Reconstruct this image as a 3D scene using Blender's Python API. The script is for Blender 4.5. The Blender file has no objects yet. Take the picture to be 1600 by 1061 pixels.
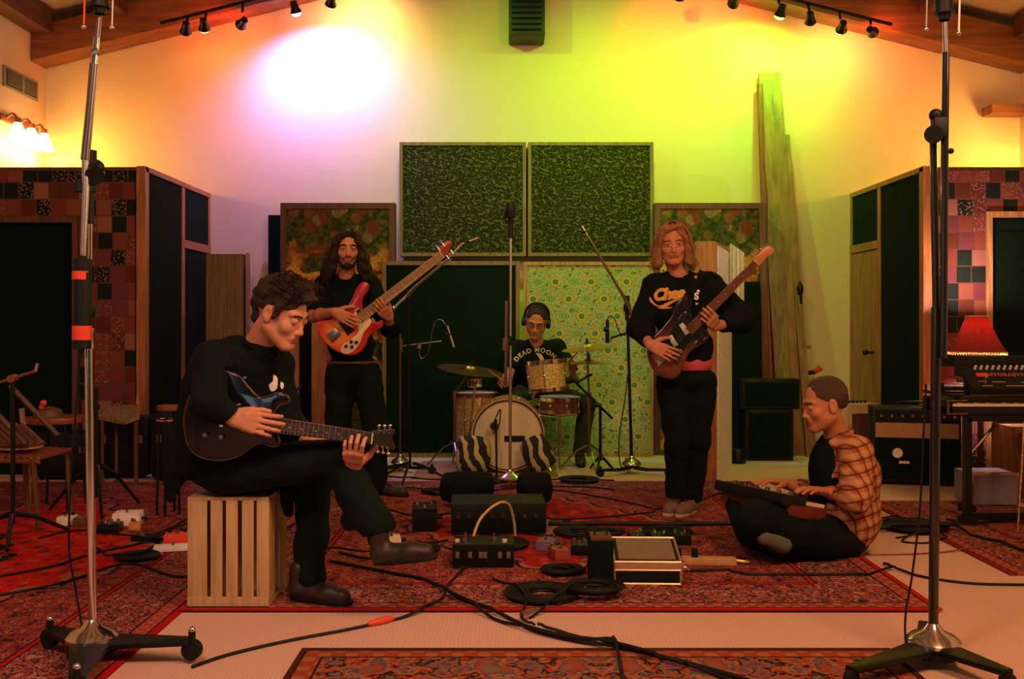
import bpy, bmesh, math, random
import numpy as np
from mathutils import Vector, Matrix, Euler, Quaternion
from mathutils.bvhtree import BVHTree
random.seed(7)
SC = bpy.context.scene
COL = SC.collection
F = 1556.0; HZ = 504.0; H = 1.17          # focal length in pixels, horizon row, eye height
V = Vector
def P(px, py, Y): return V(((px-800)/F*Y, Y, H-(py-HZ)/F*Y))
def G(px, py, z=0.0):
    Y = F*(H-z)/(py-HZ)
    return P(px, py, Y)
# ---------------------------------------------------------------- camera, world, exposure, lights
cam = bpy.data.cameras.new('camera'); cam_o = bpy.data.objects.new('camera', cam); COL.objects.link(cam_o)
cam.sensor_width = 36; cam.lens = 36*F/1600; cam.shift_y = -(530.5-HZ)/1600
cam_o.location = (0, 0, H); cam_o.rotation_euler = (math.pi/2, 0, 0); cam.clip_end = 100; cam.clip_start = .05
cam.dof.use_dof = False
SC.camera = cam_o
SC.view_settings.view_transform = 'Standard'; SC.view_settings.look = 'None'
SC.view_settings.exposure = 0.0; SC.view_settings.gamma = 1.0; SC.view_settings.use_curve_mapping = False
wd = bpy.data.worlds.new('world'); SC.world = wd; wd.use_nodes = True
wd.node_tree.nodes['Background'].inputs[0].default_value = (.35, 1.0, .62, 1)
wd.node_tree.nodes['Background'].inputs[1].default_value = 0.022
SC.cycles.max_bounces = 6
def light(kind, loc, col, power, size=.1, target=None, angle=None, blend=.6, name='light', sy=None, spread=None):
    L = bpy.data.lights.new(name, kind); L.energy = power; L.color = col
    if kind == 'AREA':
        L.size = size
        if sy: L.shape = 'RECTANGLE'; L.size_y = sy
        if spread: L.spread = spread
    else: L.shadow_soft_size = size
    if angle: L.spot_size = angle; L.spot_blend = blend
    o = bpy.data.objects.new(name, L); COL.objects.link(o); o.location = loc
    if target is not None:
        o.rotation_euler = (V(target)-V(loc)).to_track_quat('-Z', 'Y').to_euler()
    return o
# ceiling lamps of the near half of the room (out of frame), and two added lights
light('AREA', (1.9, 1.5, 3.9), (1.0, .43, .17), 122, 1.0, (1.7, 4.8, .2), name='ceiling_lamp_warm')
light('AREA', (-1.0, .9, 3.6), (1.0, .46, .33), 84, .8, (-1.0, 4.2, .0), name='ceiling_lamp_left')
light('AREA', (2.2, 2.3, 2.4), (1.0, .6, .42), 3.5, .25, (-.9, 4.0, .8), name='ceiling_lamp_key', spread=math.radians(60))
light('SPOT', (1.9, 5.4, 4.05), (.6, .9, .16), 120, .08, (.9, 8.4, 1.3), math.radians(62), 1.0, name='added_spot_green')  # unseen spot, added to throw green light onto the baffle fronts
light('SPOT', (-.6, 5.2, 4.2), (1.0, .6, .2), 120, .08, (-.3, 7.8, .6), math.radians(55), 1.0, name='ceiling_spot_amber')
light('AREA', (-2.3, -.6, 1.75), (.75, .88, 1.0), 6, .35, (-1.2, 4, 1.0), name='added_strip_cool', sy=1.5)  # unseen strip behind the camera, added for cool highlights on chrome and black guitar
# ---------------------------------------------------------------- helpers
ORG = {}
def origin(o): return ORG.get(o.name, V((0, 0, 0))) if o else V((0, 0, 0))
def tag(o, label=None, cat=None, group=None, kind=None):
    if label: o['label'] = label
    if cat: o['category'] = cat
    if group: o['group'] = group
    if kind: o['kind'] = kind
    return o
def root(name, label, cat, loc=(0, 0, 0), group=None):
    o = bpy.data.objects.new(name, None); COL.objects.link(o); o.location = loc
    o.empty_display_size = .05
    ORG[o.name] = V(loc); return tag(o, label, cat, group)
def link_mesh(name, me, mats, parent=None, loc=None, angle=.7):
    """me in world coordinates; the object sits at its parent's origin (or at loc)"""
    for m in (mats if isinstance(mats, (list, tuple)) else [mats]): me.materials.append(m)
    o = bpy.data.objects.new(name, me); COL.objects.link(o)
    if parent is not None:
        o.parent = parent; off = origin(parent); ORG[o.name] = off
    else:
        off = V(loc) if loc is not None else V((0, 0, 0)); o.location = off; ORG[o.name] = off
    if off.length: me.transform(Matrix.Translation(-off))
    if angle is not None:
        me.polygons.foreach_set('use_smooth', [True]*len(me.polygons)); me.set_sharp_from_angle(angle=angle)
    me.update(); return o
def basis(d, up=V((0, 0, 1))):
    d = V(d).normalized()
    if abs(d.dot(up)) > .98: up = V((0, 1, 0))
    x = up.cross(d).normalized(); y = d.cross(x)
    return Matrix((x, y, d)).transposed()
class MB:
    def __init__(s): s.bm = bmesh.new()
    def _m(s, faces, m):
        for f in faces: f.material_index = m
    def box(s, c, size, rot=None, m=0, bev=0):
        M = Matrix.Translation(V(c))
        if rot is not None: M = M @ (rot.to_4x4() if isinstance(rot, Matrix) else Euler(rot).to_matrix().to_4x4())
        t = bmesh.new(); bmesh.ops.create_cube(t, size=1, matrix=Matrix.Diagonal((*size, 1)))
        if bev: bmesh.ops.bevel(t, geom=list(t.edges), offset=bev, segments=2, affect='EDGES', profile=.6)
        s._merge(t, M, m); return s
    def _merge(s, t, M, m):
        mp = {}
        for v in t.verts: mp[v] = s.bm.verts.new(M @ v.co)
        for f in t.faces:
            try: g = s.bm.faces.new([mp[v] for v in f.verts]); g.material_index = m
            except ValueError: pass
        t.free()
    def bx(s, a, b, m=0, bev=0):
        a, b = V(a), V(b)
        return s.box((a+b)/2, [abs(b[i]-a[i]) for i in range(3)], m=m, bev=bev)
    def cyl(s, p, q, r, r2=None, seg=16, m=0):
        return s.lathe([(0, 0), (r, 0), (r if r2 is None else r2, (V(q)-V(p)).length), (0, (V(q)-V(p)).length)], p, V(q)-V(p), seg, m)
    def lathe(s, prof, o, axis=(0, 0, 1), seg=24, m=0, sx=1, sy=1):
        B = basis(axis); o = V(o); rings = []
        for r, z in prof:
            if r < 1e-6: rings.append([s.bm.verts.new(o+B @ V((0, 0, z)))])
            else: rings.append([s.bm.verts.new(o+B @ V((r*sx*math.cos(2*math.pi*i/seg), r*sy*math.sin(2*math.pi*i/seg), z))) for i in range(seg)])
        for a, b in zip(rings, rings[1:]):
            for i in range(seg):
                j = (i+1) % seg
                if len(a) == 1 and len(b) == 1: continue
                if len(a) == 1: vs = [a[0], b[j], b[i]]
                elif len(b) == 1: vs = [a[i], a[j], b[0]]
                else: vs = [a[i], a[j], b[j], b[i]]
                try: s.bm.faces.new(vs).material_index = m
                except ValueError: pass
        return s
    def tube(s, pts, r, seg=8, m=0, caps=True):
        pts = [V(p) for p in pts]; n = len(pts)
        rr = r if isinstance(r, (list, tuple)) else [r]*n
        up = V((0, 0, 1)); rings = []; X = None
        for i, p in enumerate(pts):
            d = (pts[min(i+1, n-1)]-pts[max(i-1, 0)])
            if d.length < 1e-9: d = V((0, 0, 1))
            d.normalize()
            if X is None: X = basis(d).col[0].copy()
            X = (X-d*X.dot(d))
            if X.length < 1e-6: X = basis(d).col[0].copy()
            X.normalize(); Y = d.cross(X)
            rings.append([s.bm.verts.new(p+X*rr[i]*math.cos(2*math.pi*k/seg)+Y*rr[i]*math.sin(2*math.pi*k/seg)) for k in range(seg)])
        for a, b in zip(rings, rings[1:]):
            for k in range(seg):
                s.bm.faces.new([a[k], a[(k+1) % seg], b[(k+1) % seg], b[k]]).material_index = m
        if caps:
            s.bm.faces.new(rings[0][::-1]).material_index = m; s.bm.faces.new(rings[-1]).material_index = m
        return s
    def ball(s, c, r, seg=20, m=0, rot=None):
        r = (r, r, r) if isinstance(r, (int, float)) else r
        t = bmesh.new(); bmesh.ops.create_uvsphere(t, u_segments=seg, v_segments=seg//2+2, radius=1)
        M = Matrix.Translation(V(c))
        if rot is not None: M = M @ rot.to_4x4()
        s._merge(t, M @ Matrix.Diagonal((*r, 1)), m); return s
    def prism(s, pts, vec, m=0, bev=0, seg=2, side=None):
        t = bmesh.new(); vs = [t.verts.new(V(p)) for p in pts]
        f = t.faces.new(vs); e = bmesh.ops.extrude_face_region(t, geom=[f])
        bmesh.ops.translate(t, vec=V(vec), verts=[v for v in e['geom'] if isinstance(v, bmesh.types.BMVert)])
        bmesh.ops.recalc_face_normals(t, faces=t.faces[:])
        if bev:
            d = V(vec).normalized()
            ed = [x for x in t.edges if abs((x.verts[0].co-x.verts[1].co).normalized().dot(d)) < .5]
            bmesh.ops.bevel(t, geom=ed, offset=bev, segments=seg, affect='EDGES', profile=.5, clamp_overlap=True)
        s._merge(t, Matrix.Identity(4), m); return s
    def build(s, name, mats, parent=None, loc=None, angle=.7, label=None):
        bmesh.ops.recalc_face_normals(s.bm, faces=s.bm.faces[:])
        me = bpy.data.meshes.new(name); s.bm.to_mesh(me); s.bm.free()
        o = link_mesh(name, me, mats, parent, loc, angle)
        if label: o['label'] = label
        return o
def spline(pts, n=8, closed=False):
    pts = [V(p) for p in pts]; N = len(pts); out = []
    R = range(N if closed else N-1)
    for i in R:
        if closed: a, b, c, d = pts[i-1], pts[i], pts[(i+1) % N], pts[(i+2) % N]
        else: a, b, c, d = pts[max(i-1, 0)], pts[i], pts[i+1], pts[min(i+2, N-1)]
        for k in range(n):
            t = k/n
            out.append(.5*((2*b)+(c-a)*t+(2*a-5*b+4*c-d)*t*t+(3*b-a-3*c+d)*t**3))
    if not closed: out.append(pts[-1])
    return out
# ---------------------------------------------------------------- material helpers
class NT:
    def __init__(s, name):
        s.mat = bpy.data.materials.new(name); s.mat.use_nodes = True
        s.t = s.mat.node_tree; s.n = s.t.nodes; s.b = s.n['Principled BSDF']
    def put(s, sock, v):
        if v is None: return
        if isinstance(v, (int, float)): sock.default_value = v
        elif isinstance(v, (tuple, list)): sock.default_value = (*v, 1) if (len(v) == 3 and len(sock.default_value) == 4) else v
        else: s.t.links.new(v, sock)
    def m(s, op, a, b=None, c=None):
        n = s.n.new('ShaderNodeMath'); n.operation = op
        for i, v in enumerate((a, b, c)): s.put(n.inputs[i], v)
        return n.outputs[0]
    def xyz(s, world=False):
        tc = s.n.new('ShaderNodeTexCoord'); sp = s.n.new('ShaderNodeSeparateXYZ')
        s.vec = tc.outputs['Object']; s.t.links.new(s.vec, sp.inputs[0])
        return sp.outputs
    def comb(s, x, y, z=0.0):
        n = s.n.new('ShaderNodeCombineXYZ')
        for i, v in enumerate((x, y, z)): s.put(n.inputs[i], v)
        return n.outputs[0]
    def noise(s, vec, sc, det=2, rough=.5, color=False):
        n = s.n.new('ShaderNodeTexNoise'); n.inputs['Scale'].default_value = sc; n.inputs['Detail'].default_value = det
        n.inputs['Roughness'].default_value = rough
        if vec is not None: s.t.links.new(vec, n.inputs['Vector'])
        return n.outputs[1 if color else 0]
    def voro(s, vec, sc, out='Distance', feature='F1', rnd=1):
        n = s.n.new('ShaderNodeTexVoronoi'); n.feature = feature; n.inputs['Scale'].default_value = sc; n.inputs['Randomness'].default_value = rnd
        if vec is not None: s.t.links.new(vec, n.inputs['Vector'])
        return n.outputs[out]
    def white(s, vec):
        n = s.n.new('ShaderNodeTexWhiteNoise'); n.noise_dimensions = '3D'; s.t.links.new(vec, n.inputs['Vector']); return n.outputs[0]
    def ramp(s, f, stops, const=False):
        n = s.n.new('ShaderNodeValToRGB'); r = n.color_ramp; r.interpolation = 'CONSTANT' if const else 'LINEAR'
        while len(r.elements) > 1: r.elements.remove(r.elements[-1])
        r.elements[0].position = stops[0][0]; r.elements[0].color = (*stops[0][1], 1)
        for p, c in stops[1:]: e = r.elements.new(p); e.color = (*c, 1)
        s.put(n.inputs[0], f); return n.outputs[0]
    def mix(s, f, a, b, mode='MIX'):
        n = s.n.new('ShaderNodeMix'); n.data_type = 'RGBA'; n.blend_type = mode
        s.put(n.inputs[0], f); s.put(n.inputs[6], a); s.put(n.inputs[7], b); return n.outputs[2]
    def bump(s, h, strength=.3, dist=.01):
        n = s.n.new('ShaderNodeBump'); n.inputs['Strength'].default_value = strength; n.inputs['Distance'].default_value = dist
        s.t.links.new(h, n.inputs['Height']); s.t.links.new(n.outputs[0], s.b.inputs['Normal'])
    def fin(s, col=None, rough=.8, metal=0, spec=None):
        s.put(s.b.inputs['Base Color'], col); s.put(s.b.inputs['Roughness'], rough); s.put(s.b.inputs['Metallic'], metal)
        if spec is not None: s.b.inputs['Specular IOR Level'].default_value = spec
        return s.mat
def mat(name, col, rough=.6, metal=0, var=.25, vs=30, bump=0, bs=200, emis=None, es=1, spec=None, trans=0, coat=0):
    t = NT(name); x = t.xyz()
    c = col
    if var:
        nz = t.noise(t.vec, vs, 3)
        c = t.mix(nz, tuple(v*(1-var) for v in col), tuple(min(1, v*(1+var)) for v in col))
    if bump: t.bump(t.noise(t.vec, bs, 3), bump, .005)
    t.fin(c, rough, metal, spec)
    if emis: t.b.inputs['Emission Color'].default_value = (*emis, 1); t.b.inputs['Emission Strength'].default_value = es
    if trans: t.b.inputs['Transmission Weight'].default_value = trans
    if coat: t.b.inputs['Coat Weight'].default_value = coat
    return t.mat
def wood(name, col, rough=.5, axis=2, scale=14, contrast=.4):
    t = NT(name); x = t.xyz()
    k = [x[0], x[1], x[2]]
    k[axis] = t.m('MULTIPLY', k[axis], .08)
    v = t.comb(*k); n = t.noise(v, scale*3, 4, .6)
    c = t.ramp(n, [(.3, tuple(a*(1-contrast) for a in col)), (.7, tuple(min(1, a*(1+contrast)) for a in col))])
    t.bump(n, .15, .003); return t.fin(c, rough)
M = {}
M['black_cloth'] = mat('black_cloth', (.003, .009, .006), .95, var=.3, vs=40, bump=.4, bs=350, spec=.15)
M['black_metal'] = mat('black_metal', (.004, .009, .007), .4, .2, var=.2, spec=.35)
M['black_plastic'] = mat('black_plastic', (.004, .009, .007), .5, var=.2, spec=.3)
M['black_gloss'] = mat('black_gloss', (.012, .014, .015), .18, var=.1, coat=.6)
M['rubber'] = mat('rubber', (.004, .007, .005), .6, var=.2, spec=.3)
M['chrome'] = mat('chrome', (.75, .75, .76), .16, 1, var=.05)
M['brushed'] = mat('brushed_steel', (.6, .6, .6), .34, 1, var=.15, vs=60)
M['dark_chrome'] = mat('dark_chrome', (.32, .3, .28), .28, 1, var=.1)
M['red'] = mat('red_plastic', (.75, .07, .03), .5)
M['white'] = mat('white_plastic', (.85, .85, .8), .45, var=.08)
M['cream'] = mat('cream', (.75, .66, .42), .5, var=.1)
M['brass'] = mat('brass', (.85, .58, .2), .28, 1, var=.15)
M['gold'] = mat('gold_braid', (.75, .6, .25), .4, .4)
M['tan_wood'] = wood('tan_wood', (.42, .24, .09))
M['dark_wood'] = wood('dark_wood', (.11, .05, .02))
M['red_wood'] = wood('red_wood', (.22, .07, .025), .4)
M['beam_wood'] = wood('beam_wood', (.24, .085, .028), .5, 0, 6, .45)
M['beam_wood_y'] = wood('beam_wood_lengthwise', (.12, .05, .02), .55, 1, 6, .4)
M['orange_wood'] = wood('orange_wood', (.36, .15, .045))
M['olive_wood'] = wood('olive_wood', (.2, .14, .05))
M['crate_wood'] = wood('crate_wood', (.48, .34, .15), .6, 2, 10, .22)
M['plank_wood'] = wood('plank_wood', (.27, .155, .075), .75, 2, 8, .35)
M['dark_fabric'] = mat('dark_acoustic_fabric', (.004, .013, .006), .95, var=.4, vs=60, bump=.4, bs=300, spec=.1)
M['blue_fabric'] = mat('blue_black_acoustic_fabric', (.004, .014, .007), .95, var=.4, vs=50, bump=.4, bs=300, spec=.1)
M['green_led'] = mat('green_led', (0, .8, .1), .4, emis=(.05, 1, .2), es=6, var=0)
M['red_led'] = mat('red_led', (1, .05, .05), .4, emis=(1, .05, .08), es=4, var=0)
M['glass_glow'] = mat('frosted_glass_glow', (1, .9, .75), .5, emis=(1, .62, .25), es=9, var=0)
# wall paint
t = NT('wall_paint'); x = t.xyz(); t.bump(t.noise(t.vec, 90, 4), .25, .004)
M['wall'] = t.fin(t.mix(t.noise(t.vec, 1.5, 3), (.70, .61, .39), (.75, .66, .43)), .9, 0, .2)
# carpet
t = NT('carpet'); x = t.xyz()
w = t.m('SINE', t.m('MULTIPLY', t.m('ADD', x[0], t.m('MULTIPLY', t.noise(t.vec, 12), .03)), 420))
nz = t.noise(t.vec, 260, 2)
hh = t.m('ADD', t.m('MULTIPLY', w, .13), nz); t.bump(hh, .5, .005)
c = t.mix(t.m('MULTIPLY', hh, .8), (.5, .34, .27), (.8, .58, .48))
M['carpet'] = t.fin(t.mix(t.m('MULTIPLY', t.noise(t.vec, 2.2, 3), .5), c, (.6, .44, .33)), .98, 0, .1)
# quilt
def quilt(name, axis):
    t = NT(name); x = t.xyz(); u = t.m('ADD', x[axis], 40.0); v = t.m('ADD', x[2], 40.0)
    row = t.m('FLOOR', t.m('DIVIDE', v, .128))
    uu = t.m('ADD', t.m('DIVIDE', u, .115), t.m('MULTIPLY', t.white(t.comb(3.0, row, 1.0)), .35))
    cell = t.m('FLOOR', uu); fu = t.m('FRACT', uu); fv = t.m('FRACT', t.m('DIVIDE', v, .128))
    r = t.white(t.comb(cell, row, 7.0)); r2 = t.white(t.comb(cell, row, 2.0))
    base = t.ramp(r, [(0, (.012, .022, .016)), (.27, (.11, .035, .02)), (.4, (.19, .06, .035)), (.55, (.15, .045, .05)), (.68, (.23, .085, .05)), (.8, (.17, .05, .03)), (.9, (.27, .13, .09))], True)
    flo = t.voro(t.vec, 60)
    base = t.mix(t.m('MULTIPLY', t.m('GREATER_THAN', r2, .7), t.m('LESS_THAN', flo, .35)), base, (.3, .16, .13))
    e = t.m('MINIMUM', t.m('MINIMUM', fu, t.m('SUBTRACT', 1, fu)), t.m('MINIMUM', fv, t.m('SUBTRACT', 1, fv)))
    base = t.mix(t.m('LESS_THAN', e, .03), base, (.12, .06, .04))
    puff = t.m('SMOOTH_MIN', e, .25, .2); t.bump(t.m('ADD', puff, t.m('MULTIPLY', t.noise(t.vec, 40), .3)), .5, .02)
    return t.fin(base, .9, 0, .1)
M['quilt'] = quilt('patchwork_quilt', 0)
# leopard cloth
t = NT('leopard_cloth'); x = t.xyz()
wv = t.mix(.6, t.vec, t.noise(t.vec, 14, 2, color=True)); sv = t.comb(t.m('ADD', t.m('MULTIPLY', x[0], .55), t.m('MULTIPLY', x[2], .3)), x[1], x[2])
dd = t.m('ADD', t.voro(sv, 50), t.m('MULTIPLY', t.noise(t.vec, 45), .45))
M['leopard'] = t.fin(t.ramp(dd, [(.0, (.07, .065, .02)), (.42, (.09, .085, .025)), (.56, (.016, .022, .009)), (.8, (.015, .02, .009)), (.9, (.11, .1, .035))]), .95, 0, .1)
# floral cloth : dark foliage at the top, glowing sunflower colours lower down
t = NT('floral_cloth'); x = t.xyz()
d = t.voro(t.vec, 9, 'Distance'); cc = t.voro(t.vec, 9, 'Color'); sp = t.n.new('ShaderNodeSeparateColor'); t.t.links.new(cc, sp.inputs[0])
fl = t.noise(t.vec, 22, 4, .7)
leaf = t.ramp(fl, [(.35, (.012, .025, .01)), (.5, (.05, .07, .02)), (.62, (.13, .1, .03)), (.75, (.22, .1, .03))])
petal = t.ramp(sp.outputs[1], [(0, (.3, .05, .03)), (.35, (.4, .12, .05)), (.6, (.55, .33, .07)), (.85, (.35, .25, .12))], True)
petal = t.mix(t.m('MULTIPLY', fl, 1.1), petal, (.06, .04, .02))
base = t.mix(t.m('MULTIPLY', t.m('LESS_THAN', t.m('ADD', d, t.m('MULTIPLY', fl, .6)), .78), t.m('GREATER_THAN', sp.outputs[0], .35)), leaf, petal)
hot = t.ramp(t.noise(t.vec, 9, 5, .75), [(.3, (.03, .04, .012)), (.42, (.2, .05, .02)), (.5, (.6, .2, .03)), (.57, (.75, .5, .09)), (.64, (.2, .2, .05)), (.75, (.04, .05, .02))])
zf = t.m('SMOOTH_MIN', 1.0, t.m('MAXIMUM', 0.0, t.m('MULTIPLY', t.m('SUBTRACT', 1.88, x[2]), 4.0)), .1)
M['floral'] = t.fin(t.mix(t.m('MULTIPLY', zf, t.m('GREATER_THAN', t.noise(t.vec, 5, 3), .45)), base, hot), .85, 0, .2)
# peacock cloth
t = NT('peacock_cloth'); x = t.xyz(); u = t.m('ADD', x[0], 20.0); v = t.m('ADD', x[2], 20.0)
v1 = t.m('DIVIDE', v, .15); row = t.m('FLOOR', v1); u1 = t.m('ADD', t.m('DIVIDE', u, .31), t.m('MULTIPLY', row, .37)); cell = t.m('FLOOR', u1)
du = t.m('MULTIPLY', t.m('SUBTRACT', t.m('FRACT', u1), .5), .31); dv = t.m('MULTIPLY', t.m('SUBTRACT', t.m('FRACT', v1), .5), .15)
rr = t.m('SQRT', t.m('ADD', t.m('MULTIPLY', du, du), t.m('MULTIPLY', t.m('MULTIPLY', dv, dv), 1.3)))
eye = t.ramp(t.m('MULTIPLY', rr, 10), [(0, (.05, .28, .22)), (.2, (.02, .12, .09)), (.25, (.5, .45, .3)), (.31, (.6, .42, .05)), (.47, (.2, .12, .03)), (.5, (.4, .45, .2))], True)
u2 = t.m('ADD', u1, .5); du2 = t.m('MULTIPLY', t.m('SUBTRACT', t.m('FRACT', u2), .5), .31)
r2 = t.m('SQRT', t.m('ADD', t.m('MULTIPLY', du2, du2), t.m('MULTIPLY', t.m('MULTIPLY', dv, dv), 2.2)))
leaf = t.ramp(t.m('MULTIPLY', r2, 10), [(0, (.3, .45, .18)), (.16, (.06, .2, .06)), (.24, (.35, .5, .25)), (.36, (.07, .22, .07)), (.44, (.5, .55, .4))], True)
gn = t.noise(t.vec, 38, 3, .6)
ground = t.ramp(gn, [(.3, (.08, .2, .06)), (.4, (.36, .42, .22)), (.47, (.5, .52, .38)), (.53, (.12, .26, .08)), (.58, (.42, .46, .28)), (.64, (.5, .42, .08)), (.7, (.1, .2, .06))], True)
b = t.mix(t.m('LESS_THAN', r2, .052), ground, leaf); b = t.mix(t.m('LESS_THAN', t.m('ADD', rr, t.m('MULTIPLY', gn, .01)), .056), b, eye)
M['peacock'] = t.fin(b, .9, 0, .15)
# speckled white cloth on the edge-on baffle
t = NT('speckled_cloth'); x = t.xyz()
M['speckle'] = t.fin(t.ramp(t.noise(t.vec, 45, 4, .7), [(.34, (.3, .28, .4)), (.42, (.8, .78, .86)), (.58, (.88, .86, .9)), (.68, (.4, .38, .48))]), .9, 0, .15)
# rugs
def rug(name, hx, hy, field, border, line, motif, medal=None, sc=1.0):
    t = NT(name); x = t.xyz()
    au = t.m('ABSOLUTE', x[0]); av = t.m('ABSOLUTE', x[1])
    wob = t.m('MULTIPLY', t.m('SUBTRACT', t.noise(t.vec, 35, 2), .5), .02)
    e = t.m('ADD', t.m('MINIMUM', t.m('SUBTRACT', hx, au), t.m('SUBTRACT', hy, av)), t.m('MULTIPLY', wob, .4))
    # motif lattice
    s1 = t.m('SINE', t.m('MULTIPLY', t.m('ADD', au, wob), 26*sc)); s2 = t.m('SINE', t.m('MULTIPLY', t.m('ADD', av, wob), 26*sc))
    s3 = t.m('SINE', t.m('MULTIPLY', t.m('ADD', au, av), 44*sc)); s4 = t.m('SINE', t.m('MULTIPLY', t.m('SUBTRACT', au, av), 44*sc))
    lat = t.m('ADD', t.m('MULTIPLY', s1, s2), t.m('MULTIPLY', t.m('MULTIPLY', s3, s4), .7))
    sv = t.comb(au, av, 0.0)
    lat = t.m('ADD', t.m('MULTIPLY', lat, .8), t.m('MULTIPLY', t.m('SUBTRACT', t.noise(sv, 9*sc, 4, .68), .5), 8))
    pat = t.m('ADD', t.m('MULTIPLY', lat, .2), .48)
    fld = t.ramp(pat, [(0, motif[0]), (.2, field), (.3, motif[1]), (.38, field), (.47, motif[2]), (.52, motif[0]), (.57, field), (.68, motif[3]), (.74, motif[1]), (.82, field)], True)
    brd = t.ramp(pat, [(0, motif[3]), (.18, border), (.3, motif[1]), (.38, motif[2]), (.45, border), (.53, motif[0]), (.6, motif[3]), (.68, border), (.78, motif[1])], True)
    if medal:
        q = t.m('ADD', t.m('DIVIDE', au, medal[0]), t.m('DIVIDE', av, medal[1]))
        q = t.m('ADD', q, t.m('MULTIPLY', t.m('SINE', t.m('MULTIPLY', t.m('SUBTRACT', au, av), 18)), .04))
        inner = t.ramp(q, [(0, motif[3]), (.22, motif[0]), (.3, medal[2]), (.7, medal[2]), (.92, motif[2]), (.97, motif[0])], True)
        mix2 = t.mix(t.m('MULTIPLY', t.m('GREATER_THAN', pat, .66), .8), inner, motif[2]); mix2 = t.mix(t.m('MULTIPLY', t.m('LESS_THAN', pat, .3), .8), mix2, motif[1])
        fld = t.mix(t.m('LESS_THAN', q, 1.0), fld, mix2)
    col = t.mix(t.m('LESS_THAN', e, .42), fld, motif[0])
    col = t.mix(t.m('LESS_THAN', e, .412), col, line)
    col = t.mix(t.m('LESS_THAN', e, .392), col, motif[0])
    col = t.mix(t.m('LESS_THAN', e, .385), col, brd)
    dots = t.m('GREATER_THAN', t.m('MULTIPLY', t.m('SINE', t.m('MULTIPLY', au, 90*sc)), t.m('SINE', t.m('MULTIPLY', av, 90*sc))), .15)
    col = t.mix(t.m('LESS_THAN', e, .105), col, motif[0])
    col = t.mix(t.m('LESS_THAN', e, .096), col, t.mix(dots, border, motif[2]))
    col = t.mix(t.m('LESS_THAN', e, .036), col, motif[0])
    col = t.mix(t.m('LESS_THAN', e, .028), col, line)
    fib = t.noise(t.vec, 180, 2); col = t.mix(t.m('MULTIPLY', fib, .35), col, t.mix(.5, col, (.03, .01, .01)))
    t.bump(fib, .5, .004); return t.fin(col, .97, 0, .08)
DR = (.02, .012, .018)
M['rug_main'] = rug('persian_rug_main', 1.54, 1.63, (.33, .055, .03), (.27, .055, .04), (.38, .018, .012), (DR, (.03, .035, .075), (.38, .14, .075), (.4, .24, .17)), (.85, 1.1, (.33, .022, .014)))
M['rug_left'] = rug('persian_rug_left', 1.48, 2.35, (.26, .03, .02), (.3, .055, .045), (.36, .008, .006), (DR, (.025, .03, .05), (.36, .12, .06), (.38, .2, .14)), (1.1, 1.9, (.5, .014, .008)), 1.2)
M['rug_front'] = rug('persian_rug_front', 1.06, .75, (.28, .06, .03), (.34, .06, .025), (.07, .025, .015), ((.03, .012, .01), (.08, .1, .13), (.34, .16, .07), (.16, .15, .12)), None, .75)
M['rug_right'] = rug('persian_rug_right', 1.2, 1.0, (.3, .05, .03), (.28, .05, .03), (.2, .02, .012), (DR, (.05, .04, .06), (.36, .14, .07), (.38, .2, .13)))
M['rug_back'] = rug('persian_rug_back', 1.6, .8, (.25, .04, .03), (.25, .05, .03), (.2, .02, .012), (DR, (.05, .05, .06), (.36, .16, .09), (.38, .22, .15)))
t = NT('zebra_cloth'); x = t.xyz()
z = t.m('SINE', t.m('ADD', t.m('MULTIPLY', t.m('ADD', x[0], t.m('MULTIPLY', x[2], .35)), 70), t.m('MULTIPLY', t.noise(t.vec, 6, 3), 9)))
M['zebra'] = t.fin(t.mix(t.m('GREATER_THAN', z, .35), (.01, .013, .01), (.42, .36, .16)), .9)
t = NT('plaid_flannel'); x = t.xyz()
u = t.m('ADD', t.m('ADD', x[0], t.m('MULTIPLY', x[1], .6)), t.m('MULTIPLY', x[2], .25)); v = t.m('SUBTRACT', x[2], t.m('MULTIPLY', x[0], .25))
fu = t.m('FRACT', t.m('DIVIDE', t.m('ADD', u, 9), .06)); fv = t.m('FRACT', t.m('DIVIDE', t.m('ADD', v, 9), .06))
c = t.mix(t.m('MULTIPLY', t.m('LESS_THAN', t.m('ABSOLUTE', t.m('SUBTRACT', fu, .5)), .22), .4), (.36, .11, .035), (.6, .38, .2))
c = t.mix(t.m('MULTIPLY', t.m('LESS_THAN', t.m('ABSOLUTE', t.m('SUBTRACT', fv, .5)), .2), .38), c, (.62, .42, .24))
c = t.mix(t.m('MULTIPLY', t.m('LESS_THAN', fu, .14), .8), c, (.07, .03, .02)); c = t.mix(t.m('MULTIPLY', t.m('LESS_THAN', fv, .14), .8), c, (.07, .03, .02))
t.bump(t.noise(t.vec, 14, 3), .5, .02); M['plaid'] = t.fin(c, .95, 0, .1)
# ================================================================ ROOM
def struct(mb, name, mats, angle=.5):
    o = mb.build(name, mats, angle=angle); o['kind'] = 'structure'; return o
XL, XR, YB = -4.33, 4.72, 9.25
def gz(x): return 4.63-abs(x-.1)*.25          # underside of the gable beam
struct(MB().bx((XL-.1, -1.5, -.1), (XR+.1, YB+.1, 0)), 'floor', M['carpet'])
mb = MB(); mb.prism([(XL-.1, YB, 0), (XR+.1, YB, 0), (XR+.1, YB, gz(XR)+.5), (.1, YB, gz(.1)+.5), (XL-.1, YB, gz(XL)+.5)], (0, .1, 0))
struct(mb, 'wall_back', M['wall'])
struct(MB().bx((XL-.1, -1.5, 0), (XL, YB, gz(XL)+.42)), 'wall_left', M['wall'])
struct(MB().bx((XR, -1.5, 0), (XR+.1, YB, gz(XR)+.42)), 'wall_right', M['wall'])
M['ceil'] = mat('ceiling_board', (.6, .5, .36), .9)
mb = MB()
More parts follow.
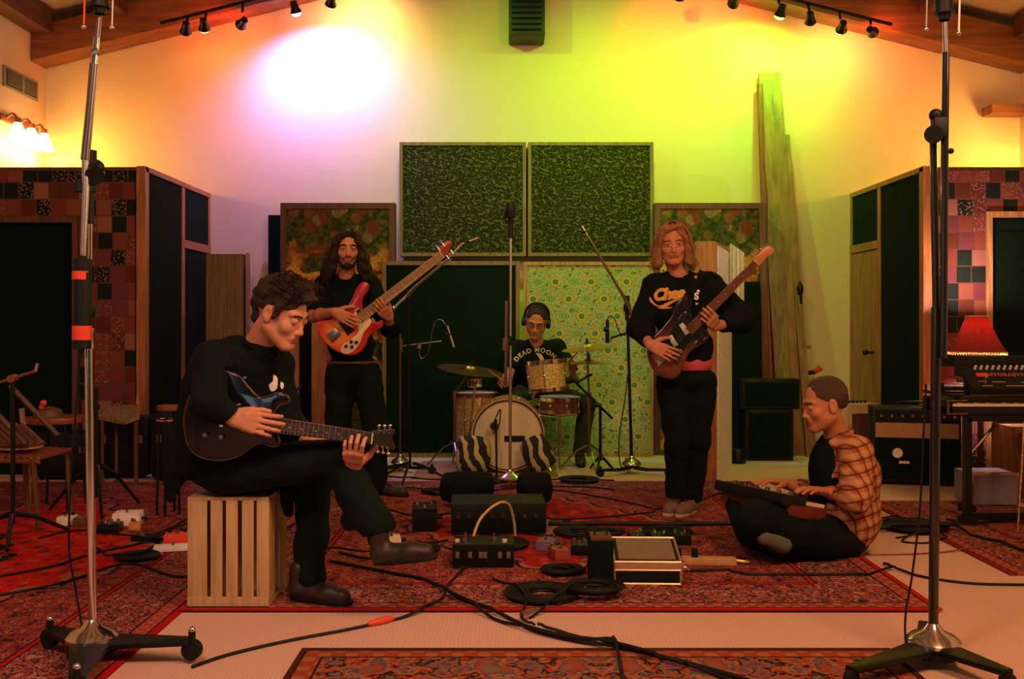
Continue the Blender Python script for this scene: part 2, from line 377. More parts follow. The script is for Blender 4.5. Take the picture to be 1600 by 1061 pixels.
for sx in (XL-.1, XR+.1):
    mb.prism([(sx, -1.5, gz(sx)+.42), (.1, -1.5, gz(.1)+.42), (.1, -1.5, gz(.1)+.5), (sx, -1.5, gz(sx)+.5)], (0, YB+1.6, 0))
struct(mb, 'ceiling', M['ceil'])
mb = MB()
for sx in (XL, XR):                              # big gable beam in front of the back wall
    mb.prism([(sx, 8.95, gz(sx)), (.1, 8.95, gz(.1)), (.1, 8.95, gz(.1)+.30), (sx, 8.95, gz(sx)+.30)], (0, .29, 0), bev=.008)
struct(mb, 'trim_1', M['beam_wood'])
k = 2
for X in (-4.22, -3.55, -2.6, -1.6, -.6, .8, 1.8, 2.8, 3.75, 4.6):   # purlins running towards the camera
    w = .09
    mb = MB(); mb.bx((X-w, 0.0, gz(X)+.22), (X+w, 8.94, gz(X)+.43))
    struct(mb, 'trim_%d' % k, M['beam_wood_y']); k += 1
# ledge under the beam at the right corner
struct(MB().bx((4.35, 9.02, 3.07+.0), (4.72, 9.22, 3.15)), 'trim_%d' % k, M['beam_wood']); k += 1
struct(MB().bx((XL, YB-.02, 0), (XR, YB, .07)), 'baseboard_back', M['olive_wood'])
# ---- wall vent on the left wall
r = root('air_vent', 'grey slatted air vent high on the left wall above the wall lamp', 'vent', (XL, 8.76, 3.27))
MB().bx((XL, 8.46, 3.18), (XL+.02, 9.06, 3.36)).bx((XL+.018, 8.49, 3.2), (XL+.022, 9.03, 3.34), m=1).build('frame', [mat('vent_grey', (.28, .29, .24), .6), M['black_plastic']], r)
mb = MB()
for i in range(9):
    mb.box((XL+.028, 8.76, 3.212+i*.0145), (.014, .54, .004), rot=(0, .5, 0))
mb.bx((XL+.02, 8.755, 3.2), (XL+.035, 8.775, 3.34)); mb.build('slats', M['vent_grey'] if 'vent_grey' in M else bpy.data.materials['vent_grey'], r)
# ---- wall sconces, three bell shades each
def sconce(x, s, y0, label):
    r = root('wall_sconce', label, 'lamp', (x, y0, 2.9))
    MB().bx((x, y0-.33, 2.88), (x+s*.03, y0+.33, 2.94), bev=.006).build('back_plate', M['red_wood'], r)
    for dy in (-.24, 0, .24):
        y = y0+dy
        MB().tube(spline([(x+s*.02, y, 2.91), (x+s*.08, y, 2.95), (x+s*.12, y, 2.9)], 5), .01).cyl((x+s*.12, y, 2.91), (x+s*.12, y, 2.86), .028).build('arm', M['red_wood'], r)
        MB().lathe([(.03, 0), (.045, -.03), (.06, -.07), (.07, -.12), (.085, -.15), (.08, -.15), (.06, -.1), (.03, -.03), (0, -.01)], (x+s*.12, y, 2.87)).build('glass_shade', M['glass_glow'], r)
        light('POINT', (x+s*.14, y, 2.66), (1, .45, .07), 17, .06, name='sconce_bulb')
sconce(XL, 1, 8.72, 'three-shade wall lamp glowing on the left wall above the fabric booth')
sconce(XR, -1, 8.5, 'three-shade wall lamp on the right wall above the patchwork booth')
# ---- small louvred box high on the wall in the middle
r = root('speaker_box', 'dark louvred box hung high in the middle of the back wall', 'speaker', (.14, 9.0, 3.84))
MB().bx((-.03, 8.9, 3.74), (.295, 9.22, 4.24), bev=.006).build('cabinet', M['black_plastic'], r)
mb = MB()
for i in range(9): mb.box((.132, 8.895, 3.79+i*.05), (.27, .02, .012), rot=(.5, 0, 0))
mb.build('grille', M['dark_fabric'], r)
# ---- coloured track lamps
def track(xa, xb, label):
    MB_ = MB(); MB_.tube([(xa, 8.78, gz(xa)-.02), (xb, 8.78, gz(xb)-.02)], .016, 8)
    for f in (.1, .5, .9):
        xx = xa+(xb-xa)*f; MB_.cyl((xx, 8.78, gz(xx)-.02), (xx, 8.96, gz(xx)+.05), .008, seg=6)
    tag(MB_.build('light_track', M['black_metal']), label, 'light track')
track(-3.1, -.9, 'black light track under the roof beam, left half')
track(1.2, 3.35, 'black light track under the roof beam, right half')
LC = {}
def spot(px, py, col, power, tgt, label, on=True, ang=95, glow=14, blend=.75, Y=8.72):
    p = P(px, py, Y); tp = V(tgt) if tgt else p+V((0, .2, -.5)); d = (tp-p).normalized()
    top = V((p.x, 8.78, gz(p.x)-.02)) if Y > 8.5 else V((p.x, Y, gz(p.x)+.42)); r = root('spot_lamp', label, 'lamp', top, 'coloured track lamps')
    MB().cyl(top, top.lerp(p, .45), .012, seg=8).build('stem', M['black_metal'], r)
    MB().lathe([(0, -.09), (.03, -.085), (.035, -.03), (.052, .015), (.048, .015), (.03, -.03), (0, -.03)], p, d, 20).build('housing', M['black_metal'], r)
    key = 'lens_%s' % label.split()[0]
    g = mat(key, tuple(min(1, c+.05) for c in col), .3, emis=col, es=glow if on else .02, var=0)
    MB().ball(p+d*.018, (.045, .045, .03), 16, rot=basis(d)).build('bulb', g, r)
    if on: light('SPOT', p+d*.085, col, power, .03, tp, math.radians(ang), blend, 'track_spot')
SP = [
 (290, 48, (.2, .2, .2), 0, P(285, 140, 9.25), 'unlit black track lamp at the far left of the row', False),
 (319, 43, (1, .75, .15), 2, P(330, 140, 9.25), 'amber faintly lit track lamp beside the unlit one on the left', True, 120, 3),
 (377, 38, (1, .07, .02), 24, P(340, 90, 9.25), 'red lit track lamp left of the violet glow', True, 150, 14),
 (462, 17, (.42, .27, 1), 215, P(510, 200, 9.25), 'blue violet lit track lamp that paints the lilac patch', True, 150, 18, 1),
 (517, 5, (1, .12, .1), 20, P(500, 90, 9.25), 'pink red lit track lamp right of the violet one', True, 140, 12),
 (565, -14, (1, .5, .2), 45, P(570, 60, 9.25), 'white orange track lamp just above the frame', True, 150, 10, 1),
 (1062, -6, (1, .08, .03), 14, P(1050, 60, 9.25), 'red lit track lamp at the top right of centre', True, 140, 12),
 (1146, 5, (1, .1, .03), 22, P(1120, 60, 9.25), 'bright red track lamp left of the green one', True, 150, 16),
 (1219, 22, (.15, 1, .04), 95, P(1170, 170, 9.25), 'green lit track lamp on the right side', True, 155, 16, 1),
 (1266, 33, (.9, .6, .15), 0, P(1266, 140, 9.25), 'unlit brass coloured track lamp right of the green one', False),
 (1315, 45, (1, .45, .1), 28, P(1295, 110, 9.25), 'white orange lit track lamp on the right side', True, 150, 18, 1),
 (1363, 50, (1, .12, .06), 14, P(1390, 80, 9.25), 'pink red lit track lamp, rightmost of the row', True, 140, 16)]
for s in SP: spot(*s)
# green wash that reaches the middle and lower wall
for (px, py, pw, tg) in ((640, -100, 110, (800, 260)), (1010, -100, 190, (980, 260))):
    spot(px, py, (.36, .8, .015), pw, P(*tg, 9.25), 'yellow green track lamp above the frame, %s the louvred box' % ('left of' if px < 800 else 'right of'), True, 110, 10, 1, 7.5)
# ================================================================ BOOTHS
def booth(side):
    s = side; x0 = (-2.83 if s < 0 else 3.17); xw = XL if s < 0 else XR; y0, y1 = 7.6, 9.24; HT = 2.36
    nm = 'left' if s < 0 else 'right'
    wd_ = M['orange_wood']
    r = root('isolation_booth', 'patchwork covered vocal booth with dark side panels on the %s' % nm, 'booth', (x0, y0, 0))
    # door opening in the front face
    da, db = ((-4.2, -3.35) if s < 0 else (3.66, 4.5)); dz = 1.17+ (504-348)/204.7
    if s > 0: dz = 1.17+(504-340)/204.7
    mb = MB()
    xa, xb = sorted((x0, xw)); xa += .0; 
    lo, hi = (xa+.003, xb-.05) if s < 0 else (xa+.05, xb-.003)
    mb.bx((lo, y0, dz), (hi, y0+.08, HT-.03)); mb.bx((lo, y0, .0), (da, y0+.08, dz)); mb.bx((db, y0, 0), (hi, y0+.08, dz))
    mb.build('front_panel', M['quilt'], r)
    fb = MB(); w = .045
    fb.bx((da-w, y0-.02, 0), (da, y0+.1, dz+w)).bx((db, y0-.02, 0), (db+w, y0+.1, dz+w)).bx((da, y0-.02, dz), (db, y0+.1, dz+w))
    fb.build('door_frame', M['tan_wood'] if s > 0 else M['dark_wood'], r)
    MB().bx((da, y0+.05, .01), (db, y0+.08, dz)).bx((da+.08, y0+.045, .8), (db-.08, y0+.05, dz-.1), m=1).build('front_door', [M['blue_fabric'], M['dark_fabric']], r)
    # side face along depth
    t_ = .05; sx = x0-s*0
    xs = (x0-t_*.5, x0+t_*.5)
    def px2y(px): return abs(x0)*F/abs(px-800)
    yd = px2y(281 if s < 0 else 1379)
    mb = MB(); mb.bx((xs[0]-.01, y0-.01, 0), (xs[1]+.01, y0+.07, HT), bev=.003); mb.bx((xs[0]-.008, yd-.035, 0), (xs[1]+.008, yd+.035, HT-.01))
    mb.bx((xs[0]-.01, y0, HT-.035), (xs[1]+.01, y1, HT+.005)); mb.bx((xs[0]-.008, y1-.05, 0), (xs[1]+.008, y1, HT-.01))
    zr = 1.17+(504-385)/173.0
    mb.bx((xs[0]-.012, yd, zr-.05), (xs[1]+.012, y1, zr+.02)); mb.build('side_frame', wd_, r)
    MB().bx((xs[0], y0+.07, 0), (xs[1], yd-.035, HT-.03)).build('side_panel', M['dark_fabric'], r)
    MB().bx((xs[0], yd+.035, zr), (xs[1], y1-.05, HT-.03)).build('upper_panel', M['blue_fabric'], r)
    dr = MB().bx((xs[0]-.004, yd+.045, .02), (xs[1]+.004, y1-.06, zr-.06)).build('side_door', M['dark_fabric'] if s < 0 else M['orange_wood'], r)
    if s > 0:
        yk = px2y(1370); mk = MB(); mk.cyl((x0-.03, yk, .91), (x0-.09, yk, .91), .012, seg=10).ball((x0-.1, yk, .91), .025, 12).build('knob', M['black_metal'], dr)
    mb = MB(); mb.bx((min(x0, xw)+.02, y0+.02, HT-.03), (max(x0, xw)-.001, y1, HT)); mb.build('roof', M['dark_wood'], r)
    return r
booth(-1); booth(1)
# leaf of a door or baffle standing ajar beside the left booth
r = root('plywood_baffle', 'brown plywood baffle with a light edge beside the left booth', 'baffle', P(352, 700, 8.5)*1)
r.location.z = 0; ORG[r.name].z = 0
MB().bx(P(322, 397, 8.5), P(385, 718, 8.6)).build('panel', M['olive_wood'], r)
MB().bx(P(384, 394, 8.48), P(391, 719, 8.62)).build('edge_strip', M['tan_wood'], r)
# ================================================================ ACOUSTIC PANELS
def panel(x0, y0, x1, y1, Y, th, face, frame, fw, label, group=None, floor=True, kind='sound_baffle', bottom=None):
    a = P(x0, y0, Y); b = P(x1, y1, Y); zb = 0 if floor else b.z
    if bottom is not None: zb = bottom
    r = root(kind, label, 'acoustic panel', ((a.x+b.x)/2, Y, zb), group)
    MB().bx((a.x+fw, Y+.012, zb+fw), (b.x-fw, Y+th-.005, a.z-fw)).build('fabric_face', face, r)
    MB().bx((a.x, Y, zb), (a.x+fw, Y+th, a.z)).bx((b.x-fw, Y, zb), (b.x, Y+th, a.z)).bx((a.x+fw, Y, a.z-fw), (b.x-fw, Y+th, a.z)).bx((a.x+fw, Y, zb), (b.x-fw, Y+th, zb+fw)).build('frame', frame, r)
    return r
panel(624, 222, 822, 400, 9.05, .19, M['leopard'], M['olive_wood'], .03, 'leopard print panel on the back wall, the one on the left', floor=False)
panel(825, 222, 1021, 400, 9.05, .19, M['leopard'], M['olive_wood'], .03, 'leopard print panel on the back wall, the one on the right', floor=False)
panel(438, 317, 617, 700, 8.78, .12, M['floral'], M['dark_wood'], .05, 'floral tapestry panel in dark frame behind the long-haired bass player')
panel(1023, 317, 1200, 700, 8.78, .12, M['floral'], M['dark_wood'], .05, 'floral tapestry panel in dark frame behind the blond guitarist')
panel(597, 408, 812, 700, 8.655, .11, M['blue_fabric'], M['olive_wood'], .035, 'wide blue-black baffle left of the drummer')
panel(818, 409, 1021, 712, 8.68, .09, M['peacock'], M['tan_wood'], .03, 'baffle covered in green peacock feather cloth behind the drums')
mb = MB().bx(P(419, 336, 9.1), P(445, 700, 9.15)); tag(mb.build('board', M['dark_fabric'], loc=(-2.15, 9.1, 0)), 'narrow dark board behind the left floral panel', 'board')
# edge-on thick baffles (wooden edge to camera, patterned face receding)
def edge_baffle(xl, xr, xb, top, Y, Y2, face, wd_, label, flip=False):
    a = P(xl, top, Y); b = P(xr, top, Y); zt = a.z
    c = V(((xb-800)/F*Y2, Y2, 0)); r = root('acoustic_baffle', label, 'baffle', ((a.x+b.x)/2, Y, 0))
    q = b.x if not flip else b.x
    d = V((c.x-b.x, c.y-b.y, 0)); e = V((a.x, a.y, 0)); f = V((b.x, b.y, 0))
    MB().prism([e, f, f+d, e+d], (0, 0, zt), bev=.004).build('core', wd_, r)
    n = V((d.y, -d.x, 0)).normalized()*.012
    g = f+d*.06; h = f+d*.96
    MB().prism([g, g+n, h+n, h], (0, 0, zt-.03)).build('cloth_face', face, r)
r_ = edge_baffle(1086, 1119, 1142, 377, 7.27, 8.2, M['speckle'], M['orange_wood'], 'thick wooden baffle with white speckled face behind the blond guitarist')
edge_baffle(487, 519, 574, 470, 7.3, 8.3, M['leopard'], M['orange_wood'], 'thick wooden baffle with tan cloth face behind the bass player, right one of the pair')
edge_baffle(444, 467, 486, 478, 7.5, 8.45, M['dark_fabric'], M['orange_wood'], 'thick wooden baffle with dark cloth face behind the seated guitarist, left one of the pair')
# white curtain fold / cloth draped on the baffle
mb = MB(); a = [P(1141+i*2.2, 380+abs(i)*1.5, 7.9+.02*math.sin(i*2)) for i in range(11)]
bot = [P(1141+i*2.2, 480+i*2, 7.9+.02*math.sin(i*2)) for i in range(11)]
vs = [[mb.bm.verts.new(p) for p in row] for row in (a, bot)]
vb = [[mb.bm.verts.new(p+V((0, .012, 0))) for p in row] for row in (a, bot)]
for i in range(10):
    mb.bm.faces.new([vs[0][i], vs[0][i+1], vs[1][i+1], vs[1][i]]); mb.bm.faces.new([vb[0][i+1], vb[0][i], vb[1][i], vb[1][i+1]])
for rw in (0, 1):
    for i in range(10): mb.bm.faces.new([vs[rw][i], vb[rw][i], vb[rw][i+1], vs[rw][i+1]])
for i in (0, 10): mb.bm.faces.new([vs[0][i], vs[1][i], vb[1][i], vb[0][i]])
tag(mb.build('draped_cloth', mat('white_cloth', (.75, .75, .7), .9)), 'white cloth draped over the speckled baffle', 'cloth')
# ================================================================ LEANING LUMBER
def lean(x0, y0, x1, y1, w, th, Yb, Yt, label, m='plank_wood', z0=0):
    a = P(x0, y0, Yt); b = P(x1, y1, Yb); b = a+(b-a)*((z0-a.z)/(b.z-a.z))
    d = (a-b).normalized(); x = V((1, 0, 0)); x = (x-d*x.dot(d)).normalized(); n = d.cross(x)
    mb = MB(); mb.prism([b-x*w/2, b+x*w/2, b+x*w/2+n*th, b-x*w/2+n*th], a-b, bev=.002)
    return tag(mb.build('wooden_plank', M[m], loc=b), label, 'plank')
lean(1203, 113, 1240, 650, .2, .04, 8.78, 9.18, 'tall wide plank leaning on the wall, the highest one')
lean(1228, 210, 1262, 650, .07, .04, 8.72, 9.14, 'shorter narrow plank leaning against the right side of the tall one')
lean(1206, 318, 1226, 640, .13, .03, 8.74, 9.02, 'pale green-lit plank leaning in front of the tall one', 'olive_wood')
lean(1191, 322, 1197, 640, .05, .04, 8.66, 8.69, 'dark brown post leaning left of the planks', 'dark_wood')
a, b = P(1187, 132, 9.18), P(1206, 640, 8.85); b = a+(b-a)*(a.z/(a.z-b.z))
tag(MB().cyl(b, a, .035, .03).build('round_pole', M['red_wood'], loc=b), 'round reddish pole leaning on the wall left of the planks', 'pole')
# stepladder-like easel and things hanging by the planks
r = root('step_ladder', 'slim wooden folding ladder standing right of the planks', 'ladder', (2.55, 8.9, 0))
for (xa, xb, y) in ((1252, 1262, 8.9), (1246, 1275, 9.1)):
    MB().tube([P(xa, 488, 9.0), V((P(xb, 700, y).x, y, 0))], .012, 6).build('leg', M['tan_wood'], r)
for q1, q2 in ((P(1252, 540, 8.98), P(1264, 545, 9.05)), (P(1254, 596, 8.98), P(1268, 600, 9.05))): MB().bx(q1, q2).build('rung', M['tan_wood'], r)
tag(MB().ball(P(1250, 452, 8.72), (.03, .03, .06), 12).cyl(P(1250, 440, 8.72), P(1252, 475, 8.72), .012).build('hanging_tool', M['black_plastic']), 'small black tool hanging on the edge of the planks', 'tool')
r = root('hair_clamp', 'black and red spring clamp on the ladder', 'clamp', P(1262, 580, 8.95)); r.name = 'spring_clamp'; ORG[r.name] = P(1262, 580, 8.95)
MB().tube([P(1250, 577, 8.95), P(1262, 583, 8.95), P(1274, 581, 8.95)], .02, 8).build('jaw', M['black_plastic'], r)
MB().cyl(P(1273, 581, 8.95), P(1283, 574, 8.93), .022, .03).build('grip', M['red'], r)
# ================================================================ RUGS
def lay(name, cx, cy, hx, hy, z, m, label, fringe=True):
    mb = MB(); nx, ny = 40, 40
    mb.box((cx, cy, z+.004), (2*hx, 2*hy, .008), bev=.002)
    o = mb.build(name, m, loc=(cx, cy, 0)); return tag(o, label, 'rug')
lay('persian_rug', -2.81, 4.92, 1.48, 2.35, .0, M['rug_left'], 'red persian rug on the left side of the room under the tall chrome stand')
lay('persian_rug', .195, 5.63, 1.54, 1.62, .0085, M['rug_main'], 'large red persian rug in the middle of the room under the pedals')
lay('persian_rug', .3, 2.81, 1.05, .75, .0, M['rug_front'], 'orange brown rug at the bottom edge of the picture')
lay('persian_rug', 3.5, 5.55, 1.2, .95, .0, M['rug_right'], 'reddish rug at the right under the keyboard stand')
lay('drum_rug', -.2, 7.9, .55, .46, .0, mat('tan_rug', (.3, .2, .09), .95), 'tan rug under the drum kit')
# ================================================================ CRATE
r = root('wooden_crate', 'pale slatted wooden crate stood on end that the guitarist sits on', 'crate', (-1.15, 4.2, .018))
Yc = 4.04; sc = Yc/F; zt = .462; xa = (293-800)*sc; xb = (420-800)*sc; w0 = .018
for (a, b) in ((293, 323), (329, 347), (353, 371), (378, 396), (401, 420)):
    MB().bx(((a-800)*sc, Yc, w0+.002), ((b-800)*sc, Yc+.01, zt-.012), bev=.001).build('slat', M['crate_wood'], r)
    MB().bx(((a-800)*sc, Yc+.31, w0+.002), ((b-800)*sc, Yc+.32, zt-.012)).build('slat', M['crate_wood'], r)
MB().bx((xa, Yc+.01, w0), (xb, Yc+.31, w0+.014)).build('bottom_board', M['crate_wood'], r)
MB().bx((xa, Yc, zt-.014), (xb, Yc+.32, zt)).build('top_board', M['crate_wood'], r)
for X in (xa, xb-.01): MB().bx((X, Yc+.01, w0+.02), (X+.01, Yc+.1, zt-.02)).bx((X, Yc+.2, w0+.02), (X+.01, Yc+.31, zt-.02)).build('side_slats', M['crate_wood'], r)
MB().bx((xa, Yc-.004, w0+.002), (xb, Yc, w0+.04)).build('rail', M['crate_wood'], r)
# ================================================================ BIG STUDIO STANDS
def tripod(r, c, z, R, n, ang0, rad=.014, m='black_metal', caster=True, h=.09):
    for i in range(n):
        a = ang0+i*2*math.pi/n; d = V((math.cos(a), math.sin(a), 0))
        lg = MB().tube([V((c.x, c.y, z+h))+d*.02, V((c.x, c.y, z+h*.8))+d*R*.4, V((c.x, c.y, z+.05 if caster else z+rad))+d*R], [rad*1.3, rad*1.1, rad*.8], 8).build('leg', M[m], r)
        if caster:
            p = V((c.x, c.y, z+.032))+d*R
            side = V((-d.y, d.x, 0))
            MB().cyl(p-side*.012, p+side*.012, .03, seg=18).cyl(p+V((0, 0, .02)), p+V((0, 0, .05)), .01).build('caster', M['rubber'], lg)
def dome(r, c, z, R, m='chrome'):
    MB().lathe([(R, 0), (R*1.0, .012), (R*.8, .03), (R*.4, .045), (R*.2, .07), (0, .07)], (c.x, c.y, z), seg=36).build('base_cover', M[m], r)
# left foreground stand
Y = 3.46; q = lambda a, b, dy=0: P(a, b, Y+dy)
g = G(144, 1030); r = root('microphone_stand', 'huge chrome boom stand at the left front with red-banded counterweight', 'microphone stand', (g.x, g.y, 0))
z0 = .0
legs = [((300, 1036), .0), ((78, 1017), 0), ((120, 1100), 0)]
for (pt, _) in legs:
    e = G(*pt); c = V((g.x, g.y, .05)); e = V((e.x, e.y, .064))
    mb = MB(); d = (e-c).normalized(); sd = V((-d.y, d.x, 0))
    mb.prism([c+sd*.075, c-sd*.075, e-sd*.025, e+sd*.025], (0, 0, .022), bev=.006)
    lg = mb.build('leg', M['black_metal'], r)
    MB().cyl(e+V((0, 0, -.018))-sd*.014, e+V((0, 0, -.018))+sd*.014, .034, seg=20).cyl(e+V((0, 0, .0)), e+V((0, 0, .045)), .012).build('caster', M['rubber'], lg)
    MB().ball(e+V((0, 0, .05)), .012, 10).build('caster_bolt', M['chrome'], lg)
dome(r, g, .07, .088)
MB().lathe([(.085, 0), (.09, .02), (.085, .045), (0, .045)], (g.x, g.y, .03)).build('hub', M['black_metal'], r)
MB().cyl(q(145, 1022), q(139, 545), .0145, seg=20).build('lower_tube', M['chrome'], r)
MB().lathe([(.0, 0), (.017, 0), (.018, .012), (.016, .016), (.016, .05), (.018, .055), (.018, .068), (.012, .075), (0, .075)], q(139, 546)).build('collar', M['brushed'], r)
MB().cyl(q(139.5, 515), q(141.5, 340), .0075, seg=16).build('middle_tube', M['chrome'], r)
MB().ball(q(140, 485), (.02, .02, .032), 16).cyl(q(141, 350), q(141, 250), .012).build('tube_grip', M['black_plastic'], r)
MB().cyl(q(148, 275, -.03), q(148, 262, .05), .032, seg=24).cyl(q(140, 300), q(141, 235), .022).ball(q(157, 262, -.02), (.014, .014, .02)).cyl(q(125, 300, -.02), q(125, 285, -.02), .02).build('boom_clutch', M['black_plastic'], r)
MB().tube([q(130, 400, -.03), q(134, 300, -.03), q(133, 228, -.03)], [.0095, .012, .012], 14).build('boom_tube', M['brushed'], r)
MB().tube([q(133, 250, -.03), q(141, 165, -.03), q(147, 100, -.03)], [.0155, .014, .015], 14).build('upper_boom', M['dark_chrome'], r)
MB().tube([q(146.5, 104, -.03), q(151, 58, -.03)], .011, 12).cyl(q(145, 82, -.03), q(154, 80, -.03), .014).build('boom_joint', M['chrome'], r)
MB().tube([q(152, 62, -.03), q(156, 20, -.03), q(157, -30, -.03)], .008, 10).build('boom_tip', M['dark_chrome'], r)
MB().cyl(q(130, 398, -.03), q(127, 560, -.03), .0095).cyl(q(129, 405, -.03), q(128, 545, -.03), .031, seg=24).build('counterweight', M['black_plastic'], r)
for yy0, yy1 in ((424, 437), (509, 531)): MB().cyl(q(128.2, yy0, -.03), q(128, yy1, -.03), .0322, seg=24).build('red_band', M['red'], r)
def hung_mic(cx, Y, ybot, rods, label):
    r = root('studio_microphone', label, 'microphone', P(cx, 0, Y))
    MB().cyl(P(cx, -60, Y), P(cx, ybot-14, Y), .03, seg=20).cyl(P(cx, ybot-14, Y), P(cx, ybot-10, Y), .034).lathe([(.018, 0), (.022, .02), (.022, .04), (0, .04)], P(cx, ybot, Y)).build('body', M['black_plastic'], r)
    for i, (x, y, c) in enumerate(rods):
        MB().tube([P(x, y, Y-.01), P(x+3, -60, Y-.01)], .0035, 8).ball(P(x, y, Y-.01), .009, 10, m=1).build('shock_mount_rod', [M[c], M['chrome']], r)
hung_mic(156, 3.42, 22, ((131, 42, 'red'), (175, 43, 'brushed')), 'black studio microphone in a shock mount at the top of the left chrome stand')
# right foreground stand
Y = 3.42; g = G(1458, 1037)
r = root('microphone_stand', 'tall black boom stand at the right front with round chrome base', 'microphone stand', (g.x, g.y, 0))
for (pt) in ((1575, 1085), (1330, 1080), (1445, 1003)):
    e = G(*pt); c = V((g.x, g.y, .05)); e = V((e.x, e.y, .057)); d = (e-c).normalized(); sd = V((-d.y, d.x, 0))
    mb = MB(); mb.prism([c+sd*.06, c-sd*.06, e-sd*.022, e+sd*.022], (0, 0, .022), bev=.006); lg = mb.build('leg', M['black_metal'], r)
    MB().cyl(e+V((0, 0, -.018))-sd*.012, e+V((0, 0, -.018))+sd*.012, .028, seg=20).build('caster', M['rubber'], lg)
dome(r, g, .07, .09); MB().lathe([(.085, 0), (.09, .02), (.085, .045), (0, .045)], (g.x, g.y, .03)).build('hub', M['black_metal'], r)
MB().cyl(q(1458, 1022), q(1463, 480), .0165, seg=20).build('lower_tube', M['black_gloss'], r)
MB().cyl(q(1463, 485), q(1458, 215), .0125, seg=18).build('middle_tube', M['black_gloss'], r)
MB().cyl(q(1459, 210, -.05), q(1459, 210, .04), .031, seg=24).cyl(q(1463, 184, -.03), q(1463, 184, .0), .02).box(q(1468, 200, -.03), (.05, .04, .07), bev=.008).ball(q(1462, 180, -.03), .022).build('boom_clutch', M['black_plastic'], r)
MB().tube([q(1472, 235, -.03), q(1486, 238, -.03)], .006, 8).ball(q(1486, 236, -.03), .01).build('lever', M['black_metal'], r)
MB().tube([q(1474, 560, -.03), q(1476, 240, -.03), q(1478, 82, -.03)], .0125, 14).build('boom_tube', M['black_gloss'], r)
MB().tube([q(1478, 84, -.03), q(1477, 35, -.03)], .009, 12).build('boom_tip', M['dark_chrome'], r)
hung_mic(1475, 3.39, 32, ((1447, 46, 'brushed'), (1498, 52, 'white')), 'black studio microphone in a shock mount at the top of the right black stand')
# centre stand
def stand(base, top, Y, label, m='dark_chrome', rad=.011, bR=.085, dm='chrome', cast=True):
    b = P(base[0], base[1], Y); b.z = .02 if cast else .012
    r = root('microphone_stand', label, 'microphone stand', (b.x, b.y, 0))
    if cast:
        tripod(r, b, .0175 if 4 < b.y < 7.4 else 0.001, .3, 3, -.5, .013, h=.05); dome(r, b, .07, bR, dm)
    t = P(top[0], top[1], Y); MB().cyl((b.x, b.y, .08), t, rad, rad*.85, seg=14).build('pole', M[m], r)
    return r, b, t
r, b, t = stand((797, 765), (798, 350), 6.98, 'tall dark stand in the centre in front of the drum kit', 'brushed')
MB().tube([P(790, 605, 6.94), P(791, 470, 6.94)], .012, 10).cyl(P(789, 548, 6.94), P(790, 528, 6.94), .026).build('boom_tail', M['dark_chrome'], r)
MB().cyl(P(797, 540, 6.98), P(797, 525, 6.98), .022).cyl(P(798, 372, 6.98), P(798, 352, 6.98), .02).build('clutch', M['black_plastic'], r)
r = root('microphone', 'black microphone upright on top of the centre stand', 'microphone', P(798, 352, 6.98))
MB().lathe([(0, 0), (.016, 0), (.022, .05), (.036, .055), (.042, .1), (.042, .13), (.03, .155), (0, .16)], P(798, 352, 6.98), seg=24).build('body', M['black_plastic'], r)
MB().tube([P(791, 350, 6.96), P(789, 330, 6.96)], .008).build('clip', M['black_metal'], r)
# left thin stand with small mic
r, b, t = stand((625, 737), (625, 507), 7.8, 'slim chrome stand left of the drum kit with a short side arm', 'dark_chrome', .009, .07)
MB().tube([P(626, 541, 7.79), P(690, 533, 7.79)], .005).cyl(P(626, 550, 7.8), P(626, 530, 7.8), .018).cyl(P(655, 545, 7.78), P(655, 536, 7.78), .018, m=1).build('side_arm', [M['dark_chrome'], M['chrome']], r)
def pencil(p, q_, label, m='brushed', r_=.011):
    r = root('pencil_microphone', label, 'microphone', (V(p)+V(q_))/2); p, q_ = V(p), V(q_)
    MB().cyl(p, p.lerp(q_, .4), r_*.8).cyl(p.lerp(q_, .42), q_, r_).build('body', M[m], r)
    d = p.lerp(q_, .4); MB().tube([d+V((-.03, 0, 0)), d+V((.005, 0, 0))], r_*1.2).build('clip', M['black_plastic'], r)
pencil(P(699, 509, 7.78), P(709, 543, 7.78), 'slim silver microphone pointing down left of the drums')
cable_pts = []
def cable(pts, rad, label, m='rubber', name='cable', n=6):
    o = MB().tube(spline(pts, n), rad, 6).build(name, M[m], loc=pts[0]); return tag(o, label, 'cable')
cable([P(698, 511, 7.78), P(690, 500, 7.78), P(680, 503, 7.78), P(673, 530, 7.78), P(668, 553, 7.78), P(658, 560, 7.78), P(654, 548, 7.78)], .004, 'pale cable looping from the slim silver microphone to its stand', 'dark_chrome')
# boom stand behind the bass player
b = P(641, 735, 7.3); r = root('microphone_stand', 'boom stand with long arm rising right behind the bass neck', 'microphone stand', (b.x, b.y, 0))
tripod(r, V((b.x, b.y, 0)), 0.0175, .25, 3, .4, .01, caster=False, h=.12)
MB().cyl((b.x, b.y, .1), P(637, 462, 7.3), .009).cyl(P(637, 470, 7.3), P(637, 452, 7.3), .022).build('pole', M['black_metal'], r)
MB().tube([P(596, 505, 6.95), P(617, 480, 7.1)], .013, 10).build('boom_tail', M['chrome'], r)
MB().tube([P(617, 480, 7.1), P(636, 462, 7.26)], .009, 10).build('boom_joint', M['dark_chrome'], r)
MB().tube([P(636, 462, 7.26), P(650, 447, 7.2), P(700, 405, 7.1), P(722, 381, 7.1)], [.014, .01, .009, .009], 10).build('boom_tube', M['brushed'], r)
pencil(P(722, 381, 7.1), P(748, 372, 7.1), 'slim microphone at the end of the long boom above the bass headstock', 'dark_chrome', .009)
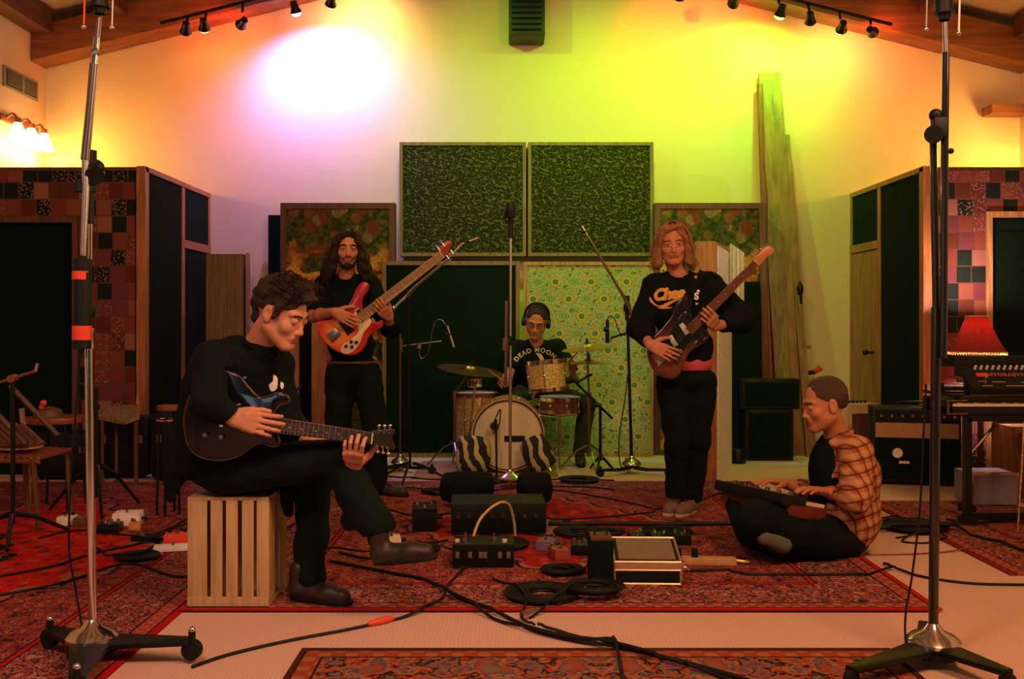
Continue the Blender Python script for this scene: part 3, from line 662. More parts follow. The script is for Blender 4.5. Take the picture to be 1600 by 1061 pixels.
# right mid stand
r, b, t = stand((987, 738), (980, 480), 7.7, 'dark boom stand between the drums and the blond guitarist', 'black_metal', .013, .075)
MB().ball(P(980, 480, 7.68), (.03, .03, .045)).cyl(P(980, 500, 7.7), P(980, 462, 7.7), .018).build('clutch', M['black_plastic'], r)
MB().tube([P(990, 498, 7.66), P(976, 466, 7.66), P(938, 402, 7.6), P(918, 368, 7.6)], [.016, .013, .009, .008], 10).build('boom_tube', M['dark_chrome'], r)
MB().tube([P(980, 520, 7.66), P(955, 528, 7.6)], .009).build('side_arm', M['black_metal'], r)
pencil(P(918, 368, 7.6), P(909, 353, 7.6), 'slim microphone at the tip of the boom beside the blond guitarist', 'brushed', .01)
pencil(P(949, 500, 7.58), P(949, 536, 7.58), 'short black microphone pointing down above the cymbals on the right', 'black_metal', .016)
cable([P(949, 502, 7.58), P(952, 494, 7.58), P(960, 498, 7.6), P(968, 520, 7.62), P(978, 524, 7.66)], .004, 'black cable loop at the short black microphone')
cable([P(984, 560, 7.67), P(977, 620, 7.6), P(968, 680, 7.6), P(968, 720, 7.6), P(975, 736, 7.6)], .005, 'black cable hanging down the stand beside the blond guitarist')
# stand behind the drums on the right with a diagonal boom
b = P(938, 738, 7.85); r = root('microphone_stand', 'low black boom stand with a diagonal arm right of the toms', 'microphone stand', (b.x, b.y, 0))
tripod(r, V((b.x, b.y, 0)), .001, .11, 3, .2, .01, caster=False, h=.1)
MB().cyl((b.x, b.y, .08), P(938, 636, 7.85), .012).build('pole', M['black_metal'], r)
MB().tube([P(957, 654, 7.8), P(932, 630, 7.8), P(900, 598, 7.75)], .01).cyl(P(926, 632, 7.8), P(940, 634, 7.8), .018).build('boom_tube', M['black_metal'], r)
r = root('microphone', 'stubby black microphone aimed at the tom from the right', 'microphone', P(898, 598, 7.75))
MB().lathe([(0, 0), (.014, 0), (.018, .06), (.026, .07), (.026, .1), (0, .11)], P(905, 596, 7.75), (-1, 0, .1), 16).build('body', M['black_plastic'], r)
MB().tube([P(902, 598, 7.75), P(915, 590, 7.78), P(925, 585, 7.8)], .01).build('clip', M['black_metal'], r)
# ================================================================ DRUM KIT
t = NT('gold_sparkle'); x = t.xyz()
sp_ = t.voro(t.vec, 160, 'Color'); s_ = t.n.new('ShaderNodeSeparateColor'); t.t.links.new(sp_, s_.inputs[0])
c = t.mix(t.m('GREATER_THAN', s_.outputs[0], .6), (.45, .36, .08), (.85, .72, .3)); M['sparkle'] = t.fin(c, .3, .35)
M['drumhead'] = mat('drumhead', (.58, .5, .36), .6, var=.18, vs=5)
def drum(c, rad, h, axis, shell, label, hoop='chrome', head='drumhead', lugs=8, cat='drum', name='drum', legs=None):
    c = V(c); d = V(axis).normalized(); B = basis(d); r = root(name, label, cat, c)
    MB().lathe([(rad, 0), (rad, h)], c, d, 40).build('shell', shell, r)
    MB().lathe([(0, -.002), (rad*.98, -.002)], c, d, 40).build('bottom_head', M[head], r)
    MB().lathe([(0, h+.002), (rad*.98, h+.002)], c, d, 40).build('batter_head', M[head], r)
    for z in (-.012, h-.02):
        MB().lathe([(rad*.985, z), (rad+.008, z), (rad+.01, z+.03), (rad*.985, z+.032), (rad*.985, z)], c, d, 40).build('hoop', M[hoop], r)
    for i in range(lugs):
        a = 2*math.pi*i/lugs+.3; o = B @ V((math.cos(a), math.sin(a), 0))
        MB().cyl(c+o*(rad+.008)+d*.01, c+o*(rad+.008)+d*(h-.01), .004, seg=6).ball(c+o*(rad+.006)+d*h*.5, (.01, .01, .016), 8).build('lug', M['chrome'], r)
    if legs:
        for a in legs:
            o = V((math.cos(a), math.sin(a), 0)); p = c+o*(rad+.018)+d*h*.6
            MB().tube([p, V((p.x, p.y, .03))+o*.02, V((p.x, p.y, .014))+o*.03], .007, 8).build('leg', M['chrome'], r)
    return r
r = drum((-.03, 7.68, .302), .275, .36, (0, 1, 0), M['sparkle'], 'bass drum with cream head and small black label facing the camera', 'tan_wood')
bd = r
MB().bx(P(788, 681, 7.672), P(820, 690, 7.68)).build('label', M['black_plastic'], r)
MB().lathe([(.262, 0), (.268, -.006), (.275, 0)], (-.03, 7.668, .302), (0, -1, 0), 40).build('head_collar', M['black_plastic'], r)
for sx in (-1, 1): MB().tube([(-.03+sx*.24, 7.8, .2), (-.03+sx*.33, 7.7, .02)], .008).build('spur', M['chrome'], r)
drum(P(744, 692, 8.25), .176, .41, (.0, -.02, 1), M['sparkle'], 'gold sparkle floor tom on chrome legs left of the bass drum', 'red_wood', legs=(-2.6, -.5, 1.6))
tm = drum(P(859, 609, 7.85), .163, .225, (-.10, .05, 1), M['sparkle'], 'gold sparkle rack tom above the bass drum', lugs=6)
MB().tube([P(838, 610, 7.9), P(832, 622, 7.9)], .012).build('mount', M['chrome'], tm)
drum(P(874, 642, 8.0), .162, .105, (0, -.02, 1), mat('wine_shell', (.14, .05, .025), .4), 'wine brown snare drum behind and below the rack tom', lugs=8)
r = root('snare_stand', 'chrome snare stand under the wine brown snare drum', 'drum stand', P(874, 735, 8.0)); r.location.z = 0; ORG[r.name].z = 0
c = P(874, 652, 8.0); MB().cyl((c.x, c.y, .1), c, .012).build('pole', M['chrome'], r); tripod(r, c*1, .010, .12, 3, 2.6, .007, 'chrome', False, .16)
MB().tube([c+V((-.15, -.05, .022)), c, c+V((.15, -.05, .022))], .007).build('basket', M['chrome'], r)
for (xx, lb) in ((853, 0),):
    pass
t = NT('cymbal_bronze'); x = t.xyz(); rr_ = t.m('SQRT', t.m('ADD', t.m('MULTIPLY', x[0], x[0]), t.m('MULTIPLY', x[1], x[1])))
t.bump(t.m('SINE', t.m('MULTIPLY', rr_, 900)), .15, .001); M['bronze'] = t.fin((.75, .5, .16), .28, 1)
def cymbal(c, rad, axis, label, pole_px=None, hat=False, tilt=None, group=None):
    c = V(c); r = root('cymbal', label, 'cymbal', c)
    MB().lathe([(0, .03), (.012, .03), (.03, .025), (.04, .012), (rad*.6, .006), (rad, -.008), (rad, -.01), (rad*.6, .004), (.04, .009), (0, .02)], c, axis, 40).build('plate', M['bronze'], r)
    MB().cyl(c+V(axis).normalized()*.02, c+V(axis).normalized()*.07, .01, seg=8).build('felt_and_nut', M['rubber'], r)
def cstand(px, py, Y, top, label, tri=True):
    b = P(px, py, Y); r = root('cymbal_stand', label, 'cymbal stand', (b.x, b.y, 0)); z = 0.0
    MB().cyl((b.x, b.y, .12), (b.x, b.y, .6), .013).cyl((b.x, b.y, .55), (b.x, b.y, .62), .02).build('lower_tube', M['dark_chrome'], r)
    MB().cyl((b.x, b.y, .6), top, .009).build('upper_tube', M['dark_chrome'], r)
    tripod(r, V((b.x, b.y, 0)), .001, .24, 3, .7, .008, 'dark_chrome', False, .2); return r
ct = P(735, 577, 7.95); cymbal(ct, .265, (.13, -.1, 1), 'large ride cymbal tilted down to the right above the floor tom')
cs = cstand(710, 738, 8.03, ct, 'cymbal stand behind the floor tom')
MB().lathe([(.055, 0), (.062, .01), (.062, .065), (.055, .07), (0, .07)], P(742, 605, 7.93)).build('wing_clamp', M['chrome'], cs)
MB().tube([P(742, 604, 7.72), P(738, 640, 7.72), P(732, 692, 7.72)], .009).build('chrome_rod', M['chrome'], cs)
ct = P(918, 543, 7.85); cymbal(ct, .205, (-.1, -.08, 1), 'crash cymbal on the right, upper of the two right cymbals')
c2 = P(920, 566, 7.85); cymbal(c2, .16, (0, -.02, 1), 'hi-hat cymbal below the crash cymbal'); 
cstand(920, 742, 7.85, ct, 'cymbal stand right of the rack tom')
r = root('microphone', 'black kick drum microphone on a low stand before the bass drum head', 'microphone', P(773, 740, 7.5)); r.location.z = 0; ORG[r.name].z = 0
MB().tube([P(775, 655, 7.5), P(776, 744, 7.45)], .009).cyl(P(776, 744, 7.45)+V((0, 0, -.0)), P(776, 748, 7.45), .06).build('stand', M['black_metal'], r)
MB().lathe([(0, 0), (.02, .0), (.03, .03), (.03, .09), (.018, .12), (0, .12)], P(770, 665, 7.55), (.2, .9, -.2)).tube(spline([P(770, 665, 7.5), P(776, 650, 7.5), P(782, 640, 7.5), P(780, 665, 7.5)], 5), .005).build('body', M['black_plastic'], r)
def pillow(c, sz, label, m='zebra', rot=(0, 0, 0)):
    bm = bmesh.new(); bmesh.ops.create_cube(bm, size=1); bmesh.ops.subdivide_edges(bm, edges=bm.edges[:], cuts=7, use_grid_fill=True)
    for v in bm.verts:
        x, y, z = v.co*2; k = 1-.35*(abs(x)**3+abs(z)**3)/2
        v.co = V((x*(1-.12*z*z), y*max(.12, (1-x**4)*.5+.5)*max(.12, 1-z**4*.7)*k+.06*math.sin(x*5+z*4), z*(1-.12*x*x)))*.5
    me = bpy.data.meshes.new('cushion'); bm.to_mesh(me); bm.free()
    me.transform(Matrix.Translation(V(c)) @ Euler(rot).to_matrix().to_4x4() @ Matrix.Diagonal((*sz, 1)))
    return tag(link_mesh('cushion', me, M[m], loc=c, angle=2), label, 'cushion')
pillow(P(740, 716, 7.53)+V((0, 0, .03)), (.26, .14, .28), 'zebra striped cushion leaning at the left of the bass drum', rot=(-.2, .15, .2))
pillow(P(840, 716, 7.52)+V((0, 0, .035)), (.22, .13, .27), 'zebra striped cushion leaning at the right of the bass drum', rot=(-.2, -.5, -.2))
tx, ty = P(838, 700, 8.5).x, 8.5
r = root('drum_throne', 'round black drum stool under the drummer', 'stool', (tx, ty, 0))
MB().lathe([(0, .38), (.15, .38), (.16, .4), (.16, .43), (.14, .45), (0, .455)], (tx, ty, 0)).build('seat', M['black_cloth'], r)
MB().cyl((tx, ty, .1), (tx, ty, .38), .018).build('pole', M['dark_chrome'], r); tripod(r, V((tx, ty, 0)), .001, .1, 3, .3, .009, caster=False, h=.18)
# ================================================================ AMPLIFIERS AND CABINETS
def knobs(mb, a, b, n, rad=.011, d=(0, -1, 0), h=.014, m=0):
    for i in range(n):
        p = V(a).lerp(V(b), i/(n-1) if n > 1 else .5); mb.cyl(p, p+V(d)*h, rad, rad*.8, 10, m)
def rotbox(r, cx, cy, rot): return Matrix.Translation((cx, cy, 0)) @ Matrix.Rotation(rot, 4, 'Z')
class Loc:                       # boxes in a rotated frame
    def __init__(s, cx, cy, rot, z=0): s.M = Matrix.Translation((cx, cy, z)) @ Matrix.Rotation(rot, 4, 'Z'); s.R = s.M.to_3x3()
    def p(s, *a): return s.M @ V(a)
    def bx(s, mb, a, b, m=0, bev=0):
        a, b = V(a), V(b); mb.box(s.M @ ((a+b)/2), [abs(b[i]-a[i]) for i in range(3)], rot=s.R, m=m, bev=bev); return mb
# black combo amplifier in front of the right booth
c = P(1450, 765, 6.95); L = Loc(c.x, 7.12, -.22); r = root('guitar_amplifier', 'black combo amplifier with tan strip and round emblem at the right', 'amplifier', (c.x, 7.12, 0))
mb = MB(); L.bx(mb, (-.31, 0, .02), (.29, .26, .56), bev=.012); mb.build('cabinet', M['black_plastic'], r)
mb = MB(); L.bx(mb, (-.29, -.008, .05), (.27, .0, .34)); gr = mb.build('grille_cloth', M['dark_fabric'], r)
mb = MB(); L.bx(mb, (-.29, -.01, .345), (.27, .0, .45)); mb.build('tan_strip', mat('tan_tolex', (.36, .22, .09), .7), r)
mb = MB(); L.bx(mb, (-.29, -.006, .46), (.27, .0, .54)); kp = mb.build('control_panel', M['black_metal'], r)
for i in range(8): MB().cyl(L.p(-.25+i*.07, -.006, .5), L.p(-.25+i*.07, -.026, .5), .014, .011, 12).build('knob', M['dark_chrome'], kp)
mb = MB(); mb.lathe([(0, 0), (.035, 0), (.035, .006), (0, .006)], L.p(-.14, -.009, .235), L.R @ V((0, -1, 0)), 24); L.bx(mb, (-.13, -.012, .16), (-.06, -.008, .178)); mb.build('emblem', M['cream'], gr)
MB().tube(spline([L.p(-.12, .13, .565), L.p(-.1, .13, .59), L.p(.08, .13, .59), L.p(.1, .13, .565)], 4), .01).build('handle', M['rubber'], r)
# cream framed amplifier
c = P(1352, 727, 8.15); L = Loc(c.x, 8.2, .35); r = root('guitar_amplifier', 'cream framed small amplifier with dark grille left of the booth door', 'amplifier', (c.x, 8.2, 0)); cr = mat('cream_tolex', (.62, .46, .22), .6)
mb = MB(); L.bx(mb, (-.15, .02, .02), (.15, .22, .5), bev=.01); L.bx(mb, (-.155, 0, .02), (-.11, .03, .5)); L.bx(mb, (.11, 0, .02), (.155, .03, .5)); L.bx(mb, (-.11, 0, .42), (.11, .03, .5)); mb.build('cabinet', cr, r)
mb = MB(); L.bx(mb, (-.11, .012, .03), (.11, .02, .42)); mb.build('grille_cloth', M['dark_wood'], r)
for i in range(6): MB().cyl(L.p(-.1+i*.04, .1, .5), L.p(-.1+i*.04, .1, .52), .013).build('knob', M['black_plastic'], r)
# black speaker cabinets on the back wall
def cab(x0, x1, y0, y1, Y, dep, label, z0=None):
    a = P(x0, y0, Y); b = P(x1, y1, Y); zb = 0 if z0 is None else z0; r = root('speaker_cabinet', label, 'speaker', ((a.x+b.x)/2, Y, zb))
    MB().bx((a.x, Y, zb), (b.x, Y+dep, a.z), bev=.01).build('cabinet', M['black_plastic'], r)
    MB().bx((a.x+.02, Y-.006, zb+.03), (b.x-.02, Y, a.z-.03)).build('grille_cloth', M['dark_fabric'], r)
    for xx in (a.x+.02, b.x-.02):
        for zz in (zb+.02, a.z-.02): MB().cyl((xx, Y-.008, zz), (xx, Y+.01, zz), .016).build('corner', M['rubber'], r)
    return a.z
z = cab(1166, 1240, 640, 717, 8.42, .17, 'black speaker cabinet on the floor before the leaning planks')
cab(1160, 1250, 592, 640, 8.43, .16, 'black amplifier box stacked on the black speaker cabinet by the planks', z+.001)
tag(MB().lathe([(0, 0), (.07, 0), (.07, .1), (.06, .12), (0, .12)], P(1152, 715, 8.3)-V((0, 0, P(1152, 715, 8.3).z))).build('metal_can', M['black_metal']), 'small black can on the floor beside the black speaker cabinet', 'can')
a = P(1141, 440, 8.62); b = P(1184, 700, 8.7)
r = root('sound_baffle', 'black cloth covered baffle standing in front of the right floral panel', 'baffle', ((a.x+b.x)/2, 8.6, 0))
MB().bx((a.x, 8.62, 0), (b.x, 8.7, a.z)).build('fabric_face', M['dark_fabric'], r)
# dark road cases on the left in front of the booth
def case(cx0, cx1, ztop, Y, dep, label, m='black_cloth'):
    a = (cx0-800)/F*Y; b = (cx1-800)/F*Y; r = root('road_case', label, 'case', ((a+b)/2, Y, 0))
    MB().bx((a, Y, .03), (b, Y+dep, ztop), bev=.015).build('body', M['black_plastic'], r)
    MB().bx((a-.004, Y-.004, ztop*.62), (b+.004, Y+dep+.004, ztop*.62+.02)).build('rim', M['black_metal'], r)
    for xx in (a+.06, b-.06):
        MB().bx((xx-.02, Y-.012, ztop*.58), (xx+.02, Y-.002, ztop*.7)).build('latch', M['dark_chrome'], r)
        MB().cyl((xx, Y+.04, .016), (xx, Y+.06, .016), .016).build('wheel', M['rubber'], r)
case(150, 232, .47, 7.42, .15, 'long black road case before the left booth, next to the tall chrome stand')
case(236, 312, .5, 7.3, .3, 'black road case before the left booth, partly behind the seated guitarist')
case(48, 141, .36, 7.35, .2, 'low black road case before the left booth door')
# ---- wooden chair seat left behind
r = root('wooden_chair', 'small wooden chair with olive seat before the left booth', 'chair', P(200, 735, 7.25)); r.location.z = 0; ORG[r.name].z = 0
MB().prism([P(152, 650, 7.15), P(176, 634, 7.3), P(215, 632, 7.3), P(218, 650, 7.1), P(196, 658, 7.05)], (0, 0, -.025)).build('seat', M['olive_wood'], r)
MB().prism([P(211, 634, 7.3), P(219, 634, 7.3), P(221, 590, 7.32), P(217, 588, 7.32)], (0, .02, 0)).build('back_post', M['orange_wood'], r)
for pp in ((160, 652, 7.15), (212, 652, 7.12), (182, 640, 7.3), (214, 638, 7.3)):
    p = P(*pp); MB().tube([p, V((p.x, p.y, .001))], .012).build('leg', M['dark_wood'], r)
# ---- round red stool-table and small red stand
def rtab(px, py, Y, rad, m, label, legs, cat, name, th=.035, z0=.009):
    c = P(px, py, Y); r = root(name, label, cat, (c.x, c.y, 0))
    MB().lathe([(0, -th), (rad*.97, -th), (rad, -th*.5), (rad*.97, 0), (0, 0)], c, seg=32).build('top', M[m], r)
    for a in legs:
        o = V((math.cos(a), math.sin(a), 0)); MB().tube([c+o*rad*.8-V((0, 0, th)), V((c.x, c.y, z0))+o*rad*1.0], .008).build('leg', M['black_metal'], r)
    return r, c
rtab(88, 651, 6.26, .185, 'red_wood', 'round red-brown side table left of the tall chrome stand', (-2.2, -.8, .8, 2.3), 'table', 'side_table')
r = root('hand_drum', 'small dark drum with a red knob on the round side table', 'drum', P(76, 648, 6.26)); 
MB().lathe([(0, 0), (.09, 0), (.075, .04), (.03, .06), (0, .065)], P(76, 651, 6.26)+V((0, 0, .002))).build('body', M['dark_wood'], r)
MB().tube([P(63, 638, 6.2), P(68, 630, 6.2)], .014).ball(P(68, 630, 6.2), .02).build('red_handle', M['red'], r)
rr2, c = rtab(265, 633, 6.05, .075, 'red_wood', 'tiny red topped stand on thin wire legs behind the seated guitarist', (-2.6, -1.6, -.4, 1.5), 'stand', 'side_table', .03)
MB().tube(spline([c+V((.078*math.cos(a*math.pi/6), .078*math.sin(a*math.pi/6), -.09)) for a in range(12)], 2, True), .006).build('ring', M['chrome'], rr2)
# slatted wooden chair at the far left
Y = 5.6; r = root('slatted_chair', 'slatted wooden lounge chair with red cushion cut by the left edge', 'chair', (P(10, 700, Y).x, Y, 0))
for i in range(7):
    x = -34+i*11; MB().box((P(x+10, 665, Y)+P(x+24, 690, Y))/2, (.16, .02, .022), rot=(0, .75, 0)).build('back_slat', M['dark_wood'], r)
a0 = P(-40, 610, Y); a1 = P(40, 693, Y)
for dy in (0, .4): MB().tube([a0+V((0, dy, 0)), a1+V((0, dy, 0))], .016).build('back_rail', M['dark_wood'], r)
for i in range(9):
    d = P(-28+i*11, 712+i*.5, Y); MB().box(d+V((0, .2, 0)), (.025, .42, .015), rot=(0, .2, 0)).build('seat_slat', M['red_wood'], r)
for dy in (0, .42): MB().tube([P(-30, 718, Y)+V((0, dy, 0)), P(62, 722, Y)+V((0, dy, 0))], .014).build('seat_rail', M['red_wood'], r)
for (xx, yy) in ((-20, 0), (52, 0), (-20, .42), (52, .42)):
    p = P(xx, 718, Y)+V((0, yy, 0)); MB().tube([p, V((p.x+.03, p.y, .012))], .016).build('leg', M['dark_wood'], r)
r = root('round_cushion', 'round red cushion with pale underside on the slatted chair', 'cushion', P(8, 700, Y)); 
MB().lathe([(0, 0), (.12, 0), (.13, .012), (0, .014)], P(6, 706, Y)+V((0, .18, .0))).build('base', M['white'], r)
MB().lathe([(0, .015), (.13, .015), (.132, .03), (.1, .045), (0, .05)], P(6, 706, Y)+V((0, .18, 0))).build('pad', M['red_wood'], r)
r = root('bent_post', 'curved tan wooden post beside the slatted chair', 'post', P(38, 690, 5.9)); r.location.z = 0; ORG[r.name].z = 0
MB().tube(spline([P(34, 638, 6.08), P(36, 660, 6.08), P(41, 690, 6.08), V((P(44, 690, 6.08).x, 6.08, .3)), V((P(44, 690, 6.08).x, 6.08, .009))], 4), .016).build('shaft', M['tan_wood'], r)
b = P(20, 800, 5.3); r = root('microphone_stand', 'black boom stand with orange arm at the left edge', 'microphone stand', (b.x, 5.3, 0))
tripod(r, V((b.x, 5.3, 0)), .009, .3, 3, .9, .012, caster=False, h=.14)
MB().cyl((b.x, 5.3, .1), P(20, 592, 5.3), .012).build('pole', M['black_metal'], r)
MB().tube([P(-60, 618, 5.3), P(20, 591, 5.3), P(56, 580, 5.3)], .008).cyl(P(16, 592, 5.25), P(24, 590, 5.32), .02).build('boom_tube', M['red_wood'], r)
MB().tube([P(56, 580, 5.3), P(59, 568, 5.3)], .009).build('microphone_clip', M['brushed'], r)
b = P(152, 795, 6.1); r = root('microphone_stand', 'slim black stand standing right behind the tall chrome stand', 'microphone stand', (b.x, 6.1, 0))
MB().cyl((b.x, 6.1, .1), P(150, 605, 6.1), .011).cyl(P(151, 640, 6.1), P(151, 632, 6.1), .018).build('pole', M['black_metal'], r)
tripod(r, V((b.x, 6.1, 0)), .009, .3, 3, 1.0, .012, caster=False, h=.28)
# ================================================================ KEYBOARD STATION AND LAMP
Yk = 5.75; s_ = F/Yk; K = lambda a, b, dy=0: P(a, b, Yk+dy)
r = root('keyboard_stand', 'black square tube keyboard stand at the right edge', 'stand', (K(1560, 600).x, Yk, 0))
for (x, dy) in ((1511, 0), (1511, .38), (1700, 0), (1700, .38)):
    p = K(x, 655, dy); MB().bx((p.x-.02, p.y-.02, .01), (p.x+.02, p.y+.02, .62)).build('leg', M['black_metal'], r)
    MB().bx((p.x-.035, p.y-.05, .009), (p.x+.035, p.y+.05, .05)).build('foot', M['rubber'], r)
a = K(1511, 655); b = K(1700, 655)
MB().bx((a.x, Yk-.02, .60), (b.x, Yk+.02, .635)).bx((a.x, Yk+.36, .60), (b.x, Yk+.4, .635)).build('top_rail', M['black_metal'], r)
MB().bx((a.x, Yk-.01, .03), (b.x, Yk+.03, .07)).build('bottom_rail', M['black_metal'], r)
MB().tube([K(1519, 706, .1), K(1555, 664, .1)], .009).tube([K(1511, 700, .0), K(1511, 660, .38)], .012).build('brace', M['dark_chrome'], r)
for x in (1511, 1700):
    MB().bx((K(x, 0).x-.015, Yk+.34, .635), (K(x, 0).x+.015, Yk+.4, .80)).bx((K(x, 0).x-.015, Yk+.1, .731), (K(x, 0).x+.015, Yk+.4, .744)).build('upper_bracket', M['black_metal'], r)
# lower keyboard
def keyboard(x0, z0, wd2, dep, h, y0, label, cat='keyboard', rot=0, red=False):
    r = root('synthesizer', label, cat, (x0+wd2/2, y0, z0))
    MB().bx((x0, y0, z0), (x0+wd2, y0+dep, z0+h*.55), bev=.006).bx((x0, y0+dep*.45, z0+h*.5), (x0+wd2, y0+dep, z0+h), bev=.006).bx((x0, y0, z0), (x0+.03, y0+dep, z0+h*.9)).build('body', M['black_plastic'], r)
    n = int((wd2-.06)/.0235)
    mb = MB()
    for i in range(n): mb.bx((x0+.03+i*.0235, y0-.004, z0+h*.55), (x0+.0522+i*.0235, y0+dep*.42, z0+h*.55+.012))
    o = mb.build('white_keys', M['cream'], r)
    mb = MB()
    for i in range(n):
        if i % 7 in (0, 1, 3, 4, 5): mb.bx((x0+.046+i*.0235, y0+dep*.15, z0+h*.55+.01), (x0+.058+i*.0235, y0+dep*.42, z0+h*.55+.022))
    mb.build('black_keys', M['black_gloss'], r); return r
xk = K(1478, 640).x
r = keyboard(xk, .638, 1.15, .34, .09, Yk-.02, 'black keyboard lying on the stand, lower of the two keyboards')
MB().bx((xk-.002, Yk-.03, .64), (xk+.006, Yk-.02, .7)).tube([(xk, Yk-.028, .64), (xk+.0, Yk-.028, .72), (xk+.11, Yk-.028, .722)], .004).tube([(xk, Yk-.028, .645), (xk+.11, Yk-.028, .645)], .004).build('red_trim', M['red_wood'], r)
xk2 = K(1530, 600).x
r = root('synthesizer', 'black synthesizer tilted to the viewer with red logo and pale knobs, upper keyboard', 'keyboard', (xk2, Yk+.15, .8))
LT = Matrix.Translation((xk2, Yk+.1, .745)) @ Matrix.Rotation(math.radians(38), 4, 'X')
def tb(mb, a, b, m=0, bev=0):
    a, b = V(a), V(b); mb.box(LT @ ((a+b)/2), [abs(b[i]-a[i]) for i in range(3)], rot=LT.to_3x3(), m=m, bev=bev)
mb = MB(); tb(mb, (0, 0, 0), (1.0, .2, .05), bev=.006); mb.build('body', M['black_plastic'], r)
mb = MB(); tb(mb, (.06, .105, .05), (.125, .135, .053)); mb.build('red_logo', M['red'], r)
for i in range(24): MB().cyl(LT @ V((.07+i*.035, .175, .05)), LT @ V((.07+i*.035, .175, .075)), .008, .006, 10).build('knob', M['white'], r)
M['gold_print'] = mat('gold_print', (.4, .24, .05), .6); M['red_print'] = mat('red_print', (.45, .1, .04), .6)
def text_mesh(s, size, shear=0, extrude=.0008, spacing=1.0, offset=0):
    cu = bpy.data.curves.new('text', 'FONT'); cu.body = s; cu.size = size; cu.shear = shear; cu.extrude = extrude; cu.space_character = spacing; cu.align_x = 'CENTER'; cu.align_y = 'CENTER'; cu.offset = offset
    o = bpy.data.objects.new('text', cu); COL.objects.link(o)
    dg = bpy.context.evaluated_depsgraph_get(); dg.update(); me = bpy.data.meshes.new_from_object(o.evaluated_get(dg)); bpy.data.objects.remove(o); return me
me = text_mesh('HYDRASYNTH', .04, 0, .001, 1.15, .001); me.transform(LT @ Matrix.Translation((.27, .12, .052))); link_mesh('lettering', me, M['red_print'], r)
mb = MB()
for (x, y, w) in ((.05, .06, .05), (.13, .055, .08), (.3, .05, .1), (.06, .02, .06), (.2, .02, .15)):
    tb(mb, (x, y, .05), (x+w, y+.006, .0515))
mb.build('printed_marks', M['gold_print'], r)
MB().tube([K(1539, 592, .1), K(1540, 618, .1)], .003).ball(K(1541, 590, .1), .006, m=1).build('jack_plug', [M['red_wood'], M['chrome']], r)
zb = .93
r = root('rack_unit', 'black rack box on top of the keyboards in front of the red lamp', 'rack unit', (K(1600, 580, .45).x, Yk+.45, zb))
a = P(1513, 557, Yk+.42); MB().bx((a.x, Yk+.42, a.z-.13), (a.x+.7, Yk+.62, a.z), bev=.006).build('case', M['black_plastic'], r)
MB().bx((a.x+.04, Yk+.417, a.z-.075), (a.x+.09, Yk+.42, a.z-.07)).bx((a.x+.11, Yk+.417, a.z-.078), (a.x+.13, Yk+.42, a.z-.068)).build('printed_marks', M['gold_print'], r)
MB().bx((a.x-.01, Yk+.40, a.z-.15), (a.x+.72, Yk+.64, a.z-.131)).build('shelf', M['red_wood'], r)
for xx in (a.x+.02, a.x+.66): MB().bx((xx, Yk+.5, .009), (xx+.03, Yk+.53, a.z-.15)).build('post', M['black_metal'], r)
# tan key strip left end of a third small keyboard on a table
Yt = 7.1; T = lambda x, y, dy=0: P(x, y, Yt+dy)
r = root('lamp_table', 'dark table behind the keyboards carrying the red lamp', 'table', (T(1520, 0).x, Yt, 0)); r.name = 'side_table'; ORG[r.name] = V((T(1520, 0).x, Yt, 0))
za = T(0, 612).z; a, b = T(1468, 0).x, T(1610, 0).x
MB().bx((a, Yt-.2, za-.03), (b, Yt+.3, za), bev=.004).build('top', M['dark_wood'], r)
for xx in (a+.2, b-.04):
    for yy in (Yt-.18, Yt+.26): MB().bx((xx, yy, 0.009), (xx+.03, yy+.03, za-.03)).build('leg', M['dark_wood'], r)
r = root('mixer', 'small black mixer with a pale strip at the left end of the lamp table', 'mixer', T(1500, 605, -.15))
MB().bx(T(1476, 611, -.17), T(1520, 601, .05), bev=.005).build('body', M['black_plastic'], r); MB().bx(T(1489, 600, -.16), T(1518, 598, -.12)).build('pale_strip', M['tan_wood'], r)
# red lamp
Lc = T(1526, 552, .1); r = root('table_lamp', 'red fabric table lamp with glowing beaded fringe beside the patchwork booth', 'lamp', (Lc.x, Lc.y, za))
MB().lathe([(0, 0), (.07, 0), (.07, .015), (.02, .03), (.03, .08), (.045, .13), (.02, .19), (.012, .25), (0, .25)], (Lc.x, Lc.y, za+.001)).build('lamp_base', M['brass'], r)
t = NT('red_shade'); x = t.xyz(); c = t.mix(t.noise(t.vec, 40, 3), (.3, .02, .02), (.45, .05, .045)); t.fin(c, .8); t.b.inputs['Transmission Weight'].default_value = 0
tr = t.n.new('ShaderNodeBsdfTranslucent'); t.t.links.new(c, tr.inputs[0]); ms = t.n.new('ShaderNodeMixShader'); ms.inputs[0].default_value = .17
t.t.links.new(t.b.outputs[0], ms.inputs[1]); t.t.links.new(tr.outputs[0], ms.inputs[2]); t.t.links.new(ms.outputs[0], t.n['Material Output'].inputs[0]); M['shade'] = t.mat
zt_, zb_ = T(0, 494, .1).z, T(0, 550, .1).z
mb = MB(); N = 6; rot0 = .28
prof = [(.21, zb_), (.162, zb_+(zt_-zb_)*.28), (.113, zb_+(zt_-zb_)*.65), (.078, zt_)]
for pr_ in range(len(prof)-1):
    for i in range(N):
        for dz in (0,):
            a1, a2 = rot0+i*2*math.pi/N, rot0+(i+1)*2*math.pi/N
            q4 = [V((Lc.x+p[0]*math.cos(a), Lc.y+p[0]*math.sin(a), p[1])) for p, a in ((prof[pr_], a1), (prof[pr_], a2), (prof[pr_+1], a2), (prof[pr_+1], a1))]
            mb.bm.faces.new([mb.bm.verts.new(v) for v in q4])
bmesh.ops.remove_doubles(mb.bm, verts=mb.bm.verts, dist=.0005)
sh = mb.build('lamp_shade', M['shade'], r, angle=.3); sm = sh.modifiers.new('s', 'SOLIDIFY'); sm.thickness = .0015
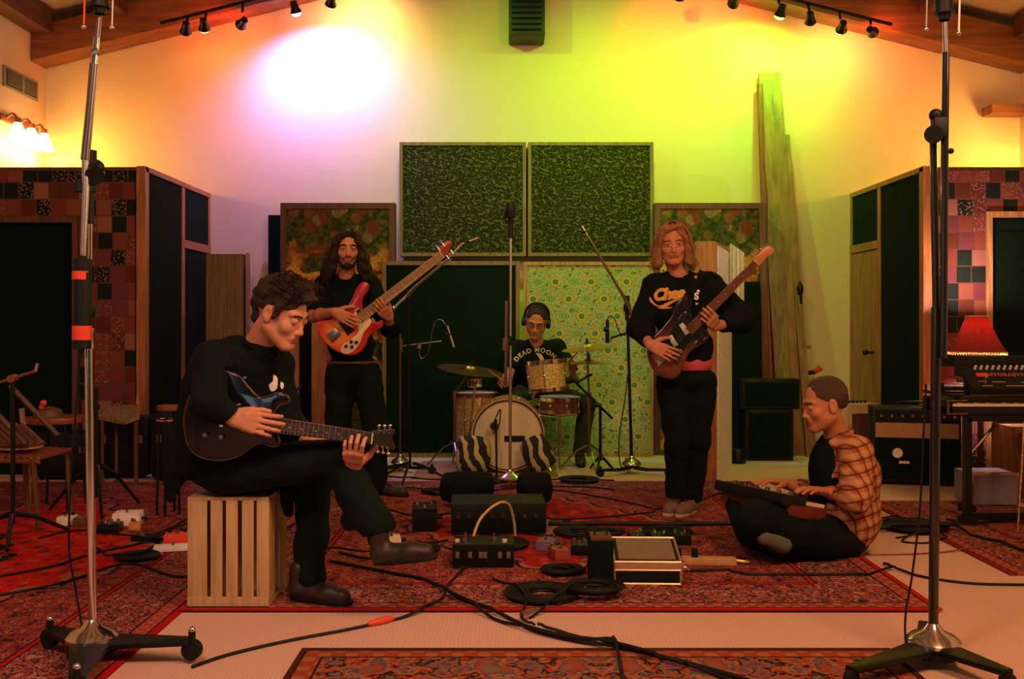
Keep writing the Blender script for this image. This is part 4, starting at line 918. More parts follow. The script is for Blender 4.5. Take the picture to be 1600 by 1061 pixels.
hexr = lambda rad, z: [V((Lc.x+rad*math.cos(rot0+i*2*math.pi/N), Lc.y+rad*math.sin(rot0+i*2*math.pi/N), z)) for i in range(N)]+[V((Lc.x+rad*math.cos(rot0), Lc.y+rad*math.sin(rot0), z))]
MB().tube(hexr(.079, zt_), .004, 6).tube(hexr(.211, zb_), .004, 6).build('trim', M['cream'], sh)
mb = MB(); hp = hexr(.21, zb_)
for i in range(N):
    for k in range(11):
        p = hp[i].lerp(hp[i+1], k/11); mb.tube([p, p-V((0, 0, .014))], .0012, 4).ball(p-V((0, 0, .018)), .005, 6)
mb.build('bead_fringe', mat('amber_beads', (.9, .5, .12), .25), sh)
MB().ball((Lc.x, Lc.y, zt_-.035), .028, 14).build('bulb', mat('bulb_glow', (1, .8, .6), .4, emis=(1, .72, .5), es=25, var=0), r)
light('POINT', (Lc.x, Lc.y, zt_-.035), (1, .56, .52), 170, .035, name='lamp_bulb')
# grey steel-topped case below, brown wooden box
a = P(1519, 740, 6.31); b = P(1592, 812, 6.31); r = root('flight_case', 'grey case with bright steel top edge under the keyboards', 'case', ((a.x+b.x)/2, 6.31, 0)); zc = a.z
MB().bx((a.x, 6.31, .012), (b.x, 6.57, zc), bev=.008).build('body', mat('grey_laminate', (.2, .2, .23), .4), r)
MB().bx((a.x-.004, 6.306, zc-.012), (b.x+.004, 6.33, zc+.006)).bx((a.x-.004, 6.306, .015), (a.x+.012, 6.32, zc)).bx((b.x-.012, 6.306, .015), (b.x+.004, 6.32, zc)).build('steel_edge', M['chrome'], r)
r = root('wooden_box', 'reddish wooden box behind the steel-edged case', 'box', P(1570, 800, 6.9)); r.location.z = 0; ORG[r.name].z = 0
a = P(1519, 655, 6.9); MB().bx((a.x+.13, 6.6, .009), (a.x+.55, 6.9, a.z-.02), bev=.008).build('body', M['orange_wood'], r); MB().bx((a.x+.17, 6.59, .3), (a.x+.5, 6.6, a.z-.06)).build('front_cloth', M['red_wood'], r)
cable([P(1600, 660, 5.6), P(1596, 740, 5.6), P(1592, 800, 5.6), P(1590, 838, 5.6)], .004, 'yellow green cable hanging at the right edge', 'sparkle')
# ================================================================ FLOOR GEAR
ZR = .018
def pedal(px, py, w, d, h, label, m='black_metal', rot=0, led=None, nk=2, z=ZR, kn='chrome', plug=True):
    """stomp box whose front bottom edge centre is at pixel px,py"""
    g = G(px, py, z); L = Loc(g.x, g.y, rot, z); r = root('effects_pedal', label, 'pedal', (g.x, g.y, z))
    mb = MB(); L.bx(mb, (-w/2, 0, 0), (w/2, d, h*.8), bev=.004)
    mb.prism([L.p(-w/2+.002, .002, h*.78), L.p(w/2-.002, .002, h*.78), L.p(w/2-.002, d-.002, h*.78), L.p(-w/2+.002, d-.002, h*.78)], (0, 0, h*.22), bev=.003); mb.build('housing', M[m] if isinstance(m, str) else m, r)
    mb = MB(); mb.cyl(L.p(0, d*.28, h), L.p(0, d*.28, h+.012), .009, .008, 12).cyl(L.p(0, d*.28, h+.012), L.p(0, d*.28, h+.016), .006); mb.build('foot_switch', M['chrome'], r)
    for i in range(nk): MB().cyl(L.p(w*(-.3+.6*(i/max(1, nk-1))), d*.75, h), L.p(w*(-.3+.6*(i/max(1, nk-1))), d*.75, h+.016), .009, .008, 12).build('knob', M[kn], r)
    if led: MB().ball(L.p(0, d*.5, h+.002), .004, 8).build('led', M[led], r)
    if plug: mb = MB(); mb.cyl(L.p(w/2, d*.5, h*.45), L.p(w/2+.03, d*.5, h*.45), .009); mb.build('jack_plug', M['black_plastic'], r)
    return r, L
pedal(664, 831, .14, .2, .13, 'tall black pedal box with a red light left of the cable heap', 'black_metal', .1, 'red_led')
# big black amp head in the cable heap
g = G(785, 838, ZR); r = root('amplifier_head', 'black amplifier head lying in the cable heap at the centre', 'amplifier', (g.x, g.y, ZR)); L = Loc(g.x, g.y+.05, .05, ZR)
mb = MB(); L.bx(mb, (-.28, 0, 0), (.24, .3, .17), bev=.01); mb.build('case', M['black_plastic'], r)
for i in range(8): MB().cyl(L.p(-.24+i*.06, -.001, .1), L.p(-.24+i*.06, -.018, .1), .013, .011, 12).build('knob', M['dark_chrome'], r)
mb = MB(); L.bx(mb, (-.27, -.006, .02), (.23, 0, .07)); mb.build('front_grille', M['dark_fabric'], r)
# dark bag
pillow(P(730, 792, 6.25)+V((0, 0, .125)), (.34, .3, .19), 'crumpled black gear bag behind the amplifier head, left side', 'black_cloth')
pillow(P(835, 795, 6.2)+V((0, 0, .13)), (.22, .3, .19), 'crumpled black gear bag behind the amplifier head, right side', 'black_cloth')
# front pedal unit with knobs
g = G(755, 887, ZR); L = Loc(g.x, g.y, 0, ZR); r = root('effects_unit', 'wide black effects unit with chrome switches at the centre front', 'effects unit', (g.x, g.y, ZR))
mb = MB(); L.bx(mb, (-.145, 0, 0), (.145, .19, .11), bev=.006); mb.build('housing', M['black_metal'], r)
for i, xx in enumerate((-.085, .05)):
    mb = MB(); mb.cyl(L.p(xx, .05, .11), L.p(xx, .05, .13), .012).cyl(L.p(xx, .05, .13), L.p(xx, .05, .155), .006); mb.build('foot_switch', M['chrome'], r)
for xx in (-.125, .1): MB().cyl(L.p(xx, .05, .11), L.p(xx, .05, .123), .012).build('knob', M['cream'], r)
mb = MB(); [L.bx(mb, (xx, -.003, .045), (xx+.018, 0, .075)) for xx in (-.13, -.07, -.02, .0, .07, .11)]; mb.build('front_marks', mat('dim_marks', (.14, .11, .05), .7), r)
o = MB().tube(spline([P(738, 858, 4.9), P(740, 838, 4.95), P(750, 812, 5.05), P(768, 793, 5.15), P(784, 785, 5.2), P(796, 790, 5.25), P(803, 815, 5.29), P(805, 838, 5.31)], 8), .0075, 10).build('arched_cable', M['gold'], loc=P(738, 850, 4.9))
tag(o, 'gold cable arching high over the effects unit at the centre', 'cable')
# black flight box standing on end + metal pedal case
g = G(956, 917, ZR); r = root('pedal_case', 'black upright gear box left of the metal-edged case', 'case', (g.x, g.y, ZR)); L = Loc(g.x, g.y, 0, ZR)
mb = MB(); L.bx(mb, (-.095, 0, 0), (.008, .15, .2), bev=.005); mb.build('body', M['black_cloth'], r)
mb = MB(); L.bx(mb, (-.09, .01, .2), (.003, .14, .212)); mb.build('top_plate', M['dark_wood'], r)
mb = MB(); mb.tube([L.p(-.07, .07, .208), L.p(-.07, .07, .235), L.p(-.015, .07, .235), L.p(-.015, .07, .208)], .005); mb.build('handle', M['black_metal'], r)
M['case_grey'] = mat('case_panel', (.2, .16, .11), .5); M['case_edge'] = mat('champagne_edge', (.7, .5, .33), .35, .7)
g = G(1012, 914, ZR); L = Loc(g.x, g.y, -.03, ZR); r = root('pedal_case', 'metal-edged flight case with sloping lid at the centre right', 'case', (g.x, g.y, ZR))
w, d, h1, h2 = .29, .24, .1, .155
mb = MB(); mb.prism([L.p(-w/2, 0, 0), L.p(-w/2, d, 0), L.p(-w/2, d, h2), L.p(-w/2, 0, h1)], L.R @ V((w, 0, 0)), bev=.003); mb.build('body', M['black_plastic'], r)
mb = MB(); mb.prism([L.p(-w/2+.02, .02, h1+.006), L.p(w/2-.02, .02, h1+.006), L.p(w/2-.02, d-.02, h2-.002), L.p(-w/2+.02, d-.02, h2-.002)], (0, 0, .006)); mb.build('lid', M['case_grey'], r)
mb = MB()
for (a, b) in (((-w/2, 0, h1), (w/2, 0, h1)), ((-w/2, 0, h1-.035), (w/2, 0, h1-.035)), ((-w/2, 0, .004), (w/2, 0, .004)), ((-w/2, d, h2), (w/2, d, h2)), ((-w/2, 0, h1), (-w/2, d, h2)), ((w/2, 0, h1), (w/2, d, h2)), ((-w/2, 0, 0), (-w/2, 0, h1)), ((w/2, 0, 0), (w/2, 0, h1))):
    mb.tube([L.p(*a), L.p(*b)], .006, 6)
L.bx(mb, (-w/2, -.004, h1-.035), (w/2, 0, h1-.004)); mb.build('metal_edge', M['case_edge'], r)
mb = MB(); L.bx(mb, (w/2-.005, .0, .02), (w/2+.012, .03, .1)); mb.ball(L.p(w/2+.02, .02, .07), .014, 10).cyl(L.p(w/2+.01, .02, .08), L.p(w/2+.04, .02, .06), .008); mb.build('latch', M['chrome'], r)
# power strip
g = G(1105, 884, ZR); L = Loc(g.x, g.y, -.06, ZR); r = root('power_strip', 'tan power strip with two black plugs right of the metal-edged case', 'power strip', (g.x, g.y, ZR))
mb = MB(); L.bx(mb, (-.16, 0, 0), (.14, .055, .035), bev=.006); mb.build('body', M['tan_wood'] if 0 else mat('tan_plastic', (.55, .36, .14), .5), r)
for xx in (-.15, -.07):
    mb = MB(); L.bx(mb, (xx, .012, .035), (xx+.03, .045, .075), bev=.004); mb.build('plug', M['black_plastic'], r)
cable([L.p(.14, .03, .02), L.p(.19, .03, .014), L.p(.2, .06, .008), L.p(.12, .1, .008), L.p(0, .12, .008), L.p(-.1, .1, .02)], .006, 'tan cord curling back from the power strip', 'gold')
labs = ['nearest to the black upright box', 'second from the black upright box', 'third from the black upright box with lit lamp', 'fourth in the row behind the metal-edged case', 'rightmost of the row behind the metal-edged case']
for i, (px, py, led) in enumerate(((905, 868, None), (932, 866, 'green_led'), (998, 852, None), (1030, 853, 'green_led'), (1068, 852, None))):
    pedal(px, py, .085, .12, .05, 'small black pedal, %s' % labs[i], 'black_metal', random.uniform(-.2, .2), led, 2, plug=False)
pedal(880, 876, .08, .12, .05, 'dull red pedal left of the upright black box', mat('wine_box', (.3, .06, .035), .5), .3, plug=False)
pedal(850, 862, .09, .13, .05, 'violet grey pedal beside the effects unit', mat('violet_box', (.16, .12, .18), .5), -.3)
pedal(612, 852, .1, .1, .04, 'small cream pedal seen between the legs of the seated guitarist', 'cream', .2)
# left floor pedals
pedal(196, 822, .15, .13, .07, 'white topped pedal with orange side near the tall chrome stand', 'white', .15, nk=1, z=.009)
pedal(209, 829, .06, .05, .045, 'orange box in front of the white topped pedal', mat('orange_box', (.6, .3, .08), .5), .1, nk=1, z=.009, plug=False)
pedal(98, 822, .08, .09, .05, 'small white pedal at the left end of the pedal row', 'white', -.1, nk=2, z=.009, kn='black_plastic', plug=False)
pedal(123, 824, .07, .09, .05, 'small brown pedal beside the small white pedal', 'dark_wood', .1, nk=2, z=.009, plug=False)
pedal(168, 834, .12, .1, .05, 'black pedal before the white topped pedal', 'black_metal', .1, nk=3, z=.009, plug=False)
pedal(270, 862, .19, .06, .03, 'white flat pedal just left of the crate', 'white', .25, nk=1, z=.009)
pedal(276, 851, .13, .1, .05, 'red pedal behind the white flat pedal', 'red', .25, nk=2, z=.009, kn='black_plastic')
pedal(220, 847, .13, .07, .03, 'low black pedal between the chrome stand and the crate', 'black_metal', -.3, nk=1, z=.009)
# height of what already lies on the floor, and footprints of what stands on it
HX0, HY0, HC = -5.0, 2.0, .005
HM = np.zeros((2080, 1280), np.float32)
def _ix(x, y): return int((x-HX0)/HC), int((y-HY0)/HC)
for o in [o for o in COL.objects if o.get('category') == 'rug']:
    q_ = [v.co+o.location for v in o.data.vertices]; xa_, xb_ = min(v.x for v in q_), max(v.x for v in q_); ya_, yb_ = min(v.y for v in q_), max(v.y for v in q_); i0, j0 = _ix(xa_-.01, ya_-.01); i1, j1 = _ix(xb_+.01, yb_+.01)
    i0, j0 = max(i0, 0), max(j0, 0); HM[i0:i1, j0:j1] = np.maximum(HM[i0:i1, j0:j1], max(v.z for v in q_))
BLOCK = [(-1.03, 6.48, -.62, 6.84), (-1.25, 6.58, -1.02, 6.92), (.88, 5.8, 1.15, 6.16), (-.97, 3.98, -.6, 4.24), (1.02, 4.55, 1.78, 5.42)]
for o in COL.objects:
    if o.type != 'MESH' or o.get('kind') or o.get('category') in ('rug', 'cable'): continue
    top_ = o
    while top_.parent: top_ = top_.parent
    if top_.get('category') not in ('pedal', 'amplifier', 'effects unit', 'case', 'power strip', 'crate', 'cushion', 'box', 'drum', 'speaker', 'baffle', 'connector') and not o.name.startswith('foot'): continue
    og = origin(o); q_ = [v.co+og for v in o.data.vertices]; lo_ = [min(v[i] for v in q_) for i in range(3)]; hi_ = [max(v[i] for v in q_) for i in range(3)]
    if lo_[2] < .08 and hi_[1] > 2.5 and (hi_[0]-lo_[0]) < 1.2: BLOCK.append((lo_[0], lo_[1], hi_[0], hi_[1]))
def settle(pts, rad, base=None):
    out = []
    for p in pts:
        x, y = p.x, p.y
        for _ in range(6):
            moved = False
            for (a0_, b0_, a1_, b1_) in BLOCK:
                m_ = rad+.006
                if a0_-m_ < x < a1_+m_ and b0_-m_ < y < b1_+m_:
                    c_ = [(x-(a0_-m_), 0), ((a1_+m_)-x, 1), (y-(b0_-m_), 2), ((b1_+m_)-y, 3)]; k_ = min(c_)[1]; moved = True
                    if k_ == 0: x = a0_-m_-.001
                    elif k_ == 1: x = a1_+m_+.001
                    elif k_ == 2: y = b0_-m_-.001
                    else: y = b1_+m_+.001
            if not moved: break
        out.append([x, y, 0])
    for _ in range(2): out = [out[0]]+[[(out[i-1][0]+2*out[i][0]+out[i+1][0])/4, (out[i-1][1]+2*out[i][1]+out[i+1][1])/4, 0] for i in range(1, len(out)-1)]+[out[-1]]
    for o_ in out:
        for (a0_, b0_, a1_, b1_) in BLOCK:
            m_ = rad+.004
            if a0_-m_ < o_[0] < a1_+m_ and b0_-m_ < o_[1] < b1_+m_:
                k_ = min([(o_[0]-(a0_-m_), 0, a0_-m_-.001), ((a1_+m_)-o_[0], 0, a1_+m_+.001), (o_[1]-(b0_-m_), 1, b0_-m_-.001), ((b1_+m_)-o_[1], 1, b1_+m_+.001)]); o_[k_[1]] = k_[2]
    R_ = int(math.ceil(rad/HC)); gap = 14
    for i, o_ in enumerate(out):
        u, v = _ix(o_[0], o_[1])
        h_ = float(HM[max(u-R_, 0):u+R_+1, max(v-R_, 0):v+R_+1].max()) if 0 <= u < 2080 and 0 <= v < 1280 else 0
        o_[2] = h_+rad+.0008
        k = i-gap                                    # lay down what is already well behind, so that loops stack on themselves
        if k >= 0: _lay(out[k], rad)
    for k in range(max(0, len(out)-gap), len(out)): _lay(out[k], rad)
    z_ = [o_[2] for o_ in out]; n_ = len(z_)
    env = [max(z_[max(0, i-2):i+3]) for i in range(n_)]; z_ = [max(z_[i], sum(env[max(0, i-5):i+6])/len(env[max(0, i-5):i+6])) for i in range(n_)]
    return [V((o_[0], o_[1], z)) for o_, z in zip(out, z_)]
def _lay(o_, rad):
    u, v = _ix(o_[0], o_[1]); r_ = int(round(rad/HC))
    if 0 <= u < 2080 and 0 <= v < 1280: HM[max(u-r_, 0):u+r_+1, max(v-r_, 0):v+r_+1] = np.maximum(HM[max(u-r_, 0):u+r_+1, max(v-r_, 0):v+r_+1], o_[2]+rad)
def even(pts, step):
    out = [V(pts[0])]; acc = 0
    for a_, b_ in zip(pts, pts[1:]):
        L_ = (V(b_)-V(a_)).length; t_ = step-acc
        while t_ < L_: out.append(V(a_).lerp(V(b_), t_/L_)); t_ += step
        acc = (acc+L_) % step
    return out+[V(pts[-1])]
# cables on the floor, pixel paths
def coil(px, py, R, n, label, rad=.006):
    """windings lie side by side, a second layer half a turn over the first"""
    g = G(px, py, ZR); rnd = random.Random(px); ph = rnd.uniform(0, 6); N = 22; gx, gy = g.x, g.y; W_ = R*1.14+rad+.006
    for _ in range(8):                                   # shift the whole coil clear of anything standing there
        for (a0_, b0_, a1_, b1_) in BLOCK:
            nx_, ny_ = min(max(gx, a0_), a1_), min(max(gy, b0_), b1_); dx_, dy_ = gx-nx_, gy-ny_; dd_ = math.hypot(dx_, dy_)
            if dd_ < W_:
                if dd_ < 1e-6: gy = b0_-W_ if gy-b0_ < b1_-gy else b1_+W_
                else: gx += dx_/dd_*(W_-dd_+.001); gy += dy_/dd_*(W_-dd_+.001)
    u, v = _ix(gx, gy); rr_ = int(W_/HC)+1; base = float(HM[u-rr_:u+rr_, v-rr_:v+rr_].max()) if 0 < u < 2080 and 0 < v < 1280 else 0
    per = max(3, min(n+3, int(R*.7/(rad*2.1)))); pts = []
    for i in range((per*2-1)*N):
        t_ = i/N; up = min(1, max(0, t_-(per-1)+.0)*4) if t_ >= per-1 else 0; q = t_ if t_ < per-1 else 2*(per-1)-t_
        a = ph+t_*2*math.pi; r_ = R-q*rad*2.1; w_ = 1+.04*math.sin(2*a+ph)
        pts.append(V((gx+r_*w_*math.cos(a)*1.08, gy+r_*w_*math.sin(a), base+rad+.001+up*rad*2.05)))
    for p in pts: _lay(p, rad)
    o = MB().tube(pts, rad, 6).build('cable_coil', M['rubber'], loc=(gx, gy, base)); tag(o, label, 'cable')
coil(879, 894, .085, 5, 'coiled black cable on the rug in front of the pedals, upper coil')
coil(848, 931, .145, 7, 'large coiled black cable near the rug edge, left lower coil')
coil(928, 931, .105, 6, 'coiled black cable beside the large coil, in front of the upright box')
coil(770, 853, .16, 5, 'coiled black cable right behind the effects unit')
coil(908, 835, .13, 6, 'coiled black cable right of the amplifier head')
coil(645, 862, .11, 4, 'coiled black cable beyond the crossed boot, left of the effects unit')
coil(950, 843, .085, 5, 'small coil of black cable between the small pedals')
coil(1040, 834, .12, 4, 'coiled black cable behind the right small pedals')
coil(800, 808, .15, 4, 'coiled black cable behind the amplifier head')
coil(215, 870, .09, 3, 'small black cable coil on the left rug')
coil(1430, 822, .17, 5, 'coiled black cable below the combo amplifier')
coil(905, 752, .13, 4, 'coiled black cable at the foot of the cymbal stand')
coil(676, 770, .1, 3, 'loose black cable coil right of the bass player shoes')
def fc(pts, rad, label, m='rubber', z=None, arr=0):
    sp = settle(even(spline([G(a, b, 0) for a, b in pts], 8), .014), rad); tag(MB().tube(sp, rad, 6).build('cable', M[m], loc=sp[0]), label, 'cable')
fc([(300, 1045), (360, 1025), (450, 1004), (540, 987), (600, 974), (650, 962), (690, 944), (698, 925), (716, 905), (735, 886)], .006, 'black cable with red connector running from the chrome stand to the effects unit', z=.004)
r = root('cable_connector', 'red cable connector on the carpet before the main rug', 'connector', G(597, 975))
MB().tube([G(575, 980)+V((0, 0, .012)), G(590, 977)+V((0, 0, .014)), G(607, 973)+V((0, 0, .014)), G(615, 971)+V((0, 0, .012))], [.007, .014, .014, .006], 10).build('shell', M['red'], r)
fc([(515, 884), (560, 893), (620, 905), (665, 914), (700, 935), (735, 950), (790, 967), (840, 990), (900, 1005), (990, 1022), (1080, 1045), (1140, 1062), (1200, 1080)], .0075, 'thick black cable sweeping from the left rug to the lower right, upper strand')
fc([(700, 938), (760, 965), (815, 985), (870, 1000), (950, 1015), (1050, 1042), (1120, 1062), (1160, 1080)], .0065, 'black cable running beside the thick sweeping cable, lower strand', z=.012)
fc([(840, 990), (900, 998), (950, 1008), (966, 1030), (972, 1061), (974, 1080)], .006, 'black cable branching down to the bottom edge', z=.01)
fc([(770, 912), (800, 925), (822, 950), (815, 968), (835, 985)], .005, 'thin dark cable curling over the rug edge', z=.02)
fc([(895, 940), (870, 950), (845, 962), (828, 968)], .005, 'black cable ending in a grey plug near the rug edge')
r = root('cable_connector', 'grey microphone plug lying on the rug edge', 'connector', G(828, 968)); a = G(815, 972)+V((0, 0, .03)); b = G(842, 963)+V((0, 0, .03))
MB().tube([a, a.lerp(b, .6), b], [.011, .011, .006], 12).build('shell', M['dark_chrome'], r)
fc([(500, 800), (450, 830), (420, 845), (300, 905), (200, 885), (100, 915), (0, 935)], .006, 'black cable crossing the left rug behind the crate', z=.01)
fc([(0, 905), (80, 890), (150, 868), (230, 850), (275, 825), (330, 790)], .006, 'black cable rising across the left rug to the upper right', z=.012)
fc([(150, 862), (180, 878), (220, 875), (250, 860), (268, 845), (285, 830), (290, 845), (275, 862)], .005, 'thin black cable looping before the red pedal', z=.01)
fc([(60, 845), (120, 832), (180, 838), (240, 840), (300, 818)], .005, 'black cable behind the left pedal row', z=.01)
fc([(856, 826), (900, 827), (940, 826), (1040, 827), (1150, 826), (1280, 829), (1360, 832), (1440, 833), (1500, 832)], .013, 'thick black multicore cable running across the room behind the pedals')
fc([(860, 818), (960, 812), (1060, 800), (1100, 785), (1160, 760)], .005, 'thin cable running to the feet of the blond guitarist')
fc([(1050, 900), (1130, 898), (1200, 896), (1280, 889), (1350, 883), (1400, 893), (1450, 905), (1520, 914), (1600, 916), (1660, 916)], .006, 'black cable running right across the carpet from the metal-edged case')
fc([(1330, 866), (1380, 868), (1450, 866), (1520, 860), (1600, 848)], .004, 'dark red cable crossing the carpet at the right', 'red_wood', z=.004)
fc([(1400, 842), (1440, 838), (1480, 842), (1450, 850), (1410, 848), (1420, 840)], .005, 'black cable loop on the carpet under the keyboard stand', z=.004)
fc([(1480, 830), (1510, 838), (1560, 852), (1600, 865), (1660, 880)], .008, 'black cable from the keyboard stand to the right edge', z=.01)
fc([(1370, 822), (1420, 815), (1500, 822), (1560, 818), (1620, 810)], .006, 'black cable beneath the amplifiers at the right', z=.004)
fc([(540, 790), (600, 800), (650, 812), (700, 808), (760, 800)], .005, 'black cable from the bass player to the cable heap')
fc([(560, 770), (620, 772), (690, 780), (740, 776), (800, 768), (900, 765), (960, 770)], .005, 'black cable along the back edge of the main rug')
fc([(530, 870), (580, 880), (640, 870), (700, 868), (720, 875)], .006, 'black cable under the crossed leg of the seated guitarist')
fc([(460, 868), (520, 862), (570, 868), (640, 862), (700, 850)], .005, 'black cable behind the boot of the seated guitarist')
fc([(860, 770), (900, 775), (980, 790), (1020, 800)], .005, 'black cable from the cymbal stand across the rug')
fc([(600, 745), (660, 750), (720, 752), (800, 756), (880, 750), (960, 752)], .006, 'black cable along the front of the drum rug', z=.004)
def hang(pts, Y, rad, label, m='rubber'): cable([P(a, b, Y) for a, b in pts], rad, label, m)
hang([(1447, 600), (1442, 700), (1437, 800), (1425, 900), (1415, 960), (1416, 1010), (1425, 1035)], 3.42, .004, 'thin dark cable hanging from the right black stand')
hang([(125, 560), (118, 650), (110, 760), (108, 860), (118, 920), (128, 980), (132, 1010)], 3.5, .004, 'thin black cable hanging along the left chrome stand')
# ================================================================ PEOPLE : one smooth surface per body, grown from blended volumes
class Field:
    def __init__(s, res=.007, fine=(), fres=.0035, wr=0, wf=38, seed=0):
        s.pr = []; s.res = res; s.fine = fine; s.fres = fres; s.wr = wr; s.wf = wf; s.seed = seed
    def cap(s, a, b, ra, rb=None, k=.02, sub=False):
        s.pr.append(('c', np.array(a, float), np.array(b, float), ra, ra if rb is None else rb, k, sub)); return s
    def chain(s, pts, rs, k=.02):
        for i in range(len(pts)-1): s.cap(pts[i], pts[i+1], rs[i], rs[i+1], k)
        return s
    def ell(s, c, r, R=None, k=.02, sub=False):
        r = (r, r, r) if isinstance(r, (int, float)) else r
        s.pr.append(('e', np.array(c, float), np.array(r, float), np.array(R if R is not None else Matrix.Identity(3)), 0, k, sub)); return s
    def box(s, c, half, R, k=.004, sub=True):
        s.pr.append(('b', np.array(c, float), np.array(half, float), np.array(R), 0, k, sub)); return s
    def slab(s, outline, Y0, Y, y0, y1, grow=.003):
        q = np.array([P(x, y, Y0)[:] for x, y in outline])[:, [0, 2]]; s.pr.append(('s', q, (y0, y1), grow, 0, .004, True)); return s
    def cut(s, c, n, rad):
        s.pr.append(('p', np.array(c, float), np.array(V(n).normalized()), rad, 0, 0, True)); return s
    def _bb(s, p, pad=0):
        if p[0] == 'c': r = max(p[3], p[4]); lo = np.minimum(p[1], p[2])-r; hi = np.maximum(p[1], p[2])+r
        elif p[0] in 'eb': r = np.sqrt(((p[3]*p[2])**2).sum(1)); lo = p[1]-r; hi = p[1]+r
        elif p[0] == 's': lo = np.array([p[1][:, 0].min(), p[2][0], p[1][:, 1].min()])-p[3]; hi = np.array([p[1][:, 0].max(), p[2][1], p[1][:, 1].max()])+p[3]
        else: lo = p[1]-p[3]; hi = p[1]+p[3]
        return lo-pad, hi+pad
    def mesh(s, name):
        bbs = [s._bb(p) for p in s.pr if not p[6]]
        lo = np.min([b[0] for b in bbs], 0)-.02; hi = np.max([b[1] for b in bbs], 0)+.02
        ax = []
        for i in range(3):
            x = lo[i]; L = [x]; iv = [(f[0][i], f[1][i]) for f in s.fine]
            while x < hi[i]:
                x += s.fres if any(a-s.res < x < b for a, b in iv) else s.res
                L.append(x)
            ax.append(np.array(L))
        nx, ny, nz = map(len, ax); D = np.full((nx, ny, nz), .08, np.float32)
        for p in s.pr:
            pad = p[5]+2.5*s.res; l, h = s._bb(p, pad)
            i0 = [int(np.searchsorted(ax[i], l[i])) for i in range(3)]; i1 = [int(np.searchsorted(ax[i], h[i], 'right')) for i in range(3)]
            if any(i1[i]-i0[i] < 1 for i in range(3)): continue
            sl = tuple(slice(i0[i], i1[i]) for i in range(3))
            X = [ax[0][sl[0]][:, None, None].astype(np.float32), ax[1][sl[1]][None, :, None].astype(np.float32), ax[2][sl[2]][None, None, :].astype(np.float32)]
            if p[0] == 'c':
                a, b = p[1], p[2]; ba = b-a; bb = float(ba @ ba)+1e-12
                q = [X[i]-a[i] for i in range(3)]
                t = np.clip((q[0]*ba[0]+q[1]*ba[1]+q[2]*ba[2])/bb, 0, 1)
                d = np.sqrt((q[0]-t*ba[0])**2+(q[1]-t*ba[1])**2+(q[2]-t*ba[2])**2)-(p[3]+(p[4]-p[3])*t)
            elif p[0] == 'e':
                R = p[3]; q = [X[i]-p[1][i] for i in range(3)]
                w = [(R[0, j]*q[0]+R[1, j]*q[1]+R[2, j]*q[2]) for j in range(3)]
                k0 = np.sqrt(sum((w[j]/p[2][j])**2 for j in range(3))); k1 = np.sqrt(sum((w[j]/p[2][j]**2)**2 for j in range(3)))+1e-9
                d = k0*(k0-1)/k1
            elif p[0] == 's':
                x2, z2 = X[0][:, :, 0], X[2][0, :, :]; x2 = x2.reshape(-1, 1); z2 = z2.reshape(1, -1); Q = p[1]; dm = np.full((x2.size, z2.size), 9.0); ins = np.zeros(dm.shape, bool)
                for (ax_, az_), (bx_, bz_) in zip(Q, np.roll(Q, -1, 0)):
                    ex, ez = bx_-ax_, bz_-az_; t = np.clip(((x2-ax_)*ex+(z2-az_)*ez)/(ex*ex+ez*ez+1e-12), 0, 1)
                    dm = np.minimum(dm, np.hypot(x2-ax_-t*ex, z2-az_-t*ez))
                    c_ = ((az_ > z2) != (bz_ > z2)) & (x2 < ex*(z2-az_)/(ez if abs(ez) > 1e-9 else 1e-9)+ax_); ins ^= c_
                dd = np.where(ins, -dm, dm)[:, None, :]-p[3]; d = np.maximum(dd, np.abs(X[1]-(p[2][0]+p[2][1])/2)-(p[2][1]-p[2][0])/2-p[3]).astype(np.float32)
            elif p[0] == 'b':
                R = p[3]; q = [X[i]-p[1][i] for i in range(3)]
                w = [np.abs(R[0, j]*q[0]+R[1, j]*q[1]+R[2, j]*q[2])-p[2][j] for j in range(3)]
                d = np.maximum(np.maximum(w[0], w[1]), w[2])
            else:
                q = [X[i]-p[1][i] for i in range(3)]
                d = q[0]*p[2][0]+q[1]*p[2][1]+q[2]*p[2][2]
                rr = np.sqrt(q[0]**2+q[1]**2+q[2]**2); d = np.where(rr < p[3], d, -1.0)
                D[sl] = np.maximum(D[sl], d); continue
            k = max(p[5], 1e-4); E = D[sl]
            if p[6]:
                nd = -d; hh = np.maximum(k-np.abs(E-nd), 0)/k; D[sl] = np.maximum(E, nd)+hh*hh*k*.25
            else:
                hh = np.maximum(k-np.abs(E-d), 0)/k; D[sl] = np.minimum(E, d)-hh*hh*k*.25
        if s.wr:
            x, y, z = ax[0][:, None, None], ax[1][None, :, None], ax[2][None, None, :]; f = s.wf; sd = s.seed
            D += (s.wr*(np.sin(f*z+2.2*np.sin(f*.45*x+sd)+1.7*np.sin(f*.4*y))+.6*np.sin(f*1.7*(z+.5*x)+2*np.sin(f*.6*(y-z)+sd)+sd)+.4*np.sin(f*2.3*(x-.4*z)+1.5*np.sin(f*y)))).astype(np.float32)
        # surface nets on the (rectilinear) grid
        S = D < 0
        c = S[:-1, :-1, :-1].astype(np.int8)
        cnt = np.zeros_like(c)
        for dx in (0, 1):
            for dy in (0, 1):
                for dz in (0, 1): cnt += S[dx:nx-1+dx, dy:ny-1+dy, dz:nz-1+dz]
        act = (cnt > 0) & (cnt < 8); idx = np.argwhere(act); ID = np.full(act.shape, -1, np.int64); ID[act] = np.arange(len(idx))
        pos = np.zeros((len(idx), 3)); num = np.zeros(len(idx))
        co = [(dx, dy, dz) for dx in (0, 1) for dy in (0, 1) for dz in (0, 1)]
        val = {o: D[idx[:, 0]+o[0], idx[:, 1]+o[1], idx[:, 2]+o[2]] for o in co}
